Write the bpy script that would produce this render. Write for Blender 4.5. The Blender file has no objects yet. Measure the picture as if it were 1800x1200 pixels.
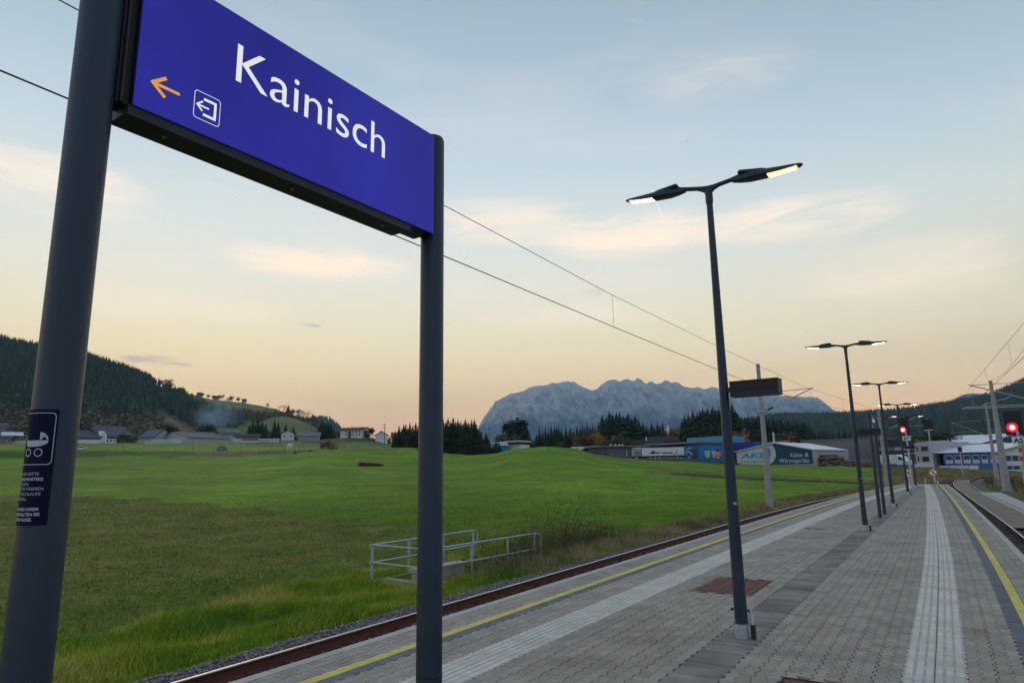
import bpy, math, random
import numpy as np
from mathutils import Vector, Matrix, noise as mnoise
R = math.radians
rnd = random.Random(7)
rng = np.random.default_rng(11)
scene = bpy.context.scene
C = scene.collection
EYE, FPX, PITCH, ROLL, AZ = 2.1, 1163.8, R(10.85), R(-0.92), R(32.7)

# ------------------------------------------------------------------ camera
def _basis():
    c, s = math.cos(PITCH), math.sin(PITCH)
    F, U, Rr = Vector((0, c, s)), Vector((0, -s, c)), Vector((1, 0, 0))
    cr, sr = math.cos(ROLL), math.sin(ROLL)
    R2, U2 = cr * Rr + sr * U, -sr * Rr + cr * U
    M = Matrix(((math.cos(AZ), -math.sin(AZ), 0), (math.sin(AZ), math.cos(AZ), 0), (0, 0, 1)))
    return M @ F, M @ U2, M @ R2
F_, U_, R_ = _basis()
CAM = Vector((0, 0, EYE))
cam_d = bpy.data.cameras.new('camera')
cam = bpy.data.objects.new('camera', cam_d); C.objects.link(cam)
cam.matrix_world = Matrix(((R_.x, U_.x, -F_.x, CAM.x), (R_.y, U_.y, -F_.y, CAM.y), (R_.z, U_.z, -F_.z, CAM.z), (0, 0, 0, 1)))
cam_d.sensor_fit = 'HORIZONTAL'; cam_d.sensor_width = 36.0
cam_d.lens = 36.0 * FPX / 1800.0
cam_d.clip_start = 0.05; cam_d.clip_end = 60000
scene.camera = cam

# ------------------------------------------------------------------ sky, sun, exposure
SUN_EL, SUN_AZ = R(3.0), R(-62)          # low behind the hills on the left; azimuth from +Y towards +X
world = bpy.data.worlds.new('World'); scene.world = world; world.use_nodes = True
def build_world():
    nt = world.node_tree; N = nt.nodes; L = nt.links; N.clear()
    out = N.new('ShaderNodeOutputWorld'); bg = N.new('ShaderNodeBackground')
    L.new(bg.outputs[0], out.inputs[0])
    sky = N.new('ShaderNodeTexSky'); sky.sky_type = 'NISHITA'; sky.sun_disc = False
    sky.sun_elevation = SUN_EL; sky.sun_rotation = SUN_AZ; sky.altitude = 770; sky.air_density = 1.0; sky.dust_density = 2.0; sky.ozone_density = 1.5
    tc = N.new('ShaderNodeTexCoord'); nm = N.new('ShaderNodeVectorMath'); nm.operation = 'NORMALIZE'; L.new(tc.outputs['Generated'], nm.inputs[0])
    sep = N.new('ShaderNodeSeparateXYZ'); L.new(nm.outputs[0], sep.inputs[0])
    el = N.new('ShaderNodeMath'); el.operation = 'ARCSINE'; L.new(sep.outputs[2], el.inputs[0])
    mr = N.new('ShaderNodeMapRange'); mr.inputs[1].default_value = 0; mr.inputs[2].default_value = math.pi / 2; L.new(el.outputs[0], mr.inputs[0])
    # evening gradient: warm at the horizon, pale in the middle, slate blue above
    def ramp(stops):
        r = N.new('ShaderNodeValToRGB'); e = r.color_ramp.elements
        for k, (p, c) in enumerate(stops):
            q = e[k] if k < 2 else e.new(p)
            q.position = p; q.color = (*c, 1)
        L.new(mr.outputs[0], r.inputs[0]); return r
    def s(r, g, b):
        f = lambda v: ((v / 255 + .055) / 1.055) ** 2.4 if v > 10 else v / 255 / 12.92
        return (f(r), f(g), f(b))
    warm = ramp([(0.0, s(255, 178, 126)), (0.035, s(255, 192, 130)), (0.07, s(250, 213, 144)), (0.12, s(235, 219, 176)), (0.17, s(220, 216, 199)),
                 (0.22, s(204, 210, 204)), (0.28, s(182, 196, 204)), (0.36, s(158, 177, 190)), (0.46, s(138, 157, 172)), (0.70, s(118, 135, 152)), (1.0, s(108, 124, 143))])
    cool = ramp([(0.0, s(228, 178, 130)), (0.035, s(228, 186, 136)), (0.07, s(226, 198, 150)), (0.12, s(212, 203, 170)), (0.17, s(200, 202, 183)),
                 (0.22, s(184, 196, 194)), (0.28, s(163, 180, 190)), (0.36, s(143, 161, 174)), (0.46, s(127, 145, 158)), (0.70, s(108, 124, 142)), (1.0, s(112, 128, 146))])
    # azimuth weight: 1 towards the sunset, 0 away
    dv = N.new('ShaderNodeVectorMath'); dv.operation = 'DOT_PRODUCT'; L.new(nm.outputs[0], dv.inputs[0])
    a = R(-48); dv.inputs[1].default_value = (math.sin(a), math.cos(a), 0)
    aw = N.new('ShaderNodeMapRange'); aw.interpolation_type = 'SMOOTHSTEP'; aw.inputs[1].default_value = 0.35; aw.inputs[2].default_value = 0.97; L.new(dv.outputs['Value'], aw.inputs[0])
    mx = N.new('ShaderNodeMix'); mx.data_type = 'RGBA'; L.new(aw.outputs[0], mx.inputs[0]); L.new(cool.outputs[0], mx.inputs[6]); L.new(warm.outputs[0], mx.inputs[7])
    # opposite the sunset the sky is the blue-grey of the earth's shadow
    anti = ramp([(0.0, s(146, 158, 188)), (0.035, s(156, 164, 192)), (0.07, s(174, 174, 194)), (0.12, s(184, 182, 196)), (0.17, s(178, 184, 200)),
                 (0.22, s(166, 178, 200)), (0.28, s(154, 170, 194)), (0.36, s(142, 161, 187)), (0.46, s(132, 151, 178)), (0.70, s(118, 135, 160)), (1.0, s(108, 124, 147))])
    an = N.new('ShaderNodeMapRange'); an.interpolation_type = 'SMOOTHSTEP'; an.inputs[1].default_value = 0.45; an.inputs[2].default_value = -0.35; L.new(dv.outputs['Value'], an.inputs[0])
    m3 = N.new('ShaderNodeMix'); m3.data_type = 'RGBA'; L.new(an.outputs[0], m3.inputs[0]); L.new(mx.outputs[2], m3.inputs[6]); L.new(anti.outputs[0], m3.inputs[7]); mx = m3
    # thin veils of cloud, stretched along the horizon
    pr = N.new('ShaderNodeVectorMath'); pr.operation = 'MULTIPLY'; L.new(nm.outputs[0], pr.inputs[0]); pr.inputs[1].default_value = (1.0, 1.0, 4.2)
    n1 = N.new('ShaderNodeTexNoise'); n1.inputs['Scale'].default_value = 2.3; n1.inputs['Detail'].default_value = 7; n1.inputs['Roughness'].default_value = 0.52; n1.inputs['Distortion'].default_value = 0.5
    L.new(pr.outputs[0], n1.inputs['Vector'])
    c1 = N.new('ShaderNodeMapRange'); c1.interpolation_type = 'SMOOTHSTEP'; c1.inputs[1].default_value = 0.47; c1.inputs[2].default_value = 0.72; L.new(n1.outputs['Fac'], c1.inputs[0])
    band = N.new('ShaderNodeValToRGB'); L.new(mr.outputs[0], band.inputs[0]); e = band.color_ramp.elements
    e[0].position = 0.04; e[0].color = (0.10,) * 3 + (1,); e[1].position = 0.45; e[1].color = (0.06,) * 3 + (1,)
    q = e.new(0.17); q.color = (0.35,) * 3 + (1,); q = e.new(0.26); q.color = (0.2,) * 3 + (1,)
    mm = N.new('ShaderNodeMath'); mm.operation = 'MULTIPLY'; L.new(c1.outputs[0], mm.inputs[0]); L.new(band.outputs[0], mm.inputs[1])
    cl = N.new('ShaderNodeMix'); cl.data_type = 'RGBA'; L.new(mm.outputs[0], cl.inputs[0]); L.new(mx.outputs[2], cl.inputs[6]); cl.inputs[7].default_value = (*s(236, 218, 200), 1)
    # small grey wisps
    p2 = N.new('ShaderNodeVectorMath'); p2.operation = 'MULTIPLY'; L.new(nm.outputs[0], p2.inputs[0]); p2.inputs[1].default_value = (1.0, 1.0, 3.2)
    n2 = N.new('ShaderNodeTexNoise'); n2.inputs['Scale'].default_value = 7.5; n2.inputs['Detail'].default_value = 6; n2.inputs['Roughness'].default_value = 0.6; L.new(p2.outputs[0], n2.inputs['Vector'])
    c2 = N.new('ShaderNodeMapRange'); c2.interpolation_type = 'SMOOTHSTEP'; c2.inputs[1].default_value = 0.665; c2.inputs[2].default_value = 0.76; c2.inputs[4].default_value = 0.45; L.new(n2.outputs['Fac'], c2.inputs[0])
    c3 = N.new('ShaderNodeMix'); c3.data_type = 'RGBA'; L.new(c2.outputs[0], c3.inputs[0]); L.new(cl.outputs[2], c3.inputs[6]); c3.inputs[7].default_value = (*s(168, 160, 156), 1)
    # clouds where they hang: (azimuth, elevation, half width, half height, strength, tint)
    az_n = N.new('ShaderNodeMath'); az_n.operation = 'ARCTAN2'; L.new(sep.outputs[0], az_n.inputs[0]); L.new(sep.outputs[1], az_n.inputs[1])
    def M2(op, a, b_=None, c=None):
        n = N.new('ShaderNodeMath'); n.operation = op
        for i, v in enumerate((a, b_, c)):
            if v is None: continue
            if isinstance(v, (int, float)): n.inputs[i].default_value = v
            else: L.new(v, n.inputs[i])
        return n.outputs[0]
    cur = c3.outputs[2]
    p3 = N.new('ShaderNodeVectorMath'); p3.operation = 'MULTIPLY'; L.new(nm.outputs[0], p3.inputs[0]); p3.inputs[1].default_value = (1.0, 1.0, 3.6)
    nA = N.new('ShaderNodeTexNoise'); nA.inputs['Scale'].default_value = 7; nA.inputs['Detail'].default_value = 6; nA.inputs['Roughness'].default_value = .55; nA.inputs['Distortion'].default_value = .4; L.new(p3.outputs[0], nA.inputs['Vector'])
    nB = N.new('ShaderNodeTexNoise'); nB.inputs['Scale'].default_value = 34; nB.inputs['Detail'].default_value = 5; nB.inputs['Roughness'].default_value = .6; L.new(p3.outputs[0], nB.inputs['Vector'])
    p4 = N.new('ShaderNodeVectorMath'); p4.operation = 'MULTIPLY'; L.new(nm.outputs[0], p4.inputs[0]); p4.inputs[1].default_value = (1.0, 1.0, 6.0)
    nC = N.new('ShaderNodeTexNoise'); nC.inputs['Scale'].default_value = 5.5; nC.inputs['Detail'].default_value = 8; nC.inputs['Roughness'].default_value = .6; nC.inputs['Distortion'].default_value = .9; L.new(p4.outputs[0], nC.inputs['Vector'])
    CL = s(248, 226, 202); GR = s(165, 154, 150)
    for px, py, hw, hh, st, tint, nz_, lo in ((1110, 412, 240, 58, 1., CL, nC, .16), (1400, 385, 240, 52, .9, CL, nC, .16), (560, 462, 240, 40, 1., CL, nC, .16), (90, 320, 220, 70, .8, CL, nC, .2), (1600, 480, 260, 70, .7, CL, nC, .18), (880, 390, 260, 60, .7, CL, nC, .18), (1000, 560, 300, 40, .6, CL, nC, .2), (1250, 130, 260, 60, .35, CL, nC, .22), (300, 540, 280, 40, .6, CL, nC, .2),
            (262, 632, 70, 12, 1., GR, nB, .22), (320, 640, 28, 6, .8, GR, nB, .22), (546, 572, 32, 6, .9, GR, nB, .22), (1048, 512, 42, 18, .6, GR, nB, .32), (1437, 676, 26, 7, .5, GR, nB, .36), (1120, 38, 36, 16, .35, CL, nB, .4), (943, 303, 30, 10, .35, CL, nB, .38), (1425, 158, 34, 10, .22, GR, nB, .4), (1280, 40, 60, 40, .16, GR, nA, .4), (480, 640, 300, 22, .25, CL, nA, .4)):
        dx, dy = px - 900, 600 - py; d = (F_ + R_ * (dx / FPX) + U_ * (dy / FPX)).normalized(); a0 = math.atan2(d.x, d.y); e0 = math.asin(d.z); sx = hw / FPX / 1.15; sy = hh / FPX / 1.05
        ua = M2('DIVIDE', M2('SUBTRACT', az_n.outputs[0], a0), sx); ue = M2('DIVIDE', M2('SUBTRACT', el.outputs[0], e0), sy)
        r2 = M2('ADD', M2('MULTIPLY', ua, ua), M2('MULTIPLY', ue, ue)); fall = M2('MAXIMUM', M2('SUBTRACT', 1.0, r2), 0.0)
        mk = N.new('ShaderNodeMapRange'); mk.interpolation_type = 'SMOOTHSTEP'; mk.inputs[1].default_value = lo; mk.inputs[2].default_value = lo + .5; L.new(M2('MULTIPLY', nz_.outputs['Fac'], M2('POWER', fall, .7)), mk.inputs[0])
        fac = M2('MULTIPLY', mk.outputs[0], st); mz = N.new('ShaderNodeMix'); mz.data_type = 'RGBA'; L.new(fac, mz.inputs[0]); L.new(cur, mz.inputs[6]); mz.inputs[7].default_value = (*tint, 1); cur = mz.outputs[2]
    # short contrail
    q0, q1 = [(F_ + R_ * ((x - 900) / FPX) + U_ * ((600 - y) / FPX)).normalized() for x, y in ((1147, 334), (1164, 383))]
    nn = q0.cross(q1).normalized(); md = (q0 + q1).normalized(); ch = md.dot(q0)
    d1 = N.new('ShaderNodeVectorMath'); d1.operation = 'DOT_PRODUCT'; L.new(nm.outputs[0], d1.inputs[0]); d1.inputs[1].default_value = nn
    d2 = N.new('ShaderNodeVectorMath'); d2.operation = 'DOT_PRODUCT'; L.new(nm.outputs[0], d2.inputs[0]); d2.inputs[1].default_value = md
    w1 = M2('LESS_THAN', M2('ABSOLUTE', d1.outputs['Value']), .0009); w2 = M2('GREATER_THAN', d2.outputs['Value'], ch); fc = M2('MULTIPLY', M2('MULTIPLY', w1, w2), .5)
    mz = N.new('ShaderNodeMix'); mz.data_type = 'RGBA'; L.new(fc, mz.inputs[0]); L.new(cur, mz.inputs[6]); mz.inputs[7].default_value = (*s(240, 240, 240), 1); cur = mz.outputs[2]
    # physical sky underneath
    sc = N.new('ShaderNodeMix'); sc.data_type = 'RGBA'; sc.blend_type = 'ADD'; sc.inputs[0].default_value = 1.0
    sk = N.new('ShaderNodeMix'); sk.data_type = 'RGBA'; sk.blend_type = 'MULTIPLY'; sk.inputs[0].default_value = 1.0
    L.new(sky.outputs[0], sk.inputs[6]); sk.inputs[7].default_value = (0.06, 0.06, 0.06, 1)
    sm = N.new('ShaderNodeMix'); sm.data_type = 'RGBA'; sm.blend_type = 'MULTIPLY'; sm.inputs[0].default_value = 1.0
    L.new(cur, sm.inputs[6]); sm.inputs[7].default_value = (11.7,) * 3 + (1,)
    L.new(sm.outputs[2], sc.inputs[6]); L.new(sk.outputs[2], sc.inputs[7])
    L.new(sc.outputs[2], bg.inputs[0]); bg.inputs[1].default_value = 0.1
build_world()
sun_d = bpy.data.lights.new('sun', 'SUN'); sun = bpy.data.objects.new('sun', sun_d); C.objects.link(sun)
sun_d.energy = 0.55; sun_d.angle = R(20); sun_d.color = (1.0, 0.80, 0.62)
sd = Vector((math.sin(SUN_AZ) * math.cos(R(14)), math.cos(SUN_AZ) * math.cos(R(14)), math.sin(R(14))))
sun.rotation_euler = sd.to_track_quat('Z', 'Y').to_euler()
vs = scene.view_settings
vs.view_transform = 'Standard'; vs.look = 'None'; vs.gamma = 1; vs.exposure = 0.3; vs.use_curve_mapping = False
scene.render.engine = 'CYCLES'
cy = scene.cycles
cy.use_denoising = True; cy.max_bounces = 6; cy.diffuse_bounces = 2; cy.glossy_bounces = 3; cy.transmission_bounces = 4; cy.transparent_max_bounces = 8; cy.volume_bounces = 1
cy.caustics_reflective = False; cy.caustics_refractive = False
cy.volume_step_rate = 4; cy.use_adaptive_sampling = True; cy.adaptive_threshold = 0.015
scene.render.use_persistent_data = False

# ------------------------------------------------------------------ survey of the place: directions measured in the photograph, laid out on the ground
def ray(x, y): return F_ + R_ * ((x - 900) / FPX) + U_ * ((600 - y) / FPX)
def on_z(x, y, z=0.0):
    d = ray(x, y); return CAM + d * ((z - EYE) / d.z)
def at_d(x, y, D):
    d = ray(x, y); return CAM + d * (D / math.hypot(d.x, d.y))
def at_y(x, y, Y):
    d = ray(x, y); return CAM + d * (Y / d.y)
def at_x(x, y, X):
    d = ray(x, y); return CAM + d * (X / d.x)
def hor_az(x):
    d = ray(x, 822); return math.atan2(d.x, d.y)
_F, _U, _Rr = np.array(F_), np.array(U_), np.array(R_)
def project(P):
    v = np.asarray(P, float) - np.array(CAM); d = v @ _F
    d = np.where(d < 1e-3, 1e-3, d)
    return 900 + FPX * (v @ _Rr) / d, 600 - FPX * (v @ _U) / d

# ------------------------------------------------------------------ helpers
def lin(r, g, b):
    f = lambda v: ((v / 255 + .055) / 1.055) ** 2.4 if v > 10 else v / 255 / 12.92
    return (f(r), f(g), f(b))
MATS = {}
def mat(name, col, *a, stain=0., emitvar=0., **k):
    new = name not in MATS; m = _mat(name, col, *a, **k)
    if new and (stain or emitvar):
        nt = m.node_tree; N = nt.nodes; L = nt.links; b = N['Principled BSDF']; geo = N.new('ShaderNodeNewGeometry')
        if stain:
            src = b.inputs['Base Color'].links[0].from_socket
            for sc_, lo, hi, amt in ((.45, .50, .72, stain), (2.3, .56, .70, stain * .8), (16., .66, .72, stain * .9)):
                nz = N.new('ShaderNodeTexNoise'); nz.inputs['Scale'].default_value = sc_; nz.inputs['Detail'].default_value = 7; nz.inputs['Roughness'].default_value = .62; L.new(geo.outputs['Position'], nz.inputs['Vector'])
                mr = N.new('ShaderNodeMapRange'); mr.inputs[1].default_value = lo; mr.inputs[2].default_value = hi; mr.inputs[4].default_value = amt; L.new(nz.outputs['Fac'], mr.inputs[0])
                mx = N.new('ShaderNodeMix'); mx.data_type = 'RGBA'; mx.blend_type = 'MULTIPLY'; L.new(mr.outputs[0], mx.inputs[0]); L.new(src, mx.inputs[6]); mx.inputs[7].default_value = (.42, .40, .36, 1); src = mx.outputs[2]
            L.new(src, b.inputs['Base Color'])
        if emitvar:
            nz = N.new('ShaderNodeTexNoise'); nz.inputs['Scale'].default_value = 1.6; nz.inputs['Detail'].default_value = 2; L.new(geo.outputs['Position'], nz.inputs['Vector']); v = b.inputs['Emission Strength'].default_value
            mr = N.new('ShaderNodeMapRange'); mr.inputs[1].default_value = .3; mr.inputs[2].default_value = .7; mr.inputs[3].default_value = v * (1 - emitvar); mr.inputs[4].default_value = v * (1 + emitvar); L.new(nz.outputs['Fac'], mr.inputs[0]); L.new(mr.outputs[0], b.inputs['Emission Strength'])
    return m
def _mat(name, col, rough=.6, metal=0., var=.12, scale=6., bump=0., bscale=None, emit=None, strength=1., spec=None, attr=None, island=0., detail=5, coat=0.):
    if name in MATS: return MATS[name]
    m = bpy.data.materials.new(name); m.use_nodes = True; MATS[name] = m
    nt = m.node_tree; N = nt.nodes; L = nt.links; b = N['Principled BSDF']
    b.inputs['Roughness'].default_value = rough; b.inputs['Metallic'].default_value = metal
    if spec is not None: b.inputs['Specular IOR Level'].default_value = spec
    if coat: b.inputs['Coat Weight'].default_value = coat
    geo = N.new('ShaderNodeNewGeometry')
    tc = N.new('ShaderNodeTexCoord')
    src = None
    if attr:
        at = N.new('ShaderNodeAttribute'); at.attribute_name = attr; src = at.outputs['Color']
    mixn = N.new('ShaderNodeMix'); mixn.data_type = 'RGBA'; mixn.blend_type = 'MULTIPLY'; mixn.inputs[0].default_value = 1
    if src: L.new(src, mixn.inputs[6])
    else: mixn.inputs[6].default_value = (*col, 1)
    nz = N.new('ShaderNodeTexNoise'); nz.inputs['Scale'].default_value = scale; nz.inputs['Detail'].default_value = detail; nz.inputs['Roughness'].default_value = .6
    L.new(geo.outputs['Position'], nz.inputs['Vector'])
    mr = N.new('ShaderNodeMapRange'); mr.inputs[1].default_value = .25; mr.inputs[2].default_value = .75; mr.inputs[3].default_value = 1 - var; mr.inputs[4].default_value = 1 + var
    L.new(nz.outputs['Fac'], mr.inputs[0])
    val = mr.outputs[0]
    if island:
        oi = N.new('ShaderNodeObjectInfo'); ad = N.new('ShaderNodeMath'); ad.operation = 'ADD'; L.new(geo.outputs['Random Per Island'], ad.inputs[0]); L.new(oi.outputs['Random'], ad.inputs[1])
        fr = N.new('ShaderNodeMath'); fr.operation = 'FRACT'; L.new(ad.outputs[0], fr.inputs[0])
        m2 = N.new('ShaderNodeMapRange'); m2.inputs[3].default_value = 1 - island; m2.inputs[4].default_value = 1 + island; L.new(fr.outputs[0], m2.inputs[0])
        ml = N.new('ShaderNodeMath'); ml.operation = 'MULTIPLY'; L.new(val, ml.inputs[0]); L.new(m2.outputs[0], ml.inputs[1]); val = ml.outputs[0]
    L.new(val, mixn.inputs[7]); L.new(mixn.outputs[2], b.inputs['Base Color'])
    if bump:
        n2 = N.new('ShaderNodeTexNoise'); n2.inputs['Scale'].default_value = bscale or scale * 4; n2.inputs['Detail'].default_value = 4
        L.new(geo.outputs['Position'], n2.inputs['Vector'])
        bp = N.new('ShaderNodeBump'); bp.inputs['Strength'].default_value = bump; bp.inputs['Distance'].default_value = .02; L.new(n2.outputs['Fac'], bp.inputs['Height']); L.new(bp.outputs[0], b.inputs['Normal'])
    if emit:
        b.inputs['Emission Color'].default_value = (*emit, 1); b.inputs['Emission Strength'].default_value = strength
    return m

class MB:
    def __init__(s): s.v = []; s.f = []; s.m = []
    def add(s, verts, faces, mi=0):
        o = len(s.v); s.v += [tuple(v) for v in verts]; s.f += [tuple(i + o for i in f) for f in faces]; s.m += [mi] * len(faces); return s
    def box(s, c, d, mi=0, rz=0., M=None):
        x, y, z = d[0] / 2, d[1] / 2, d[2] / 2
        vs_ = [Vector(((-x, x)[i & 1], (-y, y)[i >> 1 & 1], (-z, z)[i >> 2 & 1])) for i in range(8)]
        if rz: vs_ = [Matrix.Rotation(rz, 3, 'Z') @ v for v in vs_]
        if M is not None: vs_ = [M @ v for v in vs_]
        vs_ = [v + Vector(c) for v in vs_]
        return s.add(vs_, [(0, 2, 3, 1), (4, 5, 7, 6), (0, 1, 5, 4), (2, 6, 7, 3), (0, 4, 6, 2), (1, 3, 7, 5)], mi)
    def b2(s, x0, x1, y0, y1, z0, z1, mi=0): return s.box(((x0 + x1) / 2, (y0 + y1) / 2, (z0 + z1) / 2), (x1 - x0, y1 - y0, z1 - z0), mi)
    def tube(s, pts, r, n=8, mi=0, cap=True):
        pts = [Vector(p) for p in pts]; rr = r if isinstance(r, (list, tuple)) else [r] * len(pts)
        rings = []
        for i, p in enumerate(pts):
            t = (pts[min(i + 1, len(pts) - 1)] - pts[max(i - 1, 0)]).normalized()
            a = Vector((0, 0, 1)) if abs(t.z) < .9 else Vector((1, 0, 0))
            u = t.cross(a).normalized(); w = u.cross(t)
            rings.append([p + (u * math.cos(2 * math.pi * k / n) + w * math.sin(2 * math.pi * k / n)) * rr[i] for k in range(n)])
        vs_ = [v for ring in rings for v in ring]
        fs = [(i * n + k, i * n + (k + 1) % n, (i + 1) * n + (k + 1) % n, (i + 1) * n + k) for i in range(len(pts) - 1) for k in range(n)]
        if cap: fs += [tuple(range(n))[::-1], tuple((len(pts) - 1) * n + k for k in range(n))]
        return s.add(vs_, fs, mi)
    def prism(s, poly, a, b, axis='y', mi=0):
        n = len(poly)
        def P(p, t): return {'y': (p[0], t, p[1]), 'x': (t, p[0], p[1]), 'z': (p[0], p[1], t)}[axis]
        vs_ = [P(p, a) for p in poly] + [P(p, b) for p in poly]
        return s.add(vs_, [tuple(range(n)), tuple(range(2 * n - 1, n - 1, -1))] + [(k, k + n, (k + 1) % n + n, (k + 1) % n) for k in range(n)], mi)
    def cyl(s, c, r, h, n=20, mi=0, r2=None):
        return s.tube([c, (c[0], c[1], c[2] + h)], [r, r if r2 is None else r2], n, mi)
    def data(s, name, mats):
        me = bpy.data.meshes.new(name); me.from_pydata(s.v, [], s.f)
        for m in (mats if isinstance(mats, (list, tuple)) else [mats]): me.materials.append(m)
        if any(s.m): me.polygons.foreach_set('material_index', s.m)
        me.update(); return me
    def build(s, name, mats, parent=None, smooth=False, loc=None, rz=None):
        me = s.data(name, mats)
        bm_fix(me)
        if smooth: smooth_by_angle(me)
        return link(name, me, parent, loc, rz)
import bmesh
def bm_fix(me):
    b = bmesh.new(); b.from_mesh(me); bmesh.ops.recalc_face_normals(b, faces=b.faces); b.to_mesh(me); b.free()
def smooth_by_angle(me, ang=R(40)):
    me.polygons.foreach_set('use_smooth', [True] * len(me.polygons))
    b = bmesh.new(); b.from_mesh(me)
    for e in b.edges:
        if len(e.link_faces) == 2 and e.calc_face_angle(0) > ang: e.smooth = False
    b.to_mesh(me); b.free()
def link(name, me, parent=None, loc=None, rz=None):
    o = bpy.data.objects.new(name, me); C.objects.link(o)
    if parent: o.parent = parent
    if loc is not None: o.location = loc
    if rz is not None: o.rotation_euler.z = rz
    return o
def tag(o, label=None, cat=None, group=None, kind=None):
    if label: o['label'] = label
    if cat: o['category'] = cat
    if group: o['group'] = group
    if kind: o['kind'] = kind
    return o
def thing(name, label, cat, loc=(0, 0, 0), rz=0., group=None):
    o = bpy.data.objects.new(name, None); C.objects.link(o); o.location = loc; o.rotation_euler.z = rz; o.empty_display_size = .3
    return tag(o, label, cat, group)
KIDS = {}
def copy_tree(o, parent=None):
    c = o.copy(); C.objects.link(c); c.parent = parent
    if parent: c.matrix_parent_inverse = o.matrix_parent_inverse
    for ch in [k for k in bpy.data.objects if k.parent == o]: copy_tree(ch, c)
    return c
def numpy_mesh(name, V, Fc, mats, mi=None, smooth=False, col=None):
    """V (n,3); Fc (m,3) or (m,4)"""
    me = bpy.data.meshes.new(name); k = Fc.shape[1]; m = len(Fc)
    me.vertices.add(len(V)); me.vertices.foreach_set('co', np.ascontiguousarray(V, dtype=np.float32).ravel())
    me.loops.add(m * k); me.loops.foreach_set('vertex_index', np.ascontiguousarray(Fc, dtype=np.int32).ravel())
    me.polygons.add(m); me.polygons.foreach_set('loop_start', np.arange(0, m * k, k, dtype=np.int32))
    me.polygons.foreach_set('loop_total', np.full(m, k, dtype=np.int32))
    for q in (mats if isinstance(mats, (list, tuple)) else [mats]): me.materials.append(q)
    if mi is not None: me.polygons.foreach_set('material_index', np.ascontiguousarray(mi, dtype=np.int32))
    if smooth: me.polygons.foreach_set('use_smooth', np.ones(m, dtype=bool))
    if col is not None:
        a = me.color_attributes.new('Col', 'FLOAT_COLOR', 'POINT')
        a.data.foreach_set('color', np.ascontiguousarray(np.c_[col, np.ones(len(col))], dtype=np.float32).ravel())
    me.update(calc_edges=True); me.validate(); return me
def mesh_tris(me):
    me.calc_loop_triangles(); V = np.array([v.co for v in me.vertices]); T = np.array([t.vertices for t in me.loop_triangles]); M = np.array([me.polygons[t.polygon_index].material_index for t in me.loop_triangles]); return V, T, M
def scatter(name, templates, pos, scl, rot, mats, which=None, zs=None):
    """join many copies of the template meshes into one mesh (stuff)"""
    Vs, Fs, Ms = [], [], []; off = 0
    for ti, (V, T, M) in enumerate(templates):
        sel = np.where(which == ti)[0] if which is not None else np.arange(len(pos))
        if not len(sel): continue
        c, s = np.cos(rot[sel])[:, None], np.sin(rot[sel])[:, None]
        X = V[None, :, 0] * c - V[None, :, 1] * s; Y = V[None, :, 0] * s + V[None, :, 1] * c; Z = np.repeat(V[None, :, 2], len(sel), 0)
        sc = scl[sel][:, None]; z2 = sc if zs is None else zs[sel][:, None]
        P = np.stack([X * sc + pos[sel, 0:1], Y * sc + pos[sel, 1:2], Z * z2 + pos[sel, 2:3]], -1).reshape(-1, 3)
        F2 = (T[None] + (np.arange(len(sel)) * len(V))[:, None, None]).reshape(-1, 3) + off
        Vs.append(P); Fs.append(F2); Ms.append(np.tile(M, len(sel))); off += len(P)
    me = numpy_mesh(name, np.concatenate(Vs), np.concatenate(Fs), mats, np.concatenate(Ms))
    return me
def text_flat(txt, size, bold=0., align='LEFT', shear=0., sp=1.):
    cu = bpy.data.curves.new('t', 'FONT'); cu.body = txt; cu.size = size; cu.align_x = align; cu.offset = bold; cu.shear = shear; cu.space_character = sp; cu.resolution_u = 5
    o = bpy.data.objects.new('t', cu); C.objects.link(o)
    dg = bpy.context.evaluated_depsgraph_get(); me = o.evaluated_get(dg).to_mesh()
    V = [v.co.copy() for v in me.vertices]; Fc = [tuple(p.vertices) for p in me.polygons]
    o.evaluated_get(dg).to_mesh_clear(); bpy.data.objects.remove(o); bpy.data.curves.remove(cu)
    return V, Fc
def ring2d(pts_out, pts_in): # quads between two closed loops
    n = len(pts_out); return list(pts_out) + list(pts_in), [(k, (k + 1) % n, n + (k + 1) % n, n + k) for k in range(n)]
def rrect(x0, x1, y0, y1, r, n=6):
    P = []
    for cx, cy, a0 in ((x1 - r, y1 - r, 0), (x0 + r, y1 - r, 90), (x0 + r, y0 + r, 180), (x1 - r, y0 + r, 270)):
        P += [(cx + r * math.cos(R(a0 + 90 * k / n)), cy + r * math.sin(R(a0 + 90 * k / n))) for k in range(n + 1)]
    return P
def lerp_tab(tab, t):
    xs = [a for a, _ in tab]; ys = [b for _, b in tab]; return float(np.interp(t, xs, ys))
def smooth_tab(tab):
    xs = np.array([a for a, _ in tab], float); ys = np.array([b for _, b in tab], float)
    g = np.arange(xs[0], xs[-1] + .5, .5); v = np.interp(g, xs, ys)
    k = np.ones(17) / 17
    for _ in range(3):
        p = np.r_[2 * v[0] - v[8:0:-1], v, 2 * v[-1] - v[-2:-10:-1]]; v = np.convolve(p, k, 'valid')
    return lambda t: np.interp(t, g, v)

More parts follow.
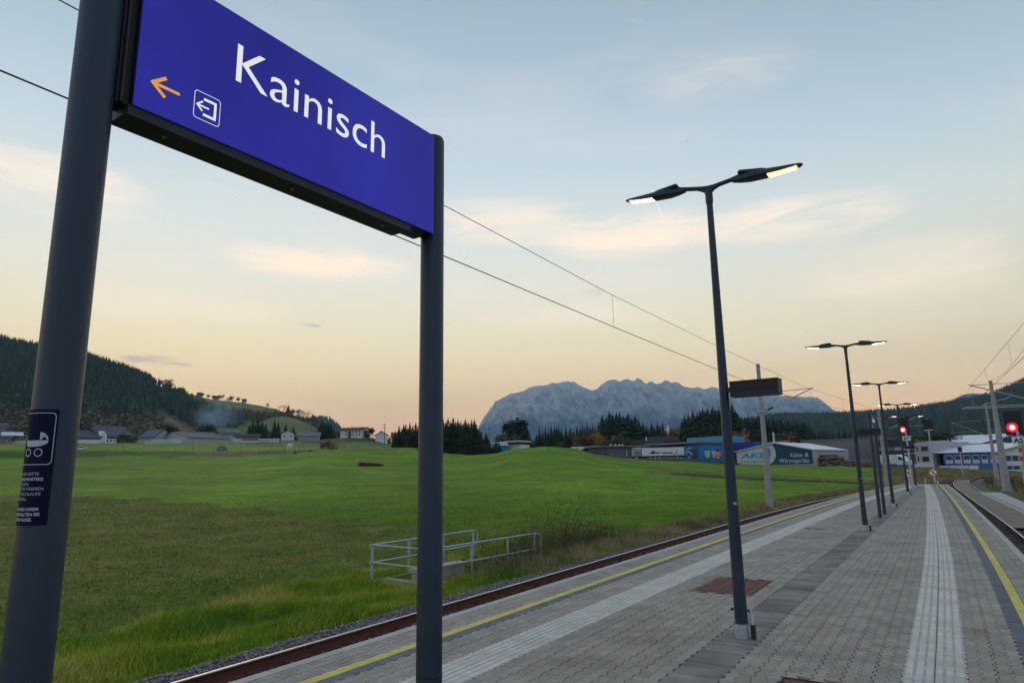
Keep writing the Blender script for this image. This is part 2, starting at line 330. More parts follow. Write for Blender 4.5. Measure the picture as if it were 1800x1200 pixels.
# ------------------------------------------------------------------ terrain
TERR = {  # bearing (picture column) : (distance, picture row) or (distance, ('z', height))
 -150: [(20, ('z', -.72)), (60, ('z', -.5)), (110, ('z', .8)), (180, 824), (262, 812), (275, 792), (288, 791), (430, 780), (640, 776)],
 0: [(20, ('z', -.72)), (60, ('z', -.5)), (110, ('z', .8)), (180, 824), (262, 809), (275, 791), (288, 790.5), (430, 779), (640, 775)],
 150: [(20, ('z', -.72)), (60, ('z', -.5)), (110, ('z', .7)), (180, 822), (262, 806), (275, 791), (288, 790.5), (430, 778), (640, 774)],
 300: [(20, ('z', -.72)), (60, ('z', -.5)), (110, ('z', .6)), (180, 821), (255, 806), (267, 791.5), (282, 791), (430, 778), (640, 772)],
 410: [(20, ('z', -.72)), (60, ('z', -.5)), (110, ('z', .6)), (180, 817), (235, 804), (262, 803), (274, 791.5), (288, 791), (430, 777), (640, 770)],
 500: [(20, ('z', -.72)), (60, ('z', -.5)), (110, 838), (180, 812), (225, 797.5), (258, 802), (276, 792), (290, 791), (430, 775), (640, 768)],
 570: [(20, ('z', -.72)), (60, ('z', -.5)), (110, 836), (180, 803), (222, 790), (255, 795), (280, 789), (300, 788), (430, 774), (640, 768)],
 640: [(20, ('z', -.72)), (60, ('z', -.5)), (110, 832), (150, 818), (190, 799), (222, 787), (250, 791), (290, 787), (430, 772), (640, 768)],
 720: [(20, ('z', -.72)), (60, ('z', -.5)), (110, 833), (150, 818), (180, 800), (208, 786), (240, 790), (300, 788), (430, 785), (640, 780)],
 800: [(20, ('z', -.72)), (60, ('z', -.55)), (110, 836), (150, 818), (185, 804), (208, 796), (240, 798), (300, 796), (430, 792), (640, 790)],
 850: [(20, ('z', -.72)), (60, ('z', -.6)), (100, 838), (140, 815), (170, 803), (190, 797.5), (230, 801), (300, 799), (430, 794), (640, 790)],
 905: [(20, ('z', -.72)), (60, ('z', -.6)), (100, 834), (135, 806), (165, 789.5), (195, 796), (235, 797), (430, 792), (640, 790)],
 960: [(20, ('z', -.72)), (60, ('z', -.6)), (100, 832), (130, 806), (158, 784), (190, 792), (235, 797), (430, 792), (640, 790)],
 1010: [(20, ('z', -.72)), (60, ('z', -.62)), (100, 832), (130, 808), (160, 786), (190, 795), (230, 800), (430, 795), (640, 790)],
 1060: [(20, ('z', -.72)), (60, ('z', -.65)), (100, 834), (135, 816), (170, 797.5), (205, 803), (250, 804), (430, 800), (640, 795)],
 1130: [(20, ('z', -.72)), (60, ('z', -.65)), (100, 837), (140, 821), (180, 807), (215, 806), (260, 806), (430, 804), (640, 800)],
 1200: [(20, ('z', -.72)), (60, ('z', -.68)), (100, 842), (140, 827), (190, 809), (225, 807), (260, 807), (430, 805), (640, 800)],
 1300: [(20, ('z', -.72)), (75, ('z', -.7)), (120, 838), (160, 826), (196, 817), (260, 816), (430, 812), (640, 806)],
 1450: [(20, ('z', -.72)), (85, ('z', -.7)), (130, 838), (170, 827), (200, 818), (260, 817), (430, 814), (640, 808)],
 1550: [(20, ('z', -.72)), (110, ('z', -.7)), (160, 832), (195, 821), (260, 820), (430, 815), (640, 808)],
 1640: [(20, ('z', -.72)), (140, ('z', -.7)), (175, 826), (205, 821), (260, 820), (430, 815), (640, 808)],
 1740: [(20, ('z', -.72)), (160, ('z', -.7)), (205, 826), (240, 822), (430, 815), (640, 806)],
 1830: [(20, ('z', -.72)), (190, ('z', -.7)), (240, 825), (430, 815), (640, 806)],
}
_tc, _tz = [], []
DK = np.r_[0, 12, np.arange(20, 300, 5), np.arange(300, 660, 20)]
for px, prof in TERR.items():
    ds, zs = [0, 12], [-.72, -.72]
    for d, y in prof:
        ds.append(d); zs.append(y[1] if isinstance(y, tuple) else at_d(px, y, d).z)
    v = np.interp(DK, ds, zs)
    vs2 = v.copy()
    for i in range(3, len(v) - 1):
        vs2[i] = .25 * v[i - 1] + .5 * v[i] + .25 * v[i + 1]
    _tc.append(hor_az(px)); _tz.append(vs2)
_tc = np.array(_tc); _tz = np.array(_tz)
def ground(x, y):
    x = np.asarray(x, float); y = np.asarray(y, float)
    d = np.hypot(x, y); az = np.arctan2(x, y)
    azc = np.clip(az, _tc[0], _tc[-1])
    i = np.clip(np.searchsorted(_tc, azc) - 1, 0, len(_tc) - 2); t = (azc - _tc[i]) / (_tc[i + 1] - _tc[i]); t = t * t * (3 - 2 * t) * .6 + t * .4
    k = np.clip(np.searchsorted(DK, d) - 1, 0, len(DK) - 2); u = np.clip((d - DK[k]) / (DK[k + 1] - DK[k]), 0, 1)
    z = (1 - t) * ((1 - u) * _tz[i, k] + u * _tz[i, k + 1]) + t * ((1 - u) * _tz[i + 1, k] + u * _tz[i + 1, k + 1])
    # behind the camera the land is level
    out = np.clip((np.abs(az - (_tc[0] + _tc[-1]) / 2) - (_tc[-1] - _tc[0]) / 2) / .5, 0, 1)
    z = z * (1 - out) + (-.72) * out
    far = np.clip((d - 900) / 2500, 0, 1); z = z * (1 - far) + (-12) * far
    # the meadow lies a little lower than the track bed
    z = z - .34 * np.clip((-x - 10.3) / 2.2, 0, 1) * np.clip((110 - d) / 60, 0, 1) * np.clip((y + 5) / 5, 0, 1)
    # gentle swells
    sw = np.clip((d - 45) / 60, 0, 1) * np.clip((600 - d) / 200, 0, 1)
    z = z + sw * (.16 * np.sin(x * .11 + 1.3 * np.sin(y * .037)) + .13 * np.sin(y * .083 + x * .031))
    return z
def gz(x, y): return float(ground(np.array([x]), np.array([y]))[0])
def inpoly(px, py, poly):
    r = np.zeros(px.shape, bool); n = len(poly)
    for i in range(n):
        x1, y1 = poly[i]; x2, y2 = poly[(i + 1) % n]
        c = ((y1 > py) != (y2 > py)) & (px < (x2 - x1) * (py - y1) / ((y2 - y1) or 1e-9) + x1); r ^= c
    return r
trackL = smooth_tab([(-30, -7.55), (0, -7.6), (10, -7.72), (24, -7.72), (36, -7.62), (48, -7.3), (60, -6.65), (68, -6.1), (76, -5.0), (91, -3.15), (106, -1.1), (125, 1.8), (143, 5.1), (150, 6.3), (167, 9.4), (200, 17), (250, 33)])
trackR = smooth_tab([(-30, 2.8), (18, 2.8), (31.5, 2.62), (37.7, 2.46), (48.5, 2.12), (65, 1.64), (80, 1.24), (96, 1.07), (110, 1.35), (121, 2.05), (133, 3.3), (143, 4.9), (150, 6.28), (167, 9.35), (200, 17), (250, 33)])
def value_noise(x, y, s, seed=0):
    x = x / s + seed * 17.3; y = y / s - seed * 9.1
    return (np.sin(x * 1.7 + 2.1 * np.sin(y * 1.13)) + np.sin(y * 2.3 + 1.7 * np.sin(x * .91)) + np.sin((x + y) * 1.31 + np.sin(x - y * 1.9)) + 3) / 6
G_MEADOW, G_BROWN, G_VERGE, G_EMB, G_TAN, G_YARD, G_PAST = np.array((.118, .225, .010)), np.array((.135, .160, .030)), np.array((.12, .19, .016)), np.array((.070, .105, .018)), np.array((.17, .14, .055)), np.array((.16, .15, .13)), np.array((.14, .22, .022))
BROWN_POLY = [(-900, 872), (0, 868), (135, 869), (300, 881), (450, 894), (600, 913), (720, 926), (900, 938), (935, 940), (760, 985), (650, 1002), (560, 1022), (380, 1056), (180, 1116), (60, 1135), (-300, 1190), (-900, 1300)]
def ground_color(X, Y, Z):
    px, py = project(np.stack([X, Y, Z], -1)); d = np.hypot(X, Y)
    w = value_noise(X, Y, 9, 1); c = G_MEADOW[None] * (.85 + .3 * w[:, None])
    wob = (value_noise(X, Y, 2.2, 3) - .5) * 9
    front = (X * F_.x + Y * F_.y) > 2
    def put(mask, colr, k=1.):
        c[mask & front] = c[mask & front] * (1 - k) + colr * k
    put(inpoly(px, py + wob, BROWN_POLY) & (d < 150), G_BROWN)
    b = inpoly(px, py + wob, BROWN_POLY) & (d < 150)
    lower = b & (py > 1030 - .2 * (px - 300) * .9); put(lower, G_MEADOW * .6 + G_BROWN * .25, .75)
    put((py > 925) & ~b & (d < 60), G_VERGE)
    right = (px > 1130) & (d < 130) & (d > 22); put(right & (d > 55) & (py < 905) & (py > 848), G_MEADOW)
    put((px < 700) & (d > 262) & (d < 276), G_EMB); put((px < 330) & (d > 262) & (d < 276), G_EMB * np.array((.85, 1.05, .9)))
    put((px > 345) & (px < 455) & (d > 240) & (d < 276), G_TAN, .7)
    put((px < 700) & (d >= 288) & (d < 430), G_PAST)
    put((d > 430), np.array((.06, .09, .025)))
    put((d > 300) & (px > 430) & (px < 700) & (py < 786), np.array((.10, .085, .05)), .5)
    put((px > 1040) & (d > 205) & (px < 1560), G_YARD, .8)
    put((px > 1270) & (px < 1560) & (d > 190) & (d < 205), G_MEADOW)
    put((px > 1130) & (px < 1290) & (d > 183) & (d < 215), np.array((.10, .085, .055)), .8)
    put((px >= 1540) & (d > 206), G_YARD)
    put((px > 1540) & (d > 150) & (d < 205), np.array((.075, .10, .022)))
    # old ditch across the right part of the meadow
    ditch = np.abs(py - np.interp(px, [1180, 1300, 1420, 1510, 1580], [831.5, 840, 845, 849, 850])) < 1.6 + 1.2 * value_noise(X, Y, 4, 5)
    band = np.abs(py - np.interp(px, [1130, 1300, 1420, 1510, 1600], [828, 837, 842.5, 846.5, 849])) < 4.5
    put(band & (px > 1130) & (px < 1620) & (d > 60) & (d < 170), np.array((.12, .125, .03)), .7)
    put(ditch & (px > 1180) & (px < 1620) & (d > 60) & (d < 170), np.array((.025, .025, .01)), .8)
    put((px > 1660) & (py > 835) & (d < 190), np.array((.10, .095, .045)), .85)
    nt = (X > -9.6) & (X < 6) & (Y > -40) & (Y < 60); c[nt] = np.array((.10, .09, .07))
    return np.clip(c, 0, 1)
def grass_mat():
    m = bpy.data.materials.new('meadow'); m.use_nodes = True; nt = m.node_tree; N = nt.nodes; L = nt.links; b = N['Principled BSDF']
    b.inputs['Roughness'].default_value = .9; b.inputs['Specular IOR Level'].default_value = .1
    at = N.new('ShaderNodeAttribute'); at.attribute_name = 'Col'; g = N.new('ShaderNodeNewGeometry')
    cur = at.outputs['Color']
    for sc, lo, hi, det, st in ((.035, .74, 1.26, 4, (1, 1, 1)), (.22, .68, 1.3, 7, (1, 1, 1)), (1.7, .62, 1.4, 7, (1, 1, 1)), (11., .5, 1.55, 4, (1, 1, 1))):
        nz = N.new('ShaderNodeTexNoise'); nz.inputs['Scale'].default_value = sc; nz.inputs['Detail'].default_value = det; nz.inputs['Roughness'].default_value = .65
        L.new(g.outputs['Position'], nz.inputs['Vector'])
        mr = N.new('ShaderNodeMapRange'); mr.inputs[1].default_value = .3; mr.inputs[2].default_value = .7; mr.inputs[3].default_value = lo; mr.inputs[4].default_value = hi; L.new(nz.outputs['Fac'], mr.inputs[0])
        mx = N.new('ShaderNodeMix'); mx.data_type = 'RGBA'; mx.blend_type = 'MULTIPLY'; mx.inputs[0].default_value = 1; L.new(cur, mx.inputs[6]); L.new(mr.outputs[0], mx.inputs[7]); cur = mx.outputs[2]
    # yellower patches
    nz = N.new('ShaderNodeTexNoise'); nz.inputs['Scale'].default_value = .12; nz.inputs['Detail'].default_value = 5; L.new(g.outputs['Position'], nz.inputs['Vector'])
    mr = N.new('ShaderNodeMapRange'); mr.inputs[1].default_value = .5; mr.inputs[2].default_value = .75; mr.inputs[4].default_value = .45; L.new(nz.outputs['Fac'], mr.inputs[0])
    mx = N.new('ShaderNodeMix'); mx.data_type = 'RGBA'; mx.blend_type = 'MULTIPLY'; L.new(mr.outputs[0], mx.inputs[0]); L.new(cur, mx.inputs[6]); mx.inputs[7].default_value = (1.6, 1.1, .9, 1)
    L.new(mx.outputs[2], b.inputs['Base Color'])
    n2 = N.new('ShaderNodeTexNoise'); n2.inputs['Scale'].default_value = 5; n2.inputs['Detail'].default_value = 8; n2.inputs['Roughness'].default_value = .75; L.new(g.outputs['Position'], n2.inputs['Vector'])
    bp = N.new('ShaderNodeBump'); bp.inputs['Strength'].default_value = .9; bp.inputs['Distance'].default_value = .12; L.new(n2.outputs['Fac'], bp.inputs['Height']); L.new(bp.outputs[0], b.inputs['Normal'])
    return m
MEADOW = grass_mat()
def build_ground():
    a0, a1 = hor_az(-60), hor_az(1860)
    az = np.concatenate([np.arange(a0, a1, R(.22)), np.arange(a1, a0 + 2 * math.pi, R(4))])
    d = np.concatenate([[0, 3, 5.5, 8], 8 * 1.022 ** np.arange(1, 182), np.array([430, 450, 480, 520, 570, 640, 720, 900, 1200, 1700, 2500, 3600, 6000, 12000, 24000])])
    d = np.unique(d)
    A, D = np.meshgrid(az, d, indexing='ij'); X = np.sin(A) * D; Y = np.cos(A) * D; Z = ground(X.ravel(), Y.ravel()).reshape(X.shape)
    Z = np.where(D < 3600, Z, Z)
    col = ground_color(X.ravel(), Y.ravel(), Z.ravel())
    na, nd = X.shape
    i = np.arange(na)[:, None]; j = np.arange(nd - 1)[None]
    ii = (i + 1) % na
    Q = np.stack([i * nd + j, ii * nd + j, ii * nd + j + 1, i * nd + j + 1], -1).reshape(-1, 4)
    Q = Q[:, ::-1]
    me = numpy_mesh('ground', np.stack([X, Y, Z], -1).reshape(-1, 3), Q, MEADOW, smooth=True, col=col)
    o = link('ground', me); tag(o, 'green meadow rising in low swells to a road bank, with a mown brown strip', None, None, 'structure')
build_ground()

# ------------------------------------------------------------------ hills and mountains
def fbm(x, y, z, o=5):
    return mnoise.fractal(Vector((x, y, z)), 1.0, 2.0, o)
class Hill:
    """slope from a foot at distance d0 to a crest at d1 and down behind; crest rows taken from the photograph"""
    def __init__(s, ridge, d0, d1, z0, amp, pw=1., base_row=None):
        s.az = np.array([hor_az(x) for x, _ in ridge]); s.zr = np.array([at_d(x, y, d1).z for x, y in ridge]); s.d0, s.d1, s.z0, s.amp, s.pw = d0, d1, z0, amp, pw
    def height(s, a, d):
        zr = np.interp(a, s.az, s.zr); t = np.clip((d - s.d0) / (s.d1 - s.d0), 0, 1)
        f = (t ** s.pw) * .55 + (t * t * (3 - 2 * t)) * .45
        z = s.z0 + (zr - s.z0) * f
        back = np.clip((d - s.d1) / (s.d1 * .5), 0, 1); return z + (s.z0 - z) * back * back * .8 - back * 10
def hill_mesh(name, h, nd, mats, label, colf=None, rough=0., freq=300., na=260, ridged=False, edge=None):
    a = np.linspace(h.az[0], h.az[-1], na); t = np.concatenate([np.linspace(0, 1, nd), 1 + np.linspace(.08, 1, 8)])
    d = h.d0 + (h.d1 - h.d0) * t; d = np.where(t > 1, h.d1 * (1 + .5 * (t - 1)), d)
    A, D = np.meshgrid(a, d, indexing='ij'); Z = h.height(A.ravel(), D.ravel()).reshape(A.shape)
    X = np.sin(A) * D; Y = np.cos(A) * D
    if ridged:
        jag = np.array([fbm(q_ * 9000 / 120, 2.2, .5, 5) for q_ in a]); Z = Z + jag[:, None] * 30 * np.clip((D - h.d0) / (h.d1 - h.d0), 0, 1) ** 4
    if rough:
        W = np.empty_like(Z)
        for i in range(Z.shape[0]):
            for j in range(Z.shape[1]):
                p = (X[i, j] / freq, Y[i, j] / freq, Z[i, j] / freq * .9)
                v = fbm(*p)
                if ridged:
                    u = A[i, j] * 9000 + .35 * (D[i, j] - h.d0); q = D[i, j]
                    v = 1.2 * (abs(fbm(u / 620, q / 2600, 1.3, 4)) - .3) + .55 * (abs(fbm(u / 210 + 7, q / 900, 4.1, 4)) - .3) + .25 * fbm(u / 90, q / 330, 9.7, 4) + .22 * v
                W[i, j] = v
        k = np.minimum(1, np.abs(D - h.d0) / (h.d1 - h.d0) * 4) * (1 if not ridged else np.clip(.15 + np.abs(D - h.d1) / (h.d1 - h.d0) * 5, 0, 1))
        X = X + np.sin(A) * W * rough * k; Y = Y + np.cos(A) * W * rough * k; Z = Z + W * rough * (-.10 if ridged else .3) * k
    nA, nD = A.shape; i = np.arange(nA - 1)[:, None]; j = np.arange(nD - 1)[None]
    Q = np.stack([i * nD + j, i * nD + j + 1, (i + 1) * nD + j + 1, (i + 1) * nD + j], -1).reshape(-1, 4)
    P = np.stack([X, Y, Z], -1).reshape(-1, 3); col = colf(P) if colf else None
    o = link(name, numpy_mesh(name, P, Q, mats, smooth=True, col=col)); tag(o, label, None, None, 'structure'); return o

# far limestone massif, about nine kilometres away
MT = [(800, 800), (826, 778), (838, 760), (843, 746), (850, 735), (860, 722), (872, 706), (885, 697), (900, 691), (915, 690), (935, 681), (950, 676), (970, 674), (990, 671), (1003, 669), (1014, 669), (1022, 677), (1035, 681), (1045, 686), (1060, 680), (1068, 674), (1075, 667), (1085, 666), (1095, 668), (1103, 664), (1112, 663), (1122, 666), (1130, 664), (1138, 669), (1145, 673), (1152, 669), (1162, 676), (1170, 670), (1180, 667), (1188, 672), (1196, 671), (1206, 675), (1215, 681), (1235, 679), (1250, 683), (1262, 680), (1290, 682), (1330, 685), (1370, 691), (1400, 694), (1420, 697), (1440, 697), (1455, 703), (1470, 713), (1485, 722), (1510, 733), (1560, 752), (1600, 770)]
def mountain_mat():
    m = bpy.data.materials.new('limestone'); m.use_nodes = True; nt = m.node_tree; N = nt.nodes; L = nt.links; b = N['Principled BSDF']
    b.inputs['Roughness'].default_value = .95; b.inputs['Specular IOR Level'].default_value = .05
    g = N.new('ShaderNodeNewGeometry'); sp = N.new('ShaderNodeSeparateXYZ'); L.new(g.outputs['Position'], sp.inputs[0])
    nz = N.new('ShaderNodeTexNoise'); nz.inputs['Scale'].default_value = .0042; nz.inputs['Detail'].default_value = 9; nz.inputs['Roughness'].default_value = .66; L.new(g.outputs['Position'], nz.inputs['Vector'])
    st = N.new('ShaderNodeVectorMath'); st.operation = 'MULTIPLY'; st.inputs[1].default_value = (1, 1, .28); L.new(g.outputs['Position'], st.inputs[0])
    ns = N.new('ShaderNodeTexNoise'); ns.inputs['Scale'].default_value = .013; ns.inputs['Detail'].default_value = 8; ns.inputs['Roughness'].default_value = .75; ns.inputs['Distortion'].default_value = .6; L.new(st.outputs[0], ns.inputs['Vector'])
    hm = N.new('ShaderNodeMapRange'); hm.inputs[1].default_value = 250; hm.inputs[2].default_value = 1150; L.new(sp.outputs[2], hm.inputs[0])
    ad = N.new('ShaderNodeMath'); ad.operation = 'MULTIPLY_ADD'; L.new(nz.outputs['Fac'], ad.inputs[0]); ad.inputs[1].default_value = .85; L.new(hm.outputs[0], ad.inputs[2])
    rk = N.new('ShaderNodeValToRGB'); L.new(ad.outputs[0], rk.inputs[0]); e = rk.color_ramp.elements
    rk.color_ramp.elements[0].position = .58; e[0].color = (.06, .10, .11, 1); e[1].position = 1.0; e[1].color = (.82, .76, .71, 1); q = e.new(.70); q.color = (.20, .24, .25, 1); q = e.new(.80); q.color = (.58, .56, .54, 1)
    mr = N.new('ShaderNodeMapRange'); mr.inputs[1].default_value = .38; mr.inputs[2].default_value = .60; mr.inputs[3].default_value = .55; mr.inputs[4].default_value = 1.3; L.new(ns.outputs['Fac'], mr.inputs[0])  # streaks shared with the bump: lit faces, shaded hollows put into albedo
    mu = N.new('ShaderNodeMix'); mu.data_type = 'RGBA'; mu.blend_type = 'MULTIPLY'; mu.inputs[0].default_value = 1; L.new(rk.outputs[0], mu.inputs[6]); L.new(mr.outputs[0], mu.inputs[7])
    sn = N.new('ShaderNodeTexNoise'); sn.inputs['Scale'].default_value = .012; sn.inputs['Detail'].default_value = 9; sn.inputs['Roughness'].default_value = .72; L.new(st.outputs[0], sn.inputs['Vector'])
    hs = N.new('ShaderNodeMapRange'); hs.inputs[1].default_value = 350; hs.inputs[2].default_value = 1150; hs.inputs[3].default_value = -.22; hs.inputs[4].default_value = .10; L.new(sp.outputs[2], hs.inputs[0])
    sa = N.new('ShaderNodeMath'); sa.operation = 'ADD'; L.new(sn.outputs['Fac'], sa.inputs[0]); L.new(hs.outputs[0], sa.inputs[1])
    sr = N.new('ShaderNodeMapRange'); sr.inputs[1].default_value = .565; sr.inputs[2].default_value = .63; L.new(sa.outputs[0], sr.inputs[0])
    mx = N.new('ShaderNodeMix'); mx.data_type = 'RGBA'; L.new(sr.outputs[0], mx.inputs[0]); L.new(mu.outputs[2], mx.inputs[6]); mx.inputs[7].default_value = (.80, .82, .86, 1)
    L.new(mx.outputs[2], b.inputs['Base Color'])
    bp = N.new('ShaderNodeBump'); bp.inputs['Strength'].default_value = 1; bp.inputs['Distance'].default_value = 110; L.new(ns.outputs['Fac'], bp.inputs['Height']); L.new(bp.outputs[0], b.inputs['Normal'])
    return m
mt = Hill(MT, 6000, 9000, -20, 0, 1.4)
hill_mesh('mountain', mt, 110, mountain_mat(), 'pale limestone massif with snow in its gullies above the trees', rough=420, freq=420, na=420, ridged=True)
# blue spur between the left hill and the white apartment house
FOREST_GROUND = mat('forest_floor', (.025, .04, .018), .95, var=.35, scale=.02, bump=0, spec=.05)
sp_ = Hill([(520, 770), (545, 735), (560, 736), (575, 738), (590, 748), (600, 758), (612, 770), (640, 800)], 2600, 3200, -10, 0)
hill_mesh('far_spur', sp_, 12, FOREST_GROUND, 'blue wooded spur behind the white apartment house', na=60)
hr = Hill([(1640, 730), (1670, 716), (1690, 702), (1700, 696), (1712, 692), (1730, 690), (1752, 691), (1775, 700), (1830, 730)], 4300, 5200, -10, 0)
hill_mesh('snowy_hump', hr, 16, mat('thin_snow', (.16, .18, .19), .9, var=.55, scale=.012, spec=.05), 'far rounded hilltop with a dusting of snow at the right', na=80, rough=60, freq=400)
RIDGE_R = Hill([(1020, 790), (1100, 775), (1200, 760), (1300, 746), (1342, 739), (1360, 735), (1380, 733), (1420, 733), (1450, 733), (1480, 732), (1510, 730), (1540, 729), (1570, 727), (1600, 724), (1640, 719), (1665, 715), (1690, 711), (1712, 708), (1735, 704), (1760, 698), (1785, 689), (1800, 682), (1850, 662), (1950, 632), (2200, 580), (2700, 570)], 900, 2300, -4, 0, .8)
hill_mesh('forest_ridge', RIDGE_R, 30, FOREST_GROUND, 'long dark wooded ridge behind the factory on the right', na=160)
def left_col(P):
    px, py = project(P); d = np.hypot(P[:, 0], P[:, 1])
    c = np.tile(np.array((.032, .042, .02)), (len(P), 1)); w = value_noise(P[:, 0], P[:, 1], 60)[:, None]
    g = inpoly(px, py, [(352, 700), (420, 706), (470, 715), (520, 735), (560, 750), (640, 780), (640, 800), (330, 800), (340, 760), (430, 745), (425, 725)])
    c[g] = (np.array((.105, .135, .032)) * (.8 + .4 * w))[g]
    b = inpoly(px, py, [(262, 757), (270, 725), (285, 716), (300, 722), (330, 745), (345, 760), (300, 770)]); c[b] = (np.array((.13, .095, .05)) * (.8 + .4 * w))[b]
    return c
HILL_L = Hill([(-700, 330), (-400, 430), (-200, 540), (-60, 598), (0, 611), (60, 622), (110, 627), (150, 640), (200, 655), (240, 670), (262, 677), (300, 688), (330, 694), (352, 700), (380, 704), (420, 708), (450, 713), (480, 719), (500, 727), (520, 733), (540, 740), (560, 750), (580, 758), (620, 778), (680, 805)], 640, 1500, 24, 0, .9)
hl_mat = grass_mat(); hl_mat.name = 'hill_pasture'
hill_mesh('left_hill', HILL_L, 90, hl_mat, 'steep hill at the left with dark forest and a pasture on its shoulder', left_col, na=300)
# hillocks in front of it
KNOLL = Hill([(255, 775), (268, 752), (278, 738), (290, 733), (305, 741), (325, 755), (345, 768), (360, 780)], 640, 820, 26, 0)
def _brown(P): return np.tile(np.array((.13, .10, .055)), (len(P), 1)) * (.8 + .4 * value_noise(P[:, 0], P[:, 1], 25))[:, None]
hill_mesh('brown_knoll', KNOLL, 16, hl_mat, 'bare brown knoll below the left forest edge', _brown, na=60)
KN2 = Hill([(395, 790), (420, 764), (445, 745), (470, 735), (492, 731), (515, 735), (540, 745), (560, 756), (590, 772), (620, 790)], 620, 900, 26, 0)
hill_mesh('green_knoll', KN2, 16, hl_mat, 'smooth green knoll left of the white apartment house', lambda P: np.tile(np.array((.10, .13, .035)), (len(P), 1)) * (.8 + .4 * value_noise(P[:, 0], P[:, 1], 30))[:, None], na=80)
KN3 = Hill([(470, 800), (500, 783), (530, 777), (560, 773), (590, 770), (620, 768.5), (645, 769), (665, 774), (690, 784), (720, 800)], 330, 395, 9, 0)
hill_mesh('house_hillock', KN3, 12, hl_mat, 'brownish hillock that carries the white apartment house', lambda P: np.where((project(P)[0] < 600)[:, None], np.array((.11, .09, .05)), np.array((.08, .11, .035))) * (.8 + .4 * value_noise(P[:, 0], P[:, 1], 8))[:, None], na=80)
def hill_z(h, x, y):
    d = math.hypot(x, y); a = math.atan2(x, y); return float(h.height(np.array([a]), np.array([d]))[0])

# ------------------------------------------------------------------ trees
BARK = mat('bark', (.06, .045, .035), .9, var=.3, scale=3)
PALEBARK = mat('pale_bark', (.14, .12, .10), .9, var=.3, scale=3)
NEEDLE = mat('needles', (.030, .052, .022), .85, var=.35, scale=.35, island=.35, spec=.15)
NEEDLE2 = mat('needles_olive', (.035, .05, .018), .85, var=.35, scale=.35, island=.35, spec=.15)
LEAF_B = mat('leaves_brown', (.20, .14, .065), .85, var=.3, scale=.3, island=.4, spec=.1)
LEAF_G = mat('leaves_olive', (.13, .14, .05), .85, var=.3, scale=.3, island=.4, spec=.1)
LEAF_O = mat('leaves_orange', (.36, .19, .06), .85, var=.25, scale=.3, island=.35, spec=.1)
LEAF_D = mat('leaves_dark', (.085, .08, .04), .85, var=.3, scale=.3, island=.4, spec=.1)
def conifer_mb(seed, layers=15, per=9, slim=.20, droop=.32, bare=.06, h=1.0):
    r = random.Random(seed); m = MB()
    if layers < 10: m.add([(math.cos(a_) * slim * .8, math.sin(a_) * slim * .8, -.02) for a_ in (0, 1.26, 2.51, 3.77, 5.03)] + [(0, 0, 1.0)], [(0, 1, 5), (1, 2, 5), (2, 3, 5), (3, 4, 5), (4, 0, 5)])
    for k in range(layers):
        t = k / (layers - 1); z = bare + (1 - bare) * (t ** .95) * .985
        rad = slim * (1 - t) ** .82 * (1 if k else .75) + .008
        n = max(4, int(per * (1 - t * .5)))
        for j in range(n):
            a = 2 * math.pi * (j + r.random() * .8) / n + k; q = rad * r.uniform(.55, 1.22)
            if r.random() < .07: continue
            w = rad * r.uniform(.28, .5) + .006
            c, s = math.cos(a), math.sin(a); zz = z + r.uniform(-.012, .012)
            tip = (c * q, s * q, zz - q * droop * r.uniform(.6, 1.3)); up = (0, 0, zz + .035)
            l = (c * q * .55 - s * w, s * q * .55 + c * w, zz - q * .28); rr_ = (c * q * .55 + s * w, s * q * .55 - c * w, zz - q * .28)
            m.add([up, l, tip, rr_, (c * q * .45, s * q * .45, zz - q * .05 + .012)], [(0, 1, 4), (1, 2, 4), (2, 3, 4), (3, 0, 4)], 0)
    m.add([(-.004, 0, .95), (.004, 0, .95), (0, .004, .95), (0, 0, 1.01)], [(0, 1, 3), (1, 2, 3), (2, 0, 3)], 0)
    return m
def leafy_mb(seed, n=420, crown=(.42, .42, .40), cz=.60, size=.055, lobes=7, low=.0, dens=1.):
    r = random.Random(seed); m = MB()
    L = [(r.uniform(-.5, .5) * crown[0], r.uniform(-.5, .5) * crown[1], cz + r.uniform(-.55, .5) * crown[2], r.uniform(.38, .62)) for _ in range(lobes)]
    for k in range(n):
        x, y, z, q = L[k % lobes]
        u = Vector((r.gauss(0, 1), r.gauss(0, 1), r.gauss(0, 1))).normalized() * (r.random() ** .45) * q
        p = Vector((x + u.x * crown[0], y + u.y * crown[1], z + u.z * crown[2]))
        if p.z < low: continue
        s = size * r.uniform(.5, 1.3); e = Matrix.Rotation(r.random() * 6.3, 3, 'Z') @ Matrix.Rotation(r.uniform(-1.1, 1.1), 3, 'X')
        a, b_ = e @ Vector((s, 0, 0)), e @ Vector((0, s * .8, 0))
        m.add([p - a, p - b_ * r.uniform(.5, 1), p + a * r.uniform(.6, 1), p + b_], [(0, 1, 2, 3)], 0)
    return m
def trunk_mb(seed, h=.95, r0=.018, limbs=6, spread=.22, start=.3):
    r = random.Random(seed); m = MB(); pts = [(0, 0, 0)]
    for k in range(1, 6): pts.append((r.uniform(-.012, .012) * k, r.uniform(-.012, .012) * k, h * k / 5))
    m.tube(pts, [r0 * (1 - .85 * k / 5) for k in range(6)], 6)
    for k in range(limbs):
        z = start + (h * .85 - start) * k / max(1, limbs - 1); a = r.random() * 6.3; q = spread * r.uniform(.6, 1.1)
        m.tube([(0, 0, z), (math.cos(a) * q * .5, math.sin(a) * q * .5, z + .07), (math.cos(a) * q, math.sin(a) * q, z + .18)], [r0 * .5, r0 * .3, r0 * .1], 4)
    return m
TREE = {}
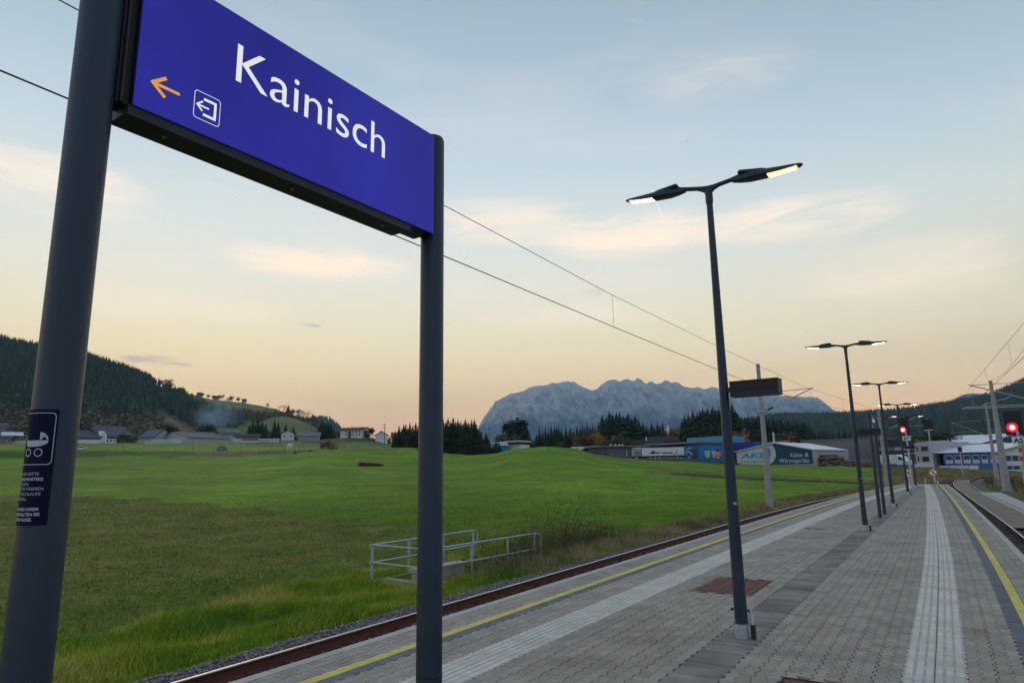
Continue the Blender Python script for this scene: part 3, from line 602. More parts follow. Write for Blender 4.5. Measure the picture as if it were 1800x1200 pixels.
def tree_data(kind):
    if kind in TREE: return TREE[kind]
    out = []
    for s in range(3):
        if kind == 'spruce': cr, tr = conifer_mb(s + 10, 24, 11, .20, .35, .02), trunk_mb(s, .95, .012, 0)
        elif kind == 'spruce_wide': cr, tr = conifer_mb(s + 30, 22, 13, .31, .3, .02), trunk_mb(s, .95, .014, 0)
        elif kind == 'thin_spruce': cr, tr = conifer_mb(s + 60, 22, 9, .13, .35, .10), trunk_mb(s, .95, .011, 0)
        elif kind == 'pine': cr, tr = leafy_mb(s + 5, 420, (.24, .24, .34), .70, .045, 9, .33), trunk_mb(s + 3, .95, .016, 8, .22, .4)
        elif kind == 'round': cr, tr = leafy_mb(s + 15, 620, (.40, .40, .42), .56, .042, 9, .10), trunk_mb(s + 8, .8, .022, 8, .3, .25)
        elif kind == 'sparse': cr, tr = leafy_mb(s + 25, 240, (.40, .40, .42), .60, .036, 11, .15), trunk_mb(s + 18, .9, .02, 14, .34, .2)
        elif kind == 'bush': cr, tr = leafy_mb(s + 45, 520, (.62, .62, .5), .48, .055, 8, .02), trunk_mb(s + 28, .7, .02, 8, .4, .05)
        out.append((cr, tr))
    TREE[kind] = out; return out
_tm = {}
def plant_tree(kind, leaf, x, yt, yb, D, label, cat='tree', group=None, wide=1., name=None, base=None, bark=None):
    """crown top at picture row yt, foot on the ground at distance D"""
    p = at_d(x, yb, D); z0 = gz(p.x, p.y) if base is None else base(p.x, p.y)
    top = at_d(x, yt, D).z; H = max(1.5, top - z0)
    s = rnd.randrange(3); key = (kind, leaf.name, s)
    if key not in _tm:
        cr, tr = tree_data(kind)[s]; _tm[key] = (cr.data(kind + '_crown', leaf), tr.data(kind + '_trunk', bark or BARK))
    mc, mtk = _tm[key]
    nm = name or {'spruce': 'spruce_tree', 'spruce_wide': 'spruce_tree', 'thin_spruce': 'spruce_tree', 'pine': 'pine_tree', 'round': 'broadleaf_tree', 'sparse': 'broadleaf_tree', 'bush': 'bush'}[kind]
    t = thing(nm, label, cat, (p.x, p.y, z0 - .1), rnd.random() * 6.28, group); t.scale = (H * wide, H * wide, H)
    link('crown', mc, t); link('trunk', mtk, t); return t
# dense forest as stuff
def tmpl(mb, m=None):
    me = mb.data('t', NEEDLE); V, T, M = mesh_tris(me); bpy.data.meshes.remove(me); return V, T, M
far_con = []
for s in range(4): far_con.append(tmpl(conifer_mb(100 + s, 6, 5, .20, .3, .0)))
tiny_con = [tmpl(conifer_mb(200 + s, 3, 3, .24, .3, .0)) for s in range(3)]
far_leaf = [tmpl(leafy_mb(300 + s, 84, (.42, .42, .52), .5, .095, 6, .0)) for s in range(3)]
def forest(name, h, poly, n, hgt, mats, tm, label, extra=None, d_lo=None, d_hi=None, snap=.35):
    a = rng.uniform(h.az[0], h.az[-1], n); lo = d_lo or h.d0; hi = d_hi or h.d1 * 1.02
    d = np.sqrt(rng.uniform(lo ** 2, hi ** 2, n)); z = h.height(a, d)
    P = np.stack([np.sin(a) * d, np.cos(a) * d, z - .6], -1); px, py = project(P)
    k = inpoly(px, py, poly) & (px > -160) & (px < 2000)
    P = P[k]; m = len(P); sc = rng.uniform(.7, 1.15, m) * hgt
    w = rng.integers(0, len(tm), m)
    me = scatter(name, tm, P, sc, rng.uniform(0, 6.3, m), mats, w)
    o = link(name, me); tag(o, label, None, None, 'stuff'); return o
FOREST_N = mat('forest_needles', (.034, .055, .030), .9, var=.45, scale=.03, island=.5, spec=.08)
FOREST_L = mat('forest_leaves', (.19, .155, .075), .9, var=.4, scale=.04, island=.5, spec=.08)
forest('hill_forest', HILL_L, [(-400, 300), (0, 570), (150, 610), (262, 668), (270, 690), (318, 701), (345, 717), (380, 731), (428, 741), (420, 752), (345, 752), (305, 733), (282, 715), (262, 745), (-400, 745)], 15000, 20, FOREST_N, far_con, 'dark conifer forest covering the steep hill at the left')
forest('hill_mixed_trees', HILL_L, [(-400, 300), (0, 600), (150, 640), (262, 680), (318, 701), (345, 717), (420, 741), (345, 752), (282, 715), (262, 745), (-400, 745)], 2600, 16, FOREST_L, far_leaf, 'olive and brown broadleaf trees scattered through the hill forest')
forest('hill_edge_trees', HILL_L, [(352, 730), (390, 724), (440, 728), (505, 732), (545, 742), (600, 770), (560, 762), (500, 742), (430, 745), (400, 752)], 11000, 11, FOREST_L, far_leaf, 'strip of bare brown trees between the two pastures of the left hill')
forest('foot_woods', HILL_L, [(-400, 700), (60, 705), (130, 715), (200, 722), (262, 735), (280, 757), (280, 800), (-400, 800)], 4600, 15, FOREST_L, far_leaf, 'brown and olive broadleaf wood along the foot of the left hill', d_lo=640, d_hi=900)
forest('ridge_forest', RIDGE_R, [(900, 400), (2600, 400), (2600, 830), (900, 830)], 15000, 17, FOREST_N, tiny_con, 'dark forest covering the long ridge on the right')
forest('spur_forest', sp_, [(0, 0), (1800, 0), (1800, 900), (0, 900)], 900, 24, FOREST_N, tiny_con, 'conifers on the blue spur behind the apartment house')

# ------------------------------------------------------------------ platform
CON = mat('paver_concrete', (.345, .306, .248), .85, var=.16, scale=1.1, bump=.35, bscale=220, island=.13, stain=.42)
CON_D = mat('slab_concrete', (.215, .195, .172), .85, var=.5, scale=1.7, bump=.3, bscale=120, island=.26, detail=8, stain=.75)
CON_L = mat('coping_concrete', (.45, .43, .385), .85, var=.15, scale=2.5, bump=.3, bscale=150, island=.06)
GROOVE = mat('groove_floor', (.46, .43, .37), .9, var=.3, scale=5)  # darker tone for the flat groove floors of the tactile stones
TACT = mat('tactile_concrete', (.62, .59, .51), .8, var=.14, scale=2.2, bump=.3, bscale=160, island=.09, stain=.3)
YEL = mat('yellow_paver', (.66, .54, .11), .75, var=.14, scale=4, bump=.25, bscale=150, island=.06, stain=.25)
BLUE = mat('slate_paver', (.115, .13, .155), .8, var=.2, scale=3, bump=.3, bscale=150, island=.12)
SAND = mat('joint_sand', (.055, .05, .043), .95, var=.3, scale=20)
FARPAVE = mat('paving_far', (.318, .282, .229), .85, var=.12, scale=1.5, bump=.3, bscale=60, island=.10, stain=.42)
REDCOV = mat('red_cover', (.15, .045, .035), .8, var=.25, scale=5, bump=.4, bscale=120, island=.15)
DARKSTEEL = mat('dark_steel', (.03, .03, .032), .6, .4)
edgeR = smooth_tab([(-30, 1.30), (14, 1.30), (20, 1.23), (25.6, 1.12), (31.5, 1.0), (37.7, .88), (45.5, .70), (57.7, .36), (75, -.15), (90, -.7)])
edgeL = smooth_tab([(-30, -6.42), (14, -6.42), (24, -6.36), (36, -6.2), (48, -5.88), (54, -5.55), (60, -5.2), (67, -4.75), (75, -4.0), (90, -2.5)])
YEND, Y0P, YNEAR = 76.0, -14.0, 30.0
platform = thing('platform', None, None); tag(platform, 'island platform paved with interlocking concrete stones', None, None, 'structure')
def ribbon(mb, fa, fb, z, y0, y1, dy=1.0, mi=0, z2=None):
    n = max(2, int((y1 - y0) / dy) + 1); ys = np.linspace(y0, y1, n)
    V = []; 
    for y in ys: V += [(float(fa(y)), y, z), (float(fb(y)), y, z if z2 is None else z2)]
    mb.add(V, [(2 * i, 2 * i + 1, 2 * i + 3, 2 * i + 2) for i in range(n - 1)], mi)
b = MB()   # body below the paving
ribbon(b, lambda y: edgeL(y) + .02, lambda y: edgeR(y) - .02, -.062, Y0P, YEND)
ribbon(b, lambda y: edgeL(y) + .06, lambda y: edgeL(y) + .06, -.062, Y0P, YEND, z2=-.75)
ribbon(b, lambda y: edgeR(y) - .06, lambda y: edgeR(y) - .06, -.062, Y0P, YEND, z2=-.75)
b.add([(edgeL(YEND), YEND, -.06), (edgeR(YEND), YEND, -.06), (edgeR(YEND), YEND, -.75), (edgeL(YEND), YEND, -.75)], [(0, 1, 2, 3)])
b.build('platform_body', [SAND], platform)
def off(f, k): return lambda y: f(y) + k
# across the platform, left to right; offsets follow the two curved edges
LC0, LC1 = off(edgeL, 0), off(edgeL, .15)                      # coping
LP1 = off(edgeL, .61); LY1 = off(edgeL, .76); LB1 = off(edgeL, .93); LT0 = off(edgeL, 1.52); LT1 = off(edgeL, 2.08)
S0, S1 = (lambda y: -2.66 + 0 * y), (lambda y: -2.15 + 0 * y)   # slab strip with the lamps
RC0, RC1 = off(edgeR, -.15), off(edgeR, 0)
RP0 = off(edgeR, -.57); RY0 = off(edgeR, -.70); RB0 = off(edgeR, -.86); RT1 = off(edgeR, -1.38); RT0 = off(edgeR, -1.91)
COVERS = [(-3.97, -2.93, 11.62, 13.36), (-1.63, -.62, 5.9, 7.5)]
FAR_COVERS = [(-4.26, -3.66, 24.2, 24.5), (-1.85, -.90, 36.0, 36.35), (-3.9, -2.95, 55.3, 55.8), (-2.1, -1.2, 62.6, 63.2), (-4.3, -3.5, 40.2, 40.6)]
PER = .2
def paver_poly(w0, w1, y, stag, g0=.004, g1=.004):
    """interlocking stone between two wavy joints; w0, w1 mean joint positions (functions); stone from y to y+PER"""
    a = .0135; P = []
    # joint x offset as a trapezoid wave of y; every second joint mirrored so that the stones are bone shaped
    def wv(yy, k):
        t = ((yy / PER) + (.5 if k % 2 else 0)) % 1.0
        if t < .18: v = 1
        elif t < .32: v = 1 - 2 * (t - .18) / .14
        elif t < .68: v = -1
        elif t < .82: v = -1 + 2 * (t - .68) / .14
        else: v = 1
        return v * a
    ks = [0.0, .18, .32, .68, .82, 1.0] if stag % 2 == 0 else [0., .18, .32, .68, .82, 1.]
    e = .0018
    L = [(t * PER + y) for t in ks]
    return L, wv, e
def stones(mb_fn, fa, fb, n, y0, y1, start=0, keep=None):
    """yield polygons of stones in n columns between fa and fb"""
    out = []
    for c in range(n):
        s = (start + c) % 2; yy = math.floor(y0 / PER) * PER + (PER / 2 if s else 0) - PER / 2 * 0
        while yy < y1:
            a = .0135; ts = (0., .18, .32, .68, .82, 1.); vals = (1, 1, -1, -1, 1, 1)
            gl = .0055 if (c % 2 == 0) else .0022; gr = .0022 if (c % 2 == 0) else .0055
            left, right = [], []
            for t, v in zip(ts, vals):
                y = yy + t * PER; y2 = min(max(y, yy + .0022), yy + PER - .0022)
                f0, f1 = float(fa(y)), float(fb(y)); wdt = (f1 - f0) / n
                xl = f0 + wdt * c + gl - v * a; xr = f0 + wdt * (c + 1) - gr + v * a
                left.append((xl, y2)); right.append((xr, y2))
            out.append(((f0 + wdt * (c + .5), yy + PER / 2), right + left[::-1]))
            yy += PER
    return out
def in_view(x, y, z=0., mgn=40):
    px, py = project(np.array([[x, y, z]])); return -mgn < px[0] < 1800 + mgn and py[0] < 1200 + mgn and (x * F_.x + y * F_.y) > .5
all_p = []
for fa, fb, n, st in ((LC1, LP1, 4, 0), (LB1, LT0, 4, 1), (LT1, S0, 12, 0), (S1, RT0, 12, 1), (RT1, RB0, 4, 0), (RP0, RC0, 3, 1)):
    for c_, poly in stones(None, fa, fb, n, 0., YNEAR, st):
        if not in_view(*c_): continue
        if any(x0 - .01 < c_[0] < x1 + .01 and y0 - .02 < c_[1] < y1 + .02 for x0, x1, y0, y1 in COVERS + FAR_COVERS): continue
        all_p.append((math.hypot(*c_), c_, poly))
all_p.sort(key=lambda t: t[0])
def stone_mesh(poly, cx, cy, h=.05, ch=.0035, tilt=0.):
    """stone with a small chamfer around its upper face"""
    n = len(poly); mx = sum(p[0] for p in poly) / n; my = sum(p[1] for p in poly) / n
    k = 1 - ch / .08
    top = [(mx + (x - mx) * k - cx, my + (y - my) * k - cy, 0.) for x, y in poly]; mid = [(x - cx, y - cy, -ch) for x, y in poly]; bot = [(x - cx, y - cy, -h) for x, y in poly]
    V = top + mid + bot
    F = [tuple(range(n))] + [(i, n + i, n + (i + 1) % n, (i + 1) % n) for i in range(n)] + [(n + i, 2 * n + i, 2 * n + (i + 1) % n, n + (i + 1) % n) for i in range(n)]
    return V, F
_pm = {}
for d_, c_, poly in all_p[:300]:
    V, F = stone_mesh(poly, *c_); key = tuple(round(v, 3) for p in V for v in p)
    if key not in _pm:
        me = bpy.data.meshes.new('paver'); me.from_pydata(V, [], F); me.materials.append(CON); _pm[key] = me
    o = link('paver', _pm[key], platform, (c_[0], c_[1], rnd.uniform(-.0012, .0012)))
mb = MB()
for d_, c_, poly in all_p[300:]:
    V, F = stone_mesh(poly, 0, 0); dz = rnd.uniform(-.0015, .0015)
    if d_ > 14: V, F = [v for v in V], F
    mb.add([(x, y, z + dz) for x, y, z in V], F)
tag(mb.build('paver', CON, platform), None, None, None, 'stuff')
# paving beyond, in plain bays where single stones can no longer be made out, kept a few millimetres apart
mb = MB()
def bays(fa, fb, n, y0, y1, mi, L=.2, gap=.006, mb=mb, z=-.001, bot=-.05):
    ys = np.arange(y0, y1, L)
    for c in range(n):
        for y in ys:
            ye = min(y + L, y1); f0, f1, g0, g1 = float(fa(y)), float(fb(y)), float(fa(ye)), float(fb(ye))
            if not (in_view((f0 + f1) / 2, y, mgn=120)): continue
            a0 = f0 + (f1 - f0) * c / n + gap / 2; a1 = f0 + (f1 - f0) * (c + 1) / n - gap / 2; b0 = g0 + (g1 - g0) * c / n + gap / 2; b1 = g0 + (g1 - g0) * (c + 1) / n - gap / 2
            mb.add([(a0, y + gap / 2, z), (a1, y + gap / 2, z), (b1, ye - gap / 2, z), (b0, ye - gap / 2, z)], [(0, 1, 2, 3)], mi)
for fa, fb, n in ((LC1, LP1, 2), (LB1, LT0, 2), (LT1, S0, 6), (S1, RT0, 6), (RT1, RB0, 2), (RP0, RC0, 2)):
    bays(fa, fb, n, YNEAR, YEND, 0, .4, .012)
tag(mb.build('paver', FARPAVE, platform), None, None, None, 'stuff')
# plain paving outside the picture (behind and beside the camera)
mb = MB(); ribbon(mb, LC1, RC0, -.012, Y0P, 0.2); mb.build('rear_paving', FARPAVE, platform)
def blocks(name, fa, fb, y0, y1, L, m, gap=.004, z=0., h=.05, limit=100, ch=.003, jit=.0012, cat_n=None):
    lst = []
    y = y0
    while y < y1 - .01:
        ye = min(y + L, y1); p = [(float(fa(y)) + gap / 2, y + gap / 2), (float(fb(y)) - gap / 2, y + gap / 2), (float(fb(ye)) - gap / 2, ye - gap / 2), (float(fa(ye)) + gap / 2, ye - gap / 2)]
        c_ = (sum(q[0] for q in p) / 4, (y + ye) / 2)
        if in_view(*c_, mgn=150): lst.append((math.hypot(*c_), c_, p))
        y = ye
    lst.sort(key=lambda t: t[0]); rest = MB()
    for i, (d_, c_, p) in enumerate(lst):
        V, F = stone_mesh(p, *(c_ if i < limit else (0, 0)), h=h, ch=ch); dz = rnd.uniform(-jit, jit)
        if i < limit:
            me = bpy.data.meshes.new(name); me.from_pydata(V, [], F); me.materials.append(m); link(name, me, platform, (c_[0], c_[1], z + dz))
        else: rest.add([(a, b_, c + z + dz) for a, b_, c in V], F)
    if rest.v: tag(rest.build(name, m, platform), None, None, None, 'stuff')
blocks('coping_stone', LC0, LC1, 0, YEND, 1.0, CON_L, .006, .004, .16, 80)
blocks('coping_stone', RC0, RC1, 0, YEND, 1.0, CON_L, .006, .004, .16, 80)
blocks('yellow_paver', LP1, LY1, 0, YEND, .2, YEL, .003, .001, limit=140)
blocks('yellow_paver', RY0, RP0, 0, YEND, .2, YEL, .003, .001, limit=140)
blocks('slate_paver', LY1, LB1, 0, YEND, .2, BLUE, .003, limit=140)
blocks('slate_paver', RB0, RY0, 0, YEND, .2, BLUE, .003, limit=140)
blocks('slab', S0, S1, 0.1, YEND, .5, CON_D, .012, .001, .06, 160, ch=.006, jit=.003)
# ribbed guidance stones: three broad ribs each, toothed outer side
def tactile(fa, fb, y0, y1, limit, toothR=True):
    lst = []
    for half in (0, 1):
        y = y0 + (0.1 if half else 0)
        while y < y1:
            f0, f1 = float(fa(y + .1)), float(fb(y + .1)); m_ = (f0 + f1) / 2; a, c = (f0, m_ - .004) if half == 0 else (m_ + .004, f1)
            if in_view((a + c) / 2, y, mgn=60): lst.append((math.hypot((a + c) / 2, y + .1), half, a, c, y, f0 - float(fa(y)), float(fa(y + .2)) - f0))
            y += .2
    lst.sort(key=lambda t: t[0]); rest = MB()
    for i, (d_, half, a, c, y, s0, s1) in enumerate(lst):
        w = c - a; cx, cy = (a + c) / 2, y + .1; g = .0042
        # cross section: flat-topped ribs
        prof = [(0., -.001), (.06, -.001), (.09, .0045), (.27, .0045), (.30, -.001), (.40, -.001), (.43, .0045), (.61, .0045), (.64, -.001), (.74, -.001), (.77, .0045), (.93, .0045), (.96, -.001), (1., -.001)]
        if half: prof = [(1 - u, z) for u, z in prof][::-1]
        V = []; F = []
        for yy in (y + g, y + .2 - g):
            for u, z in prof: V.append((a + u * w - cx, yy - cy, z + .0015))
        n = len(prof); F += [(k, k + 1, n + k + 1, n + k) for k in range(n - 1)]; MI = [1 if (prof[k][1] < 0 and prof[k + 1][1] < 0) else 0 for k in range(n - 1)]
        # front and back faces down, sides
        o2 = len(V); V += [(a - cx, y + g - cy, -.05), (c - cx, y + g - cy, -.05), (a - cx, y + .2 - g - cy, -.05), (c - cx, y + .2 - g - cy, -.05)]
        F += [tuple([o2] + list(range(n)) [:] + [o2 + 1])[::-1], tuple([o2 + 2] + list(range(n, 2 * n)) + [o2 + 3]), (0, o2, o2 + 2, n), (n - 1, 2 * n - 1, o2 + 3, o2 + 1)]
        # teeth on the outer side
        for q in range(2):
            yb = y + q * .1 + .01 - cy; e = (a - cx) if half == 0 else (c - cx); sgn = -1 if half == 0 else 1
            o3 = len(V); V += [(e, yb, .0005), (e, yb + .08, .0005), (e + sgn * .022, yb + .04, .0005)]; F += [(0 + o3, 1 + o3, 2 + o3)]
        if i < limit:
            me = bpy.data.meshes.new('tactile_stone'); me.from_pydata(V, [], F); me.materials.append(TACT); me.materials.append(GROOVE); me.polygons.foreach_set('material_index', MI + [0] * (len(F) - len(MI))); link('tactile_stone', me, platform, (cx, cy, rnd.uniform(0, .0015)))
        else: rest.add([(p[0] + cx, p[1] + cy, p[2]) for p in V], F); rest.m[-len(F):] = MI + [0] * (len(F) - len(MI))
    tag(rest.build('tactile_stone', [TACT, GROOVE], platform), None, None, None, 'stuff')
tactile(LT0, LT1, 0, YEND, 150); tactile(RT0, RT1, 0, YEND, 150)
# red paved covers with a steel rim, and dark steel frames for further covers
for x0, x1, y0, y1 in COVERS:
    fr = MB(); t_ = .012
    for q in ((x0, x1, y0, y0 + t_), (x0, x1, y1 - t_, y1), (x0, x0 + t_, y0 + t_, y1 - t_), (x1 - t_, x1, y0 + t_, y1 - t_)): fr.b2(*q, -.05, .002)
    cv = fr.build('cover', DARKSTEEL, platform); tag(cv, 'sunken cover paved with red-brown stones')
    for c_, poly in stones(None, lambda y: x0 + .03 + 0 * y, lambda y: x1 - .03 + 0 * y, 7, y0 + .02, y1 - .2):
        cy_ = c_[1]
        if cy_ + .1 > y1 - .015 or cy_ - .1 < y0 + .015: continue
        V, F = stone_mesh(poly, *c_); me = bpy.data.meshes.new('red_paver'); me.from_pydata(V, [], F); me.materials.append(REDCOV); link('red_paver', me, cv, (c_[0], c_[1], rnd.uniform(-.002, .001)))
    pl = MB().b2(x0 + t_, x1 - t_, y0 + t_, y1 - t_, -.03, -.008).build('cover_bed', REDCOV, cv)
for x0, x1, y0, y1 in FAR_COVERS:  # further covers along the platform, built as dark steel frames
    d = MB().b2(x0, x1, y0, y1, -.05, -.004); 
    for k in range(6): d.b2(x0 + .02 + (x1 - x0 - .06) * k / 6, x0 + .02 + (x1 - x0 - .06) * (k + .5) / 6, y0 + .03, y1 - .03, -.004, .001)
    d.build('steel_cover', DARKSTEEL, platform)

# ------------------------------------------------------------------ tracks
RUST = mat('rusty_rail', (.135, .046, .028), .85, .1, var=.3, scale=9, bump=.3, bscale=90)
SHINE = mat('rail_head', (.42, .40, .37), .38, .75, var=.15, scale=8)
SLEEP = mat('sleeper_wood', (.085, .07, .055), .9, var=.3, scale=6, bump=.4, bscale=60)
BALL = mat('ballast_stone', (.23, .215, .20), .9, var=.25, scale=3, island=.45)
BALBED = mat('ballast_bed', (.12, .11, .10), .95, var=.4, scale=18, bump=1., bscale=45)
INFILL = mat('track_infill', (.24, .20, .145), .9, var=.22, scale=1.4, bump=.5, bscale=50, detail=8)
def rail_profile():
    H = .172; return [(-.072, 0), (-.072, .012), (-.014, .03), (-.009, .06), (-.009, .125), (-.030, .137), (-.034, .150), (-.034, .166), (-.026, .172), (.026, .172), (.034, .166), (.034, .150), (.030, .137), (.009, .125), (.009, .06), (.014, .03), (.072, .012), (.072, 0)]
def rail(f, side, z0, y0, y1, parent, step):
    ys = np.arange(y0, y1 + .01, step); prof = rail_profile(); n = len(prof); V = []; F = []; M = []
    for y in ys:
        x = float(f(y)) ; dx = float(f(y + .5) - f(y - .5)); L_ = math.hypot(dx, 1); nx, ny = 1 / L_, -dx / L_
        for u, z in prof: V.append((x + nx * (side * .7525 + u), y + ny * (side * .7525 + u), z0 + z))
    for i in range(len(ys) - 1):
        for k in range(n):
            F.append((i * n + k, i * n + (k + 1) % n, (i + 1) * n + (k + 1) % n, (i + 1) * n + k)); M.append(1 if k in (7, 8, 9) else 0)
    F.append(tuple(range(n))); M.append(0)
    m = MB(); m.v, m.f, m.m = V, F, M
    return m.build('rail', [RUST, SHINE], parent, smooth=True)
ZS = -.622
sl = MB().box((0, 0, -.06), (2.5, .25, .14)).data('sleeper', SLEEP)
clip = MB().box((0, 0, .012), (.05, .10, .024)).tube([(-.02, 0, .02), (-.02, 0, .055)], .013, 6).box((.0, .0, .032), (.06, .05, .015)).data('rail_clip', RUST)
for nm, f, y0, y1 in (('left', trackL, -12, 215), ('right', trackR, -12, 143)):
    t = thing('railway_track', None, None); tag(t, {'left': 'single track with rusty rails along the meadow side of the platform', 'right': 'curving track on the right of the platform with sandy infill between its rails'}[nm], None, None, 'structure')
    rail(f, -1, ZS, y0, y1, t, .5 if nm == 'left' else .6); rail(f, 1, ZS, y0, y1, t, .5)
    y = 2.; k = 0
    while y < min(y1, 150):
        x = float(f(y)); a = math.atan2(float(f(y + .5) - f(y - .5)), 1)
        link('sleeper', sl, t, (x, y, ZS), -a)
        if y < 34:
            for s in (-1, 1):
                for q in (-1, 1):
                    if (nm == 'left' and q == 1 and s == -1) or nm == 'right' or y < 18:
                        link('rail_clip', clip, t, (x + s * .7525 + q * .085, y, ZS + .008), -a + (math.pi if q < 0 else 0))
        y += .6
    m = MB(); g = 1.75
    ribbon(m, lambda y: f(y) - g, lambda y: f(y) + g, ZS - .02, -12, y1, 1.)
    ribbon(m, lambda y: f(y) - g - .5, lambda y: f(y) - g, -.76, -12, y1, 1., z2=ZS - .02)
    ribbon(m, lambda y: f(y) + g, lambda y: f(y) + g + .5, ZS - .02, -12, y1, 1., z2=-.76)
    m.build('ballast_bed', BALBED, t)
    if nm == 'right':
        m = MB(); ribbon(m, lambda y: f(y) - .66, lambda y: f(y) + .66, ZS + .10, 33.6, 118, .8); m.build('infill', INFILL, t)
# loose ballast stones
def stone_t(seed):
    r = random.Random(seed); V = np.array([(1, 0, 0), (0, 1, 0), (-1, 0, 0), (0, -1, 0), (0, 0, 1), (0, 0, -.7), (.7, .7, .3), (-.6, .65, -.2)]) * np.array([r.uniform(.6, 1.1), r.uniform(.6, 1.1), r.uniform(.5, .9)])
    T = np.array([(0, 6, 4), (6, 1, 4), (1, 2, 4), (2, 3, 4), (3, 0, 4), (0, 5, 6), (6, 5, 1), (1, 5, 2), (2, 5, 3), (3, 5, 0)]); return V, T, np.zeros(10, int)
st = [stone_t(i) for i in range(5)]
def scatter_ballast(n, f, u0, u1, y0, y1, s0=.018, s1=.04, zoff=.0, name='ballast', label='grey crushed stone ballast around the rails'):
    y = y0 + (y1 - y0) * rng.random(n) ** 1.5; u = rng.uniform(u0, u1, n); x = f(y) + u
    z = np.where(np.abs(u) > 1.75, ZS - .02 - (np.abs(u) - 1.75) / .5 * .12, ZS - .02) + rng.uniform(0, .03, n) + zoff
    P = np.stack([x, y, z], -1); px, py = project(P); k = (px > -30) & (px < 1830) & (py < 1240) & (np.abs(np.abs(u) - .7525) > .06)
    P = P[k]; m = len(P)
    o = link(name, scatter(name, st, P, rng.uniform(s0, s1, m), rng.uniform(0, 6.3, m), BALL, rng.integers(0, 5, m))); tag(o, label, None, None, 'stuff'); return o
scatter_ballast(12000, trackL, -1.95, -.72, 3, 45, label='grey ballast stones between the far rail and the grass')
scatter_ballast(5000, trackL, -.7, 1.2, 3, 30, label='ballast stones in front of the platform edge')
scatter_ballast(12000, trackR, .85, 3.2, 22, 110, .03, .07, label='ballast stones outside the right-hand track')
scatter_ballast(2500, trackR, -1.6, -.8, 16, 70, .02, .04, label='ballast stones between platform edge and right-hand rail')

# ------------------------------------------------------------------ station furniture
ANTH = mat('anthracite_paint', (.020, .034, .052), .48, .0, var=.16, scale=3, spec=.4, bump=.08, bscale=60)
ANTH2 = mat('anthracite_box', (.018, .019, .020), .5, .2, var=.12, scale=5)
GALV = mat('galvanised_steel', (.42, .46, .47), .45, .35, var=.2, scale=9)
SIGNBLUE = mat('sign_blue', (.012, .014, .30), .45, 0, var=.05, scale=1.5, spec=.25, emit=(.045, .045, .50), strength=.25, emitvar=.3)
NAVY = mat('sticker_navy', (.004, .006, .026), .7, 0, var=.05, spec=.15)
WHITE = mat('white_print', (.78, .78, .74), .5, 0, var=.03)
GREYP = mat('grey_print', (.48, .50, .56), .5, 0, var=.03)
ORANGE = mat('orange_print', (.85, .36, .02), .5, 0, var=.03)
LITW = mat('backlit_white', (.78, .78, .74), .5, 0, var=.02, emit=(.9, .88, .80), strength=.52); LITO = mat('backlit_orange', (.85, .36, .02), .5, 0, var=.02, emit=(1., .42, .02), strength=.45)
BLACK = mat('black_matt', (.012, .012, .012), .6, 0, var=.1)
REDP = mat('red_paint', (.55, .03, .02), .5, 0, var=.1)
def flat_text(mb_target, txt, x0, z0, size, width=None, y=-.004, bold=0., shear=0., align='LEFT', mi=0, sp=1., depth=.0):
    V, Fc = text_flat(txt, size, bold, 'LEFT', shear, sp)
    xs = [v.x for v in V]; k = (width / (max(xs) - min(xs))) if width else 1.; mn = min(xs)
    w = (max(xs) - mn) * k; ox = x0 if align == 'LEFT' else x0 - w
    mb_target.add([(ox + (v.x - mn) * k, y, z0 + v.y) for v in V], Fc, mi)
UX = Vector((.015, 1, 0)).normalized(); SIGN_ROT = math.atan2(UX.y, UX.x)
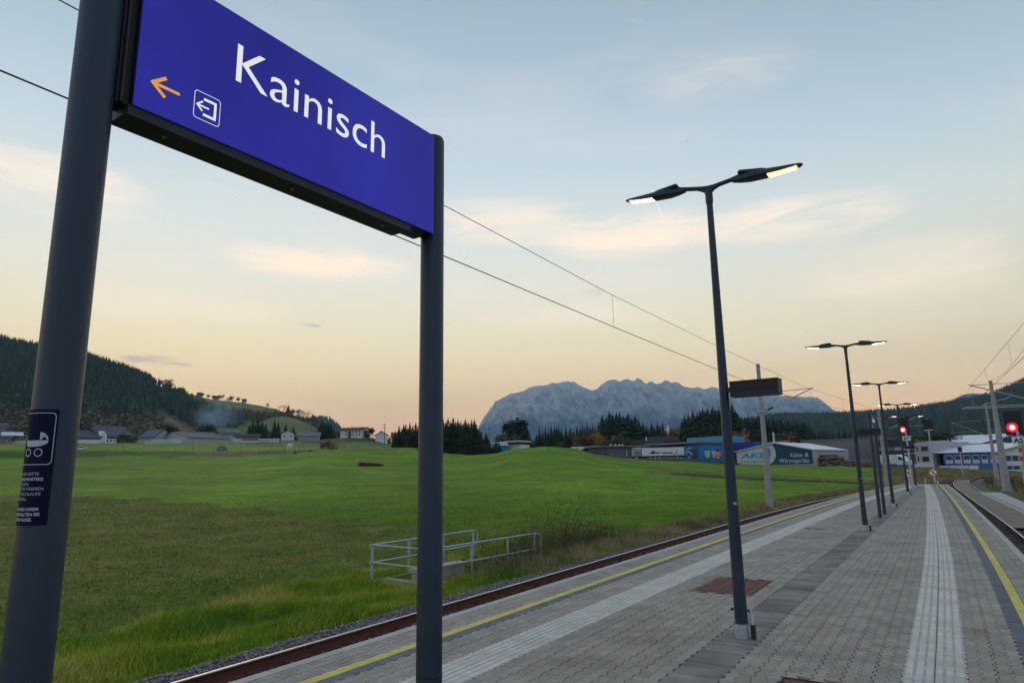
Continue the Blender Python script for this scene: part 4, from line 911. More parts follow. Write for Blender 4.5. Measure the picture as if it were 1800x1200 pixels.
def station_sign(loc):
    t = thing('station_sign', 'large blue station name board lettered Kainisch on the two nearest posts', 'station sign', loc, SIGN_ROT, 'station name signs on the platform')
    for px_, top in ((-.108, 4.3), (1.737, 0)):
        m = MB(); r = .0675; zt = 4.03
        m.tube([(px_, .066, 0), (px_, .066, zt), (px_, .066, zt + .018), (px_, .066, zt + .03)], [r, r, r * .9, r * .6], 32)
        p = m.build('post', ANTH, t, smooth=True)
        # sleeve joint, groove and foot plate of the post
        MB().tube([(px_, .066, 1.06), (px_, .066, 1.066)], r + .0012, 32).build('joint_ring', BLACK, p, smooth=True)
        MB().cyl((px_, .066, .0), .11, .014, 24).build('foot_plate', GALV, p, smooth=True)
    m = MB().b2(0, 1.667, .004, .145, 3.415, 4.018)
    m.build('sign_box', ANTH2, t)
    MB().b2(.001, 1.666, -.004, .0035, 3.417, 4.016).build('sign_panel', SIGNBLUE, t)
    MB().b2(.001, 1.666, .1455, .152, 3.417, 4.016).build('sign_panel', SIGNBLUE, t)
    m = MB().b2(-.012, 1.49, .012, .15, 3.384, 3.4145); m.b2(-.012, 1.49, .006, .012, 3.376, 3.4145)
    u = m.build('under_tray', ANTH2, t)
    for k in (.16, .76, 1.34): MB().cyl((k, .075, 3.378), .009, .008, 12).build('screw', GALV, u, smooth=True)
    m = MB().b2(-.046, -.002, .03, .11, 3.42, 4.01); bk = m.build('bracket', ANTH2, t); MB().tube([(-.03, .022, 3.42), (-.03, .022, 4.01)], .0075, 10).build('seal_strip', ANTH2, bk, smooth=True); MB().b2(1.669, 1.70, .03, .11, 3.42, 4.01).build('bracket', ANTH2, t)
    m = MB(); flat_text(m, 'Kainisch', .392, 3.415 + .298, .253, 1.268 - .392, y=-.0052, bold=-.0008)
    m.build('station_name', LITW, t)
    # arrow and way-out pictogram
    m = MB(); x0, z0 = .056, 3.415 + .119
    def bar(a, b, w, mbb, y=-.0052):
        a, b = Vector(a), Vector(b); d = (b - a).normalized(); n = Vector((-d.y, d.x)) * w / 2
        mbb.add([(q.x, y, q.y) for q in (a - n, b - n, b + n, a + n)], [(0, 1, 2, 3)])
    bar((x0 + .012, z0), (x0 + .108, z0), .012, m); bar((x0, z0 - .003), (x0 + .053, z0 + .040), .013, m, -.0055); bar((x0, z0 + .003), (x0 + .053, z0 - .040), .013, m, -.0058)
    m.build('arrow', LITO, t)
    m = MB(); zb = 3.415 + .056; P0 = rrect(.222, .334, zb, zb + .118, .014); P1 = rrect(.2245, .3315, zb + .0025, zb + .1155, .012)
    V, Fq = ring2d([(x, -.0052, z) for x, z in P0], [(x, -.0052, z) for x, z in P1]); m.add(V, Fq)
    bar((.262, zb + .092), (.317, zb + .092), .011, m); bar((.312, zb + .0865), (.312, zb + .0315), .011, m, -.0052); bar((.317, zb + .026), (.262, zb + .026), .011, m)
    bar((.236, zb + .059), (.286, zb + .059), .007, m); bar((.233, zb + .057), (.258, zb + .080), .007, m, -.0055); bar((.233, zb + .061), (.258, zb + .038), .007, m, -.0058)
    m.build('way_out_pictogram', LITW, t)
    return t
A_ = Vector((-2.328, 1.108, 0))
sign1 = station_sign(A_)
s2 = copy_tree(sign1); s2.location = (-2.335, 29.98, 0); s2['label'] = 'second station name board seen almost edge-on behind the second lamp pole'
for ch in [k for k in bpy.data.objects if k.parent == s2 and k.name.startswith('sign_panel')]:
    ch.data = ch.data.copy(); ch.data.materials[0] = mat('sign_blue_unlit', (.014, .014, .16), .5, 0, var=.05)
# pram sticker wrapped around the near post
def sticker():
    post_w = Vector((-2.38, 1.0, 0)); r = .0675 + .0012; th0 = math.atan2(-post_w.y, -post_w.x)
    cl = A_ + Matrix.Rotation(SIGN_ROT, 3, 'Z') @ Vector((-.108, .066, 0)); th0 = math.atan2(-cl.y, -cl.x)
    def wrap(a, z, e=0.): th = th0 + a - SIGN_ROT; return (-.108 + math.cos(th) * (r + e), .066 + math.sin(th) * (r + e), z)
    Z = lambda row: 2.305 - (row - 716) / 206 * .352     # picture row down the post to height
    m = MB(); n = 26; a0, a1 = R(-118), R(8)
    V = [wrap(a0 + (a1 - a0) * k / n, z, 0) for z in (Z(922), Z(716)) for k in range(n + 1)]
    m.add(V, [(k, k + 1, n + 2 + k, n + 1 + k) for k in range(n)]); st_ = m.build('sticker', NAVY, sign1, smooth=True); st_['label'] = 'dark blue sticker with a white pram pictogram around the near post'
    p = MB(); rr_ = r + .0006
    def poly(P, e=.0006): # P in (arc length, z) relative
        p.add([wrap(x / r, z, e) for x, z in P], [tuple(range(len(P)))])
    fr_o = rrect(R(-115) * r, R(3) * r, Z(816), Z(722), .012, 6); fr_i = rrect(R(-115) * r + .0022, R(3) * r - .0022, Z(816) + .0022, Z(722) - .0022, .0105, 6)
    def dense(P):
        Q = []
        for i in range(len(P)):
            a, b = Vector(P[i]), Vector(P[(i + 1) % len(P)]); k = max(1, int((b - a).length / .006)); Q += [tuple(a.lerp(b, j / k)) for j in range(k)]
        return Q
    # frame as many small quads
    k = 6
    for i in range(len(fr_o)):
        a, b, c, d = Vector(fr_o[i]), Vector(fr_o[(i + 1) % len(fr_o)]), Vector(fr_i[(i + 1) % len(fr_i)]), Vector(fr_i[i]); q = max(1, int((b - a).length / .006))
        for j in range(q): poly([tuple(a.lerp(b, j / q)), tuple(a.lerp(b, (j + 1) / q)), tuple(d.lerp(c, (j + 1) / q)), tuple(d.lerp(c, j / q))])
    p.build('frame_line', GREYP, st_); p = MB()
    # pram
    cx = R(-29) * r; hz = Z(771.5)
    for s0, s1 in ((90, 46), (42, 2)):
        R_h = .0235; pts = [(cx + .0004, hz + .0006)] + [(cx + R_h * math.cos(R(s1 + (s0 - s1) * j / 6)), hz + .0005 + R_h * math.sin(R(s1 + (s0 - s1) * j / 6))) for j in range(7)]
        for j in range(1, 7): poly([pts[0], pts[j], pts[j + 1]])
    xl, xr = R(-70) * r, cx + .0235
    for j in range(14):   # basket
        def low(x): u = (x - xl) / (xr - xl); return Z(783.5) + .0 + .012 * (max(0, (u - .55) / .45) ** 2) + .008 * max(0, (.18 - u) / .18) ** 2
        a, b = xl + (xr - xl) * j / 14, xl + (xr - xl) * (j + 1) / 14; poly([(a, hz - .0012), (b, hz - .0012), (b, low(b)), (a, low(a))])
    poly([(xl - .002, hz + .014), (xl + .0005, hz + .014), (xl + .003, hz - .0015), (xl, hz - .0015)])
    for wx in (R(-59) * r, R(-29.5) * r):
        zc = Z(794)
        for j in range(24):
            a, b = R(15 * j), R(15 * j + 15); ro, ri = .0126, .0098
            poly([(wx + ro * math.cos(a), zc + ro * math.sin(a)), (wx + ro * math.cos(b), zc + ro * math.sin(b)), (wx + ri * math.cos(b), zc + ri * math.sin(b)), (wx + ri * math.cos(a), zc + ri * math.sin(a))])
    tag(p.build('pram', GREYP, st_), None, None, None, 'stuff'); p = MB()
    for row, deg, txt, bold in ((832, -21, 'KINDERWAGEN BITTE', 0), (841, -11, 'AM BAHNSTEIG', .0004), (849.5, -43, 'ABSTELLEN,', 0), (858, -8, 'BREMSE FIXIEREN', 0), (867, -12.6, 'HALTESCHLAUFE', 0), (876, -46, 'BEFESTIGEN.', 0), (893.5, -14, 'BLEIBEN SIE BEI IHREM', .0004), (902.5, -10, 'KIND, BEHALTEN SIE', .0004), (911.5, -26, 'ES IM AUGE.', .0004)):
        V, Fc = text_flat(txt, .0128, bold, 'LEFT'); w = max(v.x for v in V)
        ok = [R(deg) * r - w + v.x for v in V]
        o = len(p.v); p.v += [wrap(x / r, Z(row) - .0045 + v.y, .0008) for x, v in zip(ok, V)]
        for f in Fc:
            if min(ok[i] for i in f) / r > R(-112): p.f.append(tuple(i + o for i in f)); p.m.append(0)
    tag(p.build('lettering', GREYP, st_), None, None, None, 'stuff')
sticker()

LED = mat('led_light', (1, .9, .75), .5, emit=(1.0, .84, .60), strength=22, var=0)
LEDW = mat('led_light_warm', (1, .7, .3), .5, emit=(1.0, .66, .26), strength=34, var=0)
LENS = mat('lamp_glass', (.8, .7, .5), .2, emit=(1.0, .60, .30), strength=.9, var=0)
LENSW = mat('lamp_glass_warm', (.9, .6, .25), .2, emit=(1.0, .44, .06), strength=1.5, var=0)
def lamp(loc, label, warm=False):
    t = thing('platform_lamp', label, 'lamp', loc, 0, 'double-armed lamps down the middle of the platform')
    MB().tube([(0, 0, 0), (0, 0, .17)], .083, 28).build('base_sleeve', GALV, t, smooth=True)
    p = MB().tube([(0, 0, .17), (0, 0, 2.2), (0, 0, 5.72)], [.0785, .066, .042], 28).tube([(0, 0, 5.70), (0, 0, 5.90)], [.052, .050], 20).build('pole', ANTH, t, smooth=True)
    MB().tube([(-.10, 0, .33), (.10, 0, .33)], .011, 8).box((-.105, 0, .33), (.02, .03, .03)).box((.105, 0, .33), (.02, .03, .03)).build('clamp_bolt', DARKSTEEL, p)
    MB().tube([(.118, .0, .36), (.14, -.01, .27), (.14, -.015, .17)], .014, 8).build('cable', GREYP, p, smooth=True)
    MB().b2(.112, .165, -.035, .01, 0, .17).build('cable_duct', DARKSTEEL, p)
    MB().box((.045, -.052, 1.62), (.045, .012, .03), rz=.6).build('number_tag', GALV, p)
    MB().tube([(.05, -.046, 1.6), (.052, -.05, 1.2), (.062, -.045, .9)], .004, 6).build('wire', BLACK, p)
    T = Matrix.Rotation(R(1.9), 3, 'Y')
    m = MB(); pts = [Vector((x, 0, z)) for x, z in ((-.34, .045), (-.2, .02), (-.08, .0), (0, -.005), (.08, .0), (.2, .02), (.34, .045))]
    m.tube([T @ q + Vector((0, 0, 5.93)) for q in pts], .031, 14); m.tube([(0, 0, 5.86), (0, 0, 5.93)], [.05, .034], 14)
    for s in (-1, 1): m.tube([T @ Vector((s * .02, 0, -.07)) + Vector((0, 0, 5.93)), T @ Vector((s * .06, 0, -.03)) + Vector((0, 0, 5.93)), T @ Vector((s * .14, 0, .005)) + Vector((0, 0, 5.93))], [.035, .032, .028], 10)
    m.build('cross_arm', ANTH, t, smooth=True)
    for s in (-1, 1):
        def W(v): q = T @ Vector((v[0] * s, v[1], v[2])); return (q.x, q.y, q.z + 5.93)
        m = MB()
        secs = [(.33, .045, .085, .005), (.36, .05, .09, .0), (.44, .075, .115, -.012), (.56, .108, .118, -.018), (.75, .118, .10, -.012), (.95, .108, .085, .0), (1.12, .085, .078, .02), (1.20, .06, .074, .035), (1.235, .03, .066, .046)]
        V = []
        for x, w, zt, zb in secs:
            for (u, v_) in ((-.55, 1), (.55, 1), (1, .55), (1, .1), (.8, 0), (-.8, 0), (-1, .1), (-1, .55)): V.append(W((x, w * u * .9, zb + (zt - zb) * v_ * .82)))
        n = 8; Fq = [(i * n + k, i * n + (k + 1) % n, (i + 1) * n + (k + 1) % n, (i + 1) * n + k) for i in range(len(secs) - 1) for k in range(n)] + [tuple(range(n)), tuple((len(secs) - 1) * n + k for k in range(n))]
        m.add(V, Fq)
        hd = m.build('lamp_head', ANTH, t, smooth=True)
        m = MB()
        for x0, x1, w0, w1, z0, z1 in ((.42, .78, .08, .04, .122, .115),): m.add([W(q) for q in ((x0, -w0, z0 - .03), (x0, w0, z0 - .03), (x1, w1, z1 - .025), (x1, -w1, z1 - .025), (x0 + .02, -w0 * .8, z0 + .012), (x0 + .02, w0 * .8, z0 + .012), (x1 - .05, w1 * .7, z1 - .004), (x1 - .05, -w1 * .7, z1 - .004))], [(4, 5, 6, 7), (0, 1, 5, 4), (1, 2, 6, 5), (2, 3, 7, 6), (3, 0, 4, 7)])
        m.build('driver_cover', ANTH2, hd)
        m = MB(); m.add([W(q) for q in ((.80, -.085, -.0155), (.80, .085, -.0155), (1.17, .06, .020), (1.17, -.06, .020), (.80, -.085, -.003), (.80, .085, -.003), (1.17, .06, .03), (1.17, -.06, .03))], [(0, 1, 2, 3), (0, 4, 5, 1), (3, 2, 6, 7), (0, 3, 7, 4), (1, 5, 6, 2)])
        gl = m.build('lamp_glass', LENSW if (warm and s > 0) else LENS, hd)
        m = MB()
        for i in range(6):
            for j in (-1, 1):
                x = .83 + i * .058; z = -.0205 + (x - .80) * .096; w = .034 - .008 * i / 6
                m.add([W((x + .021 * math.cos(R(60 * q)), j * (w + .0) + .017 * math.sin(R(60 * q)), z)) for q in range(6)], [tuple(range(6))])
        tag(m.build('light_points', LEDW if (warm and s > 0) else LED, gl), None, None, None, 'stuff')
    return t
LX = -2.40
lamp((LX + .03, 8.86, 0), 'nearest lamp, its right head glowing orange', True)
l2 = lamp((LX, 24.26, 0), 'second lamp pole along the platform, in front of the second name board')
for y, lb in ((37.45, 'third lamp pole, just left of the red signal'), (52.1, 'fourth lamp pole, behind the red signal lens'), (66.1, 'farthest lamp pole near the platform end')):
    c = copy_tree(l2); c.location = (LX, y, 0); c['label'] = lb
# display boxes hung on the lamp poles
def display(y, label):
    t = thing('platform_display', label, 'display', (LX, y, 0), R(-3), 'display boxes hung on the lamp poles')
    m = MB().b2(.14, .745, -.10, .10, 2.965, 3.155); m.b2(.135, .75, -.11, .11, 3.155, 3.168); t1 = m.build('housing', ANTH2, t)
    MB().b2(.155, .73, -.106, -.1015, 3.05, 3.148).build('screen', BLACK, t1); MB().b2(.14, .745, -.1035, -.1005, 3.035, 3.041).build('trim', DARKSTEEL, t1)
    MB().b2(.05, .14, -.03, .03, 3.04, 3.10).b2(.062, .078, -.05, .05, 2.99, 3.15).build('bracket', ANTH, t)
    return t
display(8.86, 'dark rectangular display box on the nearest lamp pole'); display(24.26, 'display box on the second lamp pole'); display(52.1, 'small display box on the fourth lamp pole')

# signals
REDL = mat('red_signal_light', (1, .1, .08), .4, emit=(1.0, .22, .20), strength=9, var=0)
REDG = mat('red_signal_glow', (.5, .02, .02), .3, emit=(1.0, .0, .012), strength=1.6, var=0)
def signal(x, y, zb, ztop, lx, lz, board, bz, label, s=1., base_z=0.):
    t = thing('railway_signal', label, 'signal', (x, y, base_z), 0, 'red light signals beside the tracks')
    p = MB().tube([(0, 0, 0), (0, 0, zb - base_z + .2)], .062, 12).build('post', GALV, t, smooth=True)
    hx = lx * .55
    m = MB().b2(hx - .36 * s, hx + .36 * s, .0, .06, zb - base_z, ztop - base_z); m.b2(hx - .34 * s, hx + .34 * s, .06, .26, zb - base_z + .05, ztop - base_z - .05)
    h = m.build('signal_board', BLACK, t)
    MB().tube([(lx, -.012, lz - base_z), (lx, -.001, lz - base_z)], .115 * s, 20).build('lens', REDL, h)
    MB().tube([(lx, -.006, lz - base_z), (lx, -.0005, lz - base_z)], .23 * s, 24).build('lens_glow', REDG, h)  # red glow around the light put on as an emissive disc
    m = MB()
    for k in range(9):
        a, b_ = R(20 * k), R(20 * k + 20); r = .245 * s
        m.add([(lx + r * math.cos(a), 0, lz - base_z + r * math.sin(a)), (lx + r * math.cos(b_), 0, lz - base_z + r * math.sin(b_)), (lx + r * math.cos(b_), -.2, lz - base_z + r * math.sin(b_)), (lx + r * math.cos(a), -.2, lz - base_z + r * math.sin(a))], [(0, 1, 2, 3)])
    m.build('hood', BLACK, h)
    bb = MB().b2(-.27, .25, -.09, -.07, bz - base_z - .17, bz - base_z + .17).build('letter_board', WHITE, t)
    m = MB(); m.b2(-.25, .23, -.0925, -.0905, bz - base_z - .155, bz - base_z - .14); flat_text(m, board, -.22, bz - base_z - .115, .32, .40, y=-.093, bold=.012); m.build('letters', BLACK, bb)
    MB().b2(.05, .42, .02, .12, zb - base_z - .12, zb - base_z - .08).build('step', GALV, t)
    MB().b2(-.12, .12, -.12, .12, 0, .03).build('base_plate', GALV, t)
    return t
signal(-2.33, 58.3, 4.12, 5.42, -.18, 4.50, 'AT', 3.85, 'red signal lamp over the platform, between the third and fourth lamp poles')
gR = gz(3.1, 41.0)
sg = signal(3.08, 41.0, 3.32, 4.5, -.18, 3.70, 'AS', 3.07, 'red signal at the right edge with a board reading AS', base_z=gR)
MB().tube([(0, 0, 2.72 - gR), (0, 0, 2.50 - gR)], .066, 12).build('red_band', REDP, sg, smooth=True)
MB().tube([(0, 0, 2.28 - gR), (0, 0, 2.06 - gR)], .066, 12).build('red_band', REDP, sg, smooth=True)
def back_signal(x, y, z0, zt, w, hh, label):
    t = thing('signal_box', label, 'signal', (x, y, z0), 0)
    MB().tube([(0, 0, 0), (0, 0, zt - z0 + .1)], .09, 10).build('post', GALV, t, smooth=True)
    MB().b2(-w / 2, w / 2, -.1, .15, zt - z0 - hh, zt - z0).b2(-w / 2 - .03, w / 2 + .03, -.13, .18, zt - z0 - .06, zt - z0 + .02).build('signal_head', BLACK, t)
    MB().b2(-w / 2 + .1, w / 2 - .1, -.12, .1, zt - z0 - hh - .16, zt - z0 - hh - .003).build('platform_step', GALV, t)
back_signal(-1.55, 104, gz(-1.55, 104), 7.65, 1.15, 1.35, 'black square signal head on a tall grey post beyond the platform end')
back_signal(2.3, 150, gz(2.3, 150), 4.7, .7, .85, 'small dark signal on a thin post in front of the blue-and-white factory')
# round no-walking signs
def nowalk(x, y, z0, zc, r, label):
    t = thing('prohibition_sign', label, 'sign', (x, y, z0), 0, 'round prohibition signs at the platform end')
    MB().tube([(0, 0, 0), (0, 0, zc - z0 - r * .9)], .03, 8).build('post', GALV if x > -2 else WHITE, t)
    d = MB().tube([(0, .01, zc - z0), (0, .0, zc - z0)], r, 28).build('disc', WHITE, t)
    m = MB(); o = [(r * .98 * math.cos(R(12 * k)), -.003, zc - z0 + r * .98 * math.sin(R(12 * k))) for k in range(30)]; i_ = [(r * .80 * math.cos(R(12 * k)), -.003, zc - z0 + r * .80 * math.sin(R(12 * k))) for k in range(30)]
    V, Fq = ring2d(o, i_); m.add(V, Fq)
    m.add([(-.66 * r - .03, -.005, zc - z0 + .66 * r - .03), (-.66 * r + .03, -.005, zc - z0 + .66 * r + .03), (.66 * r + .03, -.005, zc - z0 - .66 * r + .03), (.66 * r - .03, -.005, zc - z0 - .66 * r - .03)], [(0, 1, 2, 3)]); m.build('red_ring', REDP, d)
    m = MB(); z = zc - z0; s = r
    m.tube([(.02, -.0025, z + .42 * s), (.02, -.001, z + .42 * s)], .11 * s, 12)
    for P in ([(-.10, .28), (.14, .28), (.12, -.1), (-.10, -.1)], [(-.10, -.1), (.02, -.1), (-.12, -.55), (-.24, -.55)], [(.02, -.1), (.12, -.1), (.26, -.55), (.14, -.55)], [(.12, .25), (.30, .0), (.24, -.04), (.08, .14)]):
        m.add([(x_ * s, -.002, z + y_ * s) for x_, y_ in P], [(0, 1, 2, 3)])
    m.build('walking_figure', BLACK, d)
nowalk(-1.24, 76.6, -.05, 1.08, .36, 'round prohibition sign on a post at the end of the platform')
nowalk(-3.0, 70.0, -.0, 1.14, .36, 'round prohibition sign half hidden between the lamp poles')
for k, (x, y) in enumerate(((-1.95, 76.3), (-.95, 76.4), (-3.1, 76.2))):
    t = thing('marker_post', 'low pale marker post at the platform end, ' + ('left of the round sign', 'right of the round sign', 'farthest left')[k], 'post', (x, y, -.06), 0, 'low posts at the platform end')
    MB().tube([(0, 0, 0), (0, 0, .62 if k != 1 else .38)], .055, 10).build('post', WHITE if k == 1 else GALV, t, smooth=True); MB().cyl((0, 0, .60 if k != 1 else .36), .06, .04, 10).build('cap', GALV, t, smooth=True)

# ------------------------------------------------------------------ overhead line
MASTC = mat('mast_concrete', (.33, .32, .30), .85, var=.18, scale=2, bump=.2, bscale=40)
WIRE = mat('wire', (.03, .028, .028), .5, .6, var=0)
INSUL = mat('insulator', (.05, .02, .015), .35, var=.1)
def mast(x, y, h, label, r0=.19, r1=.11, group='overhead line masts'):
    z0 = gz(x, y); t = thing('overhead_line_mast', label, 'mast', (x, y, z0), 0, group)
    m = MB().tube([(0, 0, -.1), (0, 0, h)], [r0, r1], 14); m.build('pole', MASTC, t, smooth=True)
    MB().cyl((0, 0, h), r1 * 1.05, .04, 14).build('cap', GALV, t, smooth=True)
    MB().box((0, 0, .0), (.9, .9, .25)).build('footing', MASTC, t)
    return t, z0
def cantilever(t, loc, tip, zlow, zup, side):
    """loc mast position, tip of the arm (world), heights of the two brackets"""
    L_ = Vector(loc); lo = lambda p: tuple(Vector(p) - L_)
    a, b_ = (L_.x + side * .2, L_.y, zlow), (L_.x + side * .2, L_.y, zup)
    m = MB(); m.tube([lo(a), lo(tip)], .034, 8); m.tube([lo(b_), lo((tip[0] - side * .12, tip[1], tip[2] - .03))], .022, 8)
    ra = Vector(a).lerp(Vector(tip), .28); rb = Vector((tip[0] + side * .35, tip[1], ra.z + .02)); m.tube([lo(ra), lo(rb)], .024, 8)
    m.tube([lo((tip[0] - side * .15, tip[1], tip[2] - .1)), lo((tip[0] - side * .1, tip[1], rb.z))], .008, 6)
    c = m.build('cantilever', GALV, t, smooth=True)
    m = MB()
    for s, e in ((a, tip), (b_, (tip[0], tip[1], tip[2]))):
        m = MB()
        for k in range(6): q = Vector(s).lerp(Vector(e), .07 + k * .018); d = (Vector(e) - Vector(s)).normalized() * .035; m.tube([lo(q - d), lo(q + d)], [.075, .045], 10)
        m.build('insulator', INSUL, c, smooth=True)
    MB().box(lo((L_.x, L_.y, zlow)), (.46, .46, .09)).build('clamp', GALV, t); MB().box(lo((L_.x, L_.y, zup)), (.40, .40, .08)).build('clamp', GALV, t)
mt1, z1 = mast(-9.62, 44.6, 9.2, 'pale concrete mast between the nearest lamp pole and the advertising hall', .20, .115)
tip1 = (-6.45, 44.6, 6.74); cantilever(mt1, (-9.62, 44.6, z1), tip1, 5.45, 6.62, 1)
mt2, z2 = mast(-5.15 - .45, 82, 8.3, 'concrete mast standing directly behind the third lamp pole', .2, .12)
cantilever(mt2, (-5.6, 82, z2), (-1.9, 82, 6.9), 5.4, 6.8, 1)
mt3, z3 = mast(4.33, 76.6, 10.1, 'tall weathered mast at the right, nearest of the masts beyond the platform', .36, .14)
m = MB().tube([(-.9, 0, 7.9), (1.3, 0, 8.5)], .04, 8); m.build('cross_tube', GALV, mt3)
mt4, z4 = mast(5.55, 115, 10.9, 'slender mast beyond the platform, left of the tall weathered one', .26, .14)
cantilever(mt4, (5.55, 115, z4), (1.15, 115, 7.6), 5.55, 7.75, -1)
mt5, z5 = mast(7.2, 52, 9.4, 'mast just outside the right edge holding the long arms', .22, .14); cantilever(mt5, (7.2, 52, z5), (1.75, 52, 6.95), 4.95, 6.85, -1)
MB().tube([(-6.0, 0, 5.45 - z5), (-.2, 0, 5.35 - z5)], .03, 8).build('registration_tube', GALV, mt5)
mt6, z6 = mast(12.5, 160, 10.2, 'farthest mast, half hidden behind the tall weathered mast', .26, .15); cantilever(mt6, (12.5, 160, z6), (7.2, 160, 8.2), 6.2, 8.1, -1)
def wire(name, pts, r, label, sag=.0, nseg=14):
    P = []
    for i in range(len(pts) - 1):
        a, b_ = Vector(pts[i]), Vector(pts[i + 1]); n = nseg if (b_ - a).length > 12 else 4
        for k in range(n + (1 if i == len(pts) - 2 else 0)): t = k / n; q = a.lerp(b_, t); q.z -= sag * 4 * t * (1 - t) * ((b_ - a).length / 45) ** 2; P.append(q)
    o = MB().tube(P, r, 6).build(name, WIRE, smooth=True); tag(o, label, 'wire', 'overhead wires'); return o
cl_pts = [(-7.7, -22, 6.3), (-7.7, 2.9, 6.19), (-7.7, 17.7, 6.10), (-7.55, 30.6, 5.98), (-7.1, 44.6, 5.93), (-4.3, 66, 5.95), (-2.5, 82, 6.0), (-.2, 104, 6.0), (6.9, 150, 6.4), (16, 195, 7)]
ml_pts = [(-7.7, -22, 7.9), (-7.7, 2.9, 7.29), (-7.7, 17.4, 7.06), (-7.6, 27.4, 7.04), (-7.0, 44.6, 6.85), (-4.5, 66, 6.6), (-2.3, 82, 6.95), (-.2, 104, 6.9), (6.9, 150, 7.6), (16, 195, 8.4)]
wire('contact_wire', cl_pts, .010, 'lower wire over the left track, running behind the blue name board')
wire('messenger_wire', ml_pts, .0075, 'upper wire over the left track, above the lower one')
def drop(a, b_, label): o = MB().tube([a, b_], .005, 5).build('dropper_wire', WIRE); tag(o, label, 'wire', 'droppers between the overhead wires')
def on_pts(P, y):
    for i in range(len(P) - 1):
        if P[i][1] <= y <= P[i + 1][1]: t = (y - P[i][1]) / (P[i + 1][1] - P[i][1]); return tuple(Vector(P[i]).lerp(Vector(P[i + 1]), t))
for y, lb in ((6.0, 'short vertical wire over the left track, near the name board'), (17.5, 'vertical wire between the overhead wires midway from sign to nearest lamp'), (28.5, 'vertical wire between the overhead wires just before the pale mast'), (38, 'vertical wire behind the display box'), (54, 'vertical wire right of the pale mast'), (64, 'vertical wire left of the second lamp pole'), (76, 'vertical wire farthest along the left track')):
    drop(on_pts(cl_pts, y), on_pts(ml_pts, y), lb)
cr_pts = [(3.2, -22, 6.2), (3.1, 31, 6.1), (2.2, 52, 6.05), (1.2, 84, 6.0), (1.5, 115, 6.1), (7.1, 158, 6.9)]
mr_pts = [(3.2, -22, 8.0), (3.15, 31, 7.30), (1.95, 52, 6.98), (1.2, 84, 6.75), (1.4, 115, 7.55), (7.2, 160, 8.2)]
wire('contact_wire', cr_pts, .010, 'lower wire over the right track'); wire('messenger_wire', mr_pts, .0075, 'upper wire over the right track')
for y, lb in ((36, 'vertical wire over the right track, nearest'), (45, 'second vertical wire over the right track'), (60, 'third vertical wire over the right track'), (70, 'fourth vertical wire over the right track'), (95, 'farthest vertical wire over the right track')): drop(on_pts(cr_pts, y), on_pts(mr_pts, y), lb)
wire('feeder_wire', [(5.2, -20, 11.5), (4.6, 30, 9.2), (4.33, 76.6, 9.55)], .009, 'feeder wire running up to the top of the tall weathered mast', sag=.9)

# ------------------------------------------------------------------ culvert with tubular railing
def railing():
    zt = 0.0; A0, A1 = on_z(655, 957, zt), on_z(832, 931.5, zt); B0, B1 = on_z(752, 965.5, zt), on_z(942, 937, zt)
    Hh = 1.04
    t = thing('culvert_railing', 'galvanised tubular railing around the culvert beside the track', 'railing', (A0.x, A0.y, zt - Hh), 0)
    o = Vector((A0.x, A0.y, zt - Hh)); L_ = lambda p, z: (p.x - o.x, p.y - o.y, z)
    ex = (A0 - A1).normalized() * .12
    for z in (.04, .55, 1.04):
        e_ = A1 + (A1 - A0).normalized() * .1
        MB().tube([L_(A0 + ex, z), L_(A1, z)], .026, 8).build('rail', GALV, t, smooth=True)
        MB().tube([L_(A0, z), L_(B0, z), L_(B1, z)], .026, 8).build('rail', GALV, t, smooth=True)
    d = (A1 - A0).normalized(); m = MB(); m.tube([L_(A1, 1.04), L_(A1 + d * .16, 1.02), L_(A1 + d * .24, .92), L_(A1 + d * .24, .68), L_(A1 + d * .16, .57), L_(A1, .55)], .026, 8); m.build('end_loop', GALV, t, smooth=True)
    d = (B1 - B0).normalized(); m = MB(); m.tube([L_(B1, 1.04), L_(B1 + d * .25, 1.0), L_(B1 + d * .28, .8), L_(B1 + d * .28, .05)], .02, 8); m.build('end_loop', GALV, t, smooth=True)
    for a, b_, fr in ((A0, A1, (0, .32, .66, 1)), (B0, B1, (0, .36, .70, .98))):
        for k in fr:
            q = a.lerp(b_, k); MB().box(L_(q, .42), (.05, .09, 1.28), rz=.3).build('post', GALV, t)
    # concrete head walls
    w = thing('culvert', 'pale concrete culvert head wall under the railing', 'culvert', (B0.x, B0.y, zt - Hh), math.atan2((B1 - B0).y, (B1 - B0).x))
    Lw = (on_z(846, 1000, -.6) - B0).length
    CUL = mat('culvert_concrete', (.36, .33, .28), .9, var=.25, scale=2.5, bump=.3, bscale=50)
    MB().b2(-.2, Lw, .10, .40, -.7, .46).build('head_wall', CUL, w); MB().b2(-.25, Lw + .04, .06, .44, .46, .55).build('capping', CUL, w)
    w2 = (A0 - B0).length; M2 = math.atan2((A0 - B0).y, (A0 - B0).x) - math.atan2((B1 - B0).y, (B1 - B0).x)
    o2 = MB().b2(-.1, w2 * .92, -.45, -.15, -.7, .10).build('side_wall', CUL, w); o2.rotation_euler.z = M2
railing()

ORD = ['first', 'second', 'third', 'fourth', 'fifth', 'sixth', 'seventh', 'eighth', 'ninth', 'tenth', 'eleventh', 'twelfth', 'thirteenth', 'fourteenth', 'fifteenth', 'sixteenth', 'seventeenth', 'eighteenth', 'nineteenth', 'twentieth']
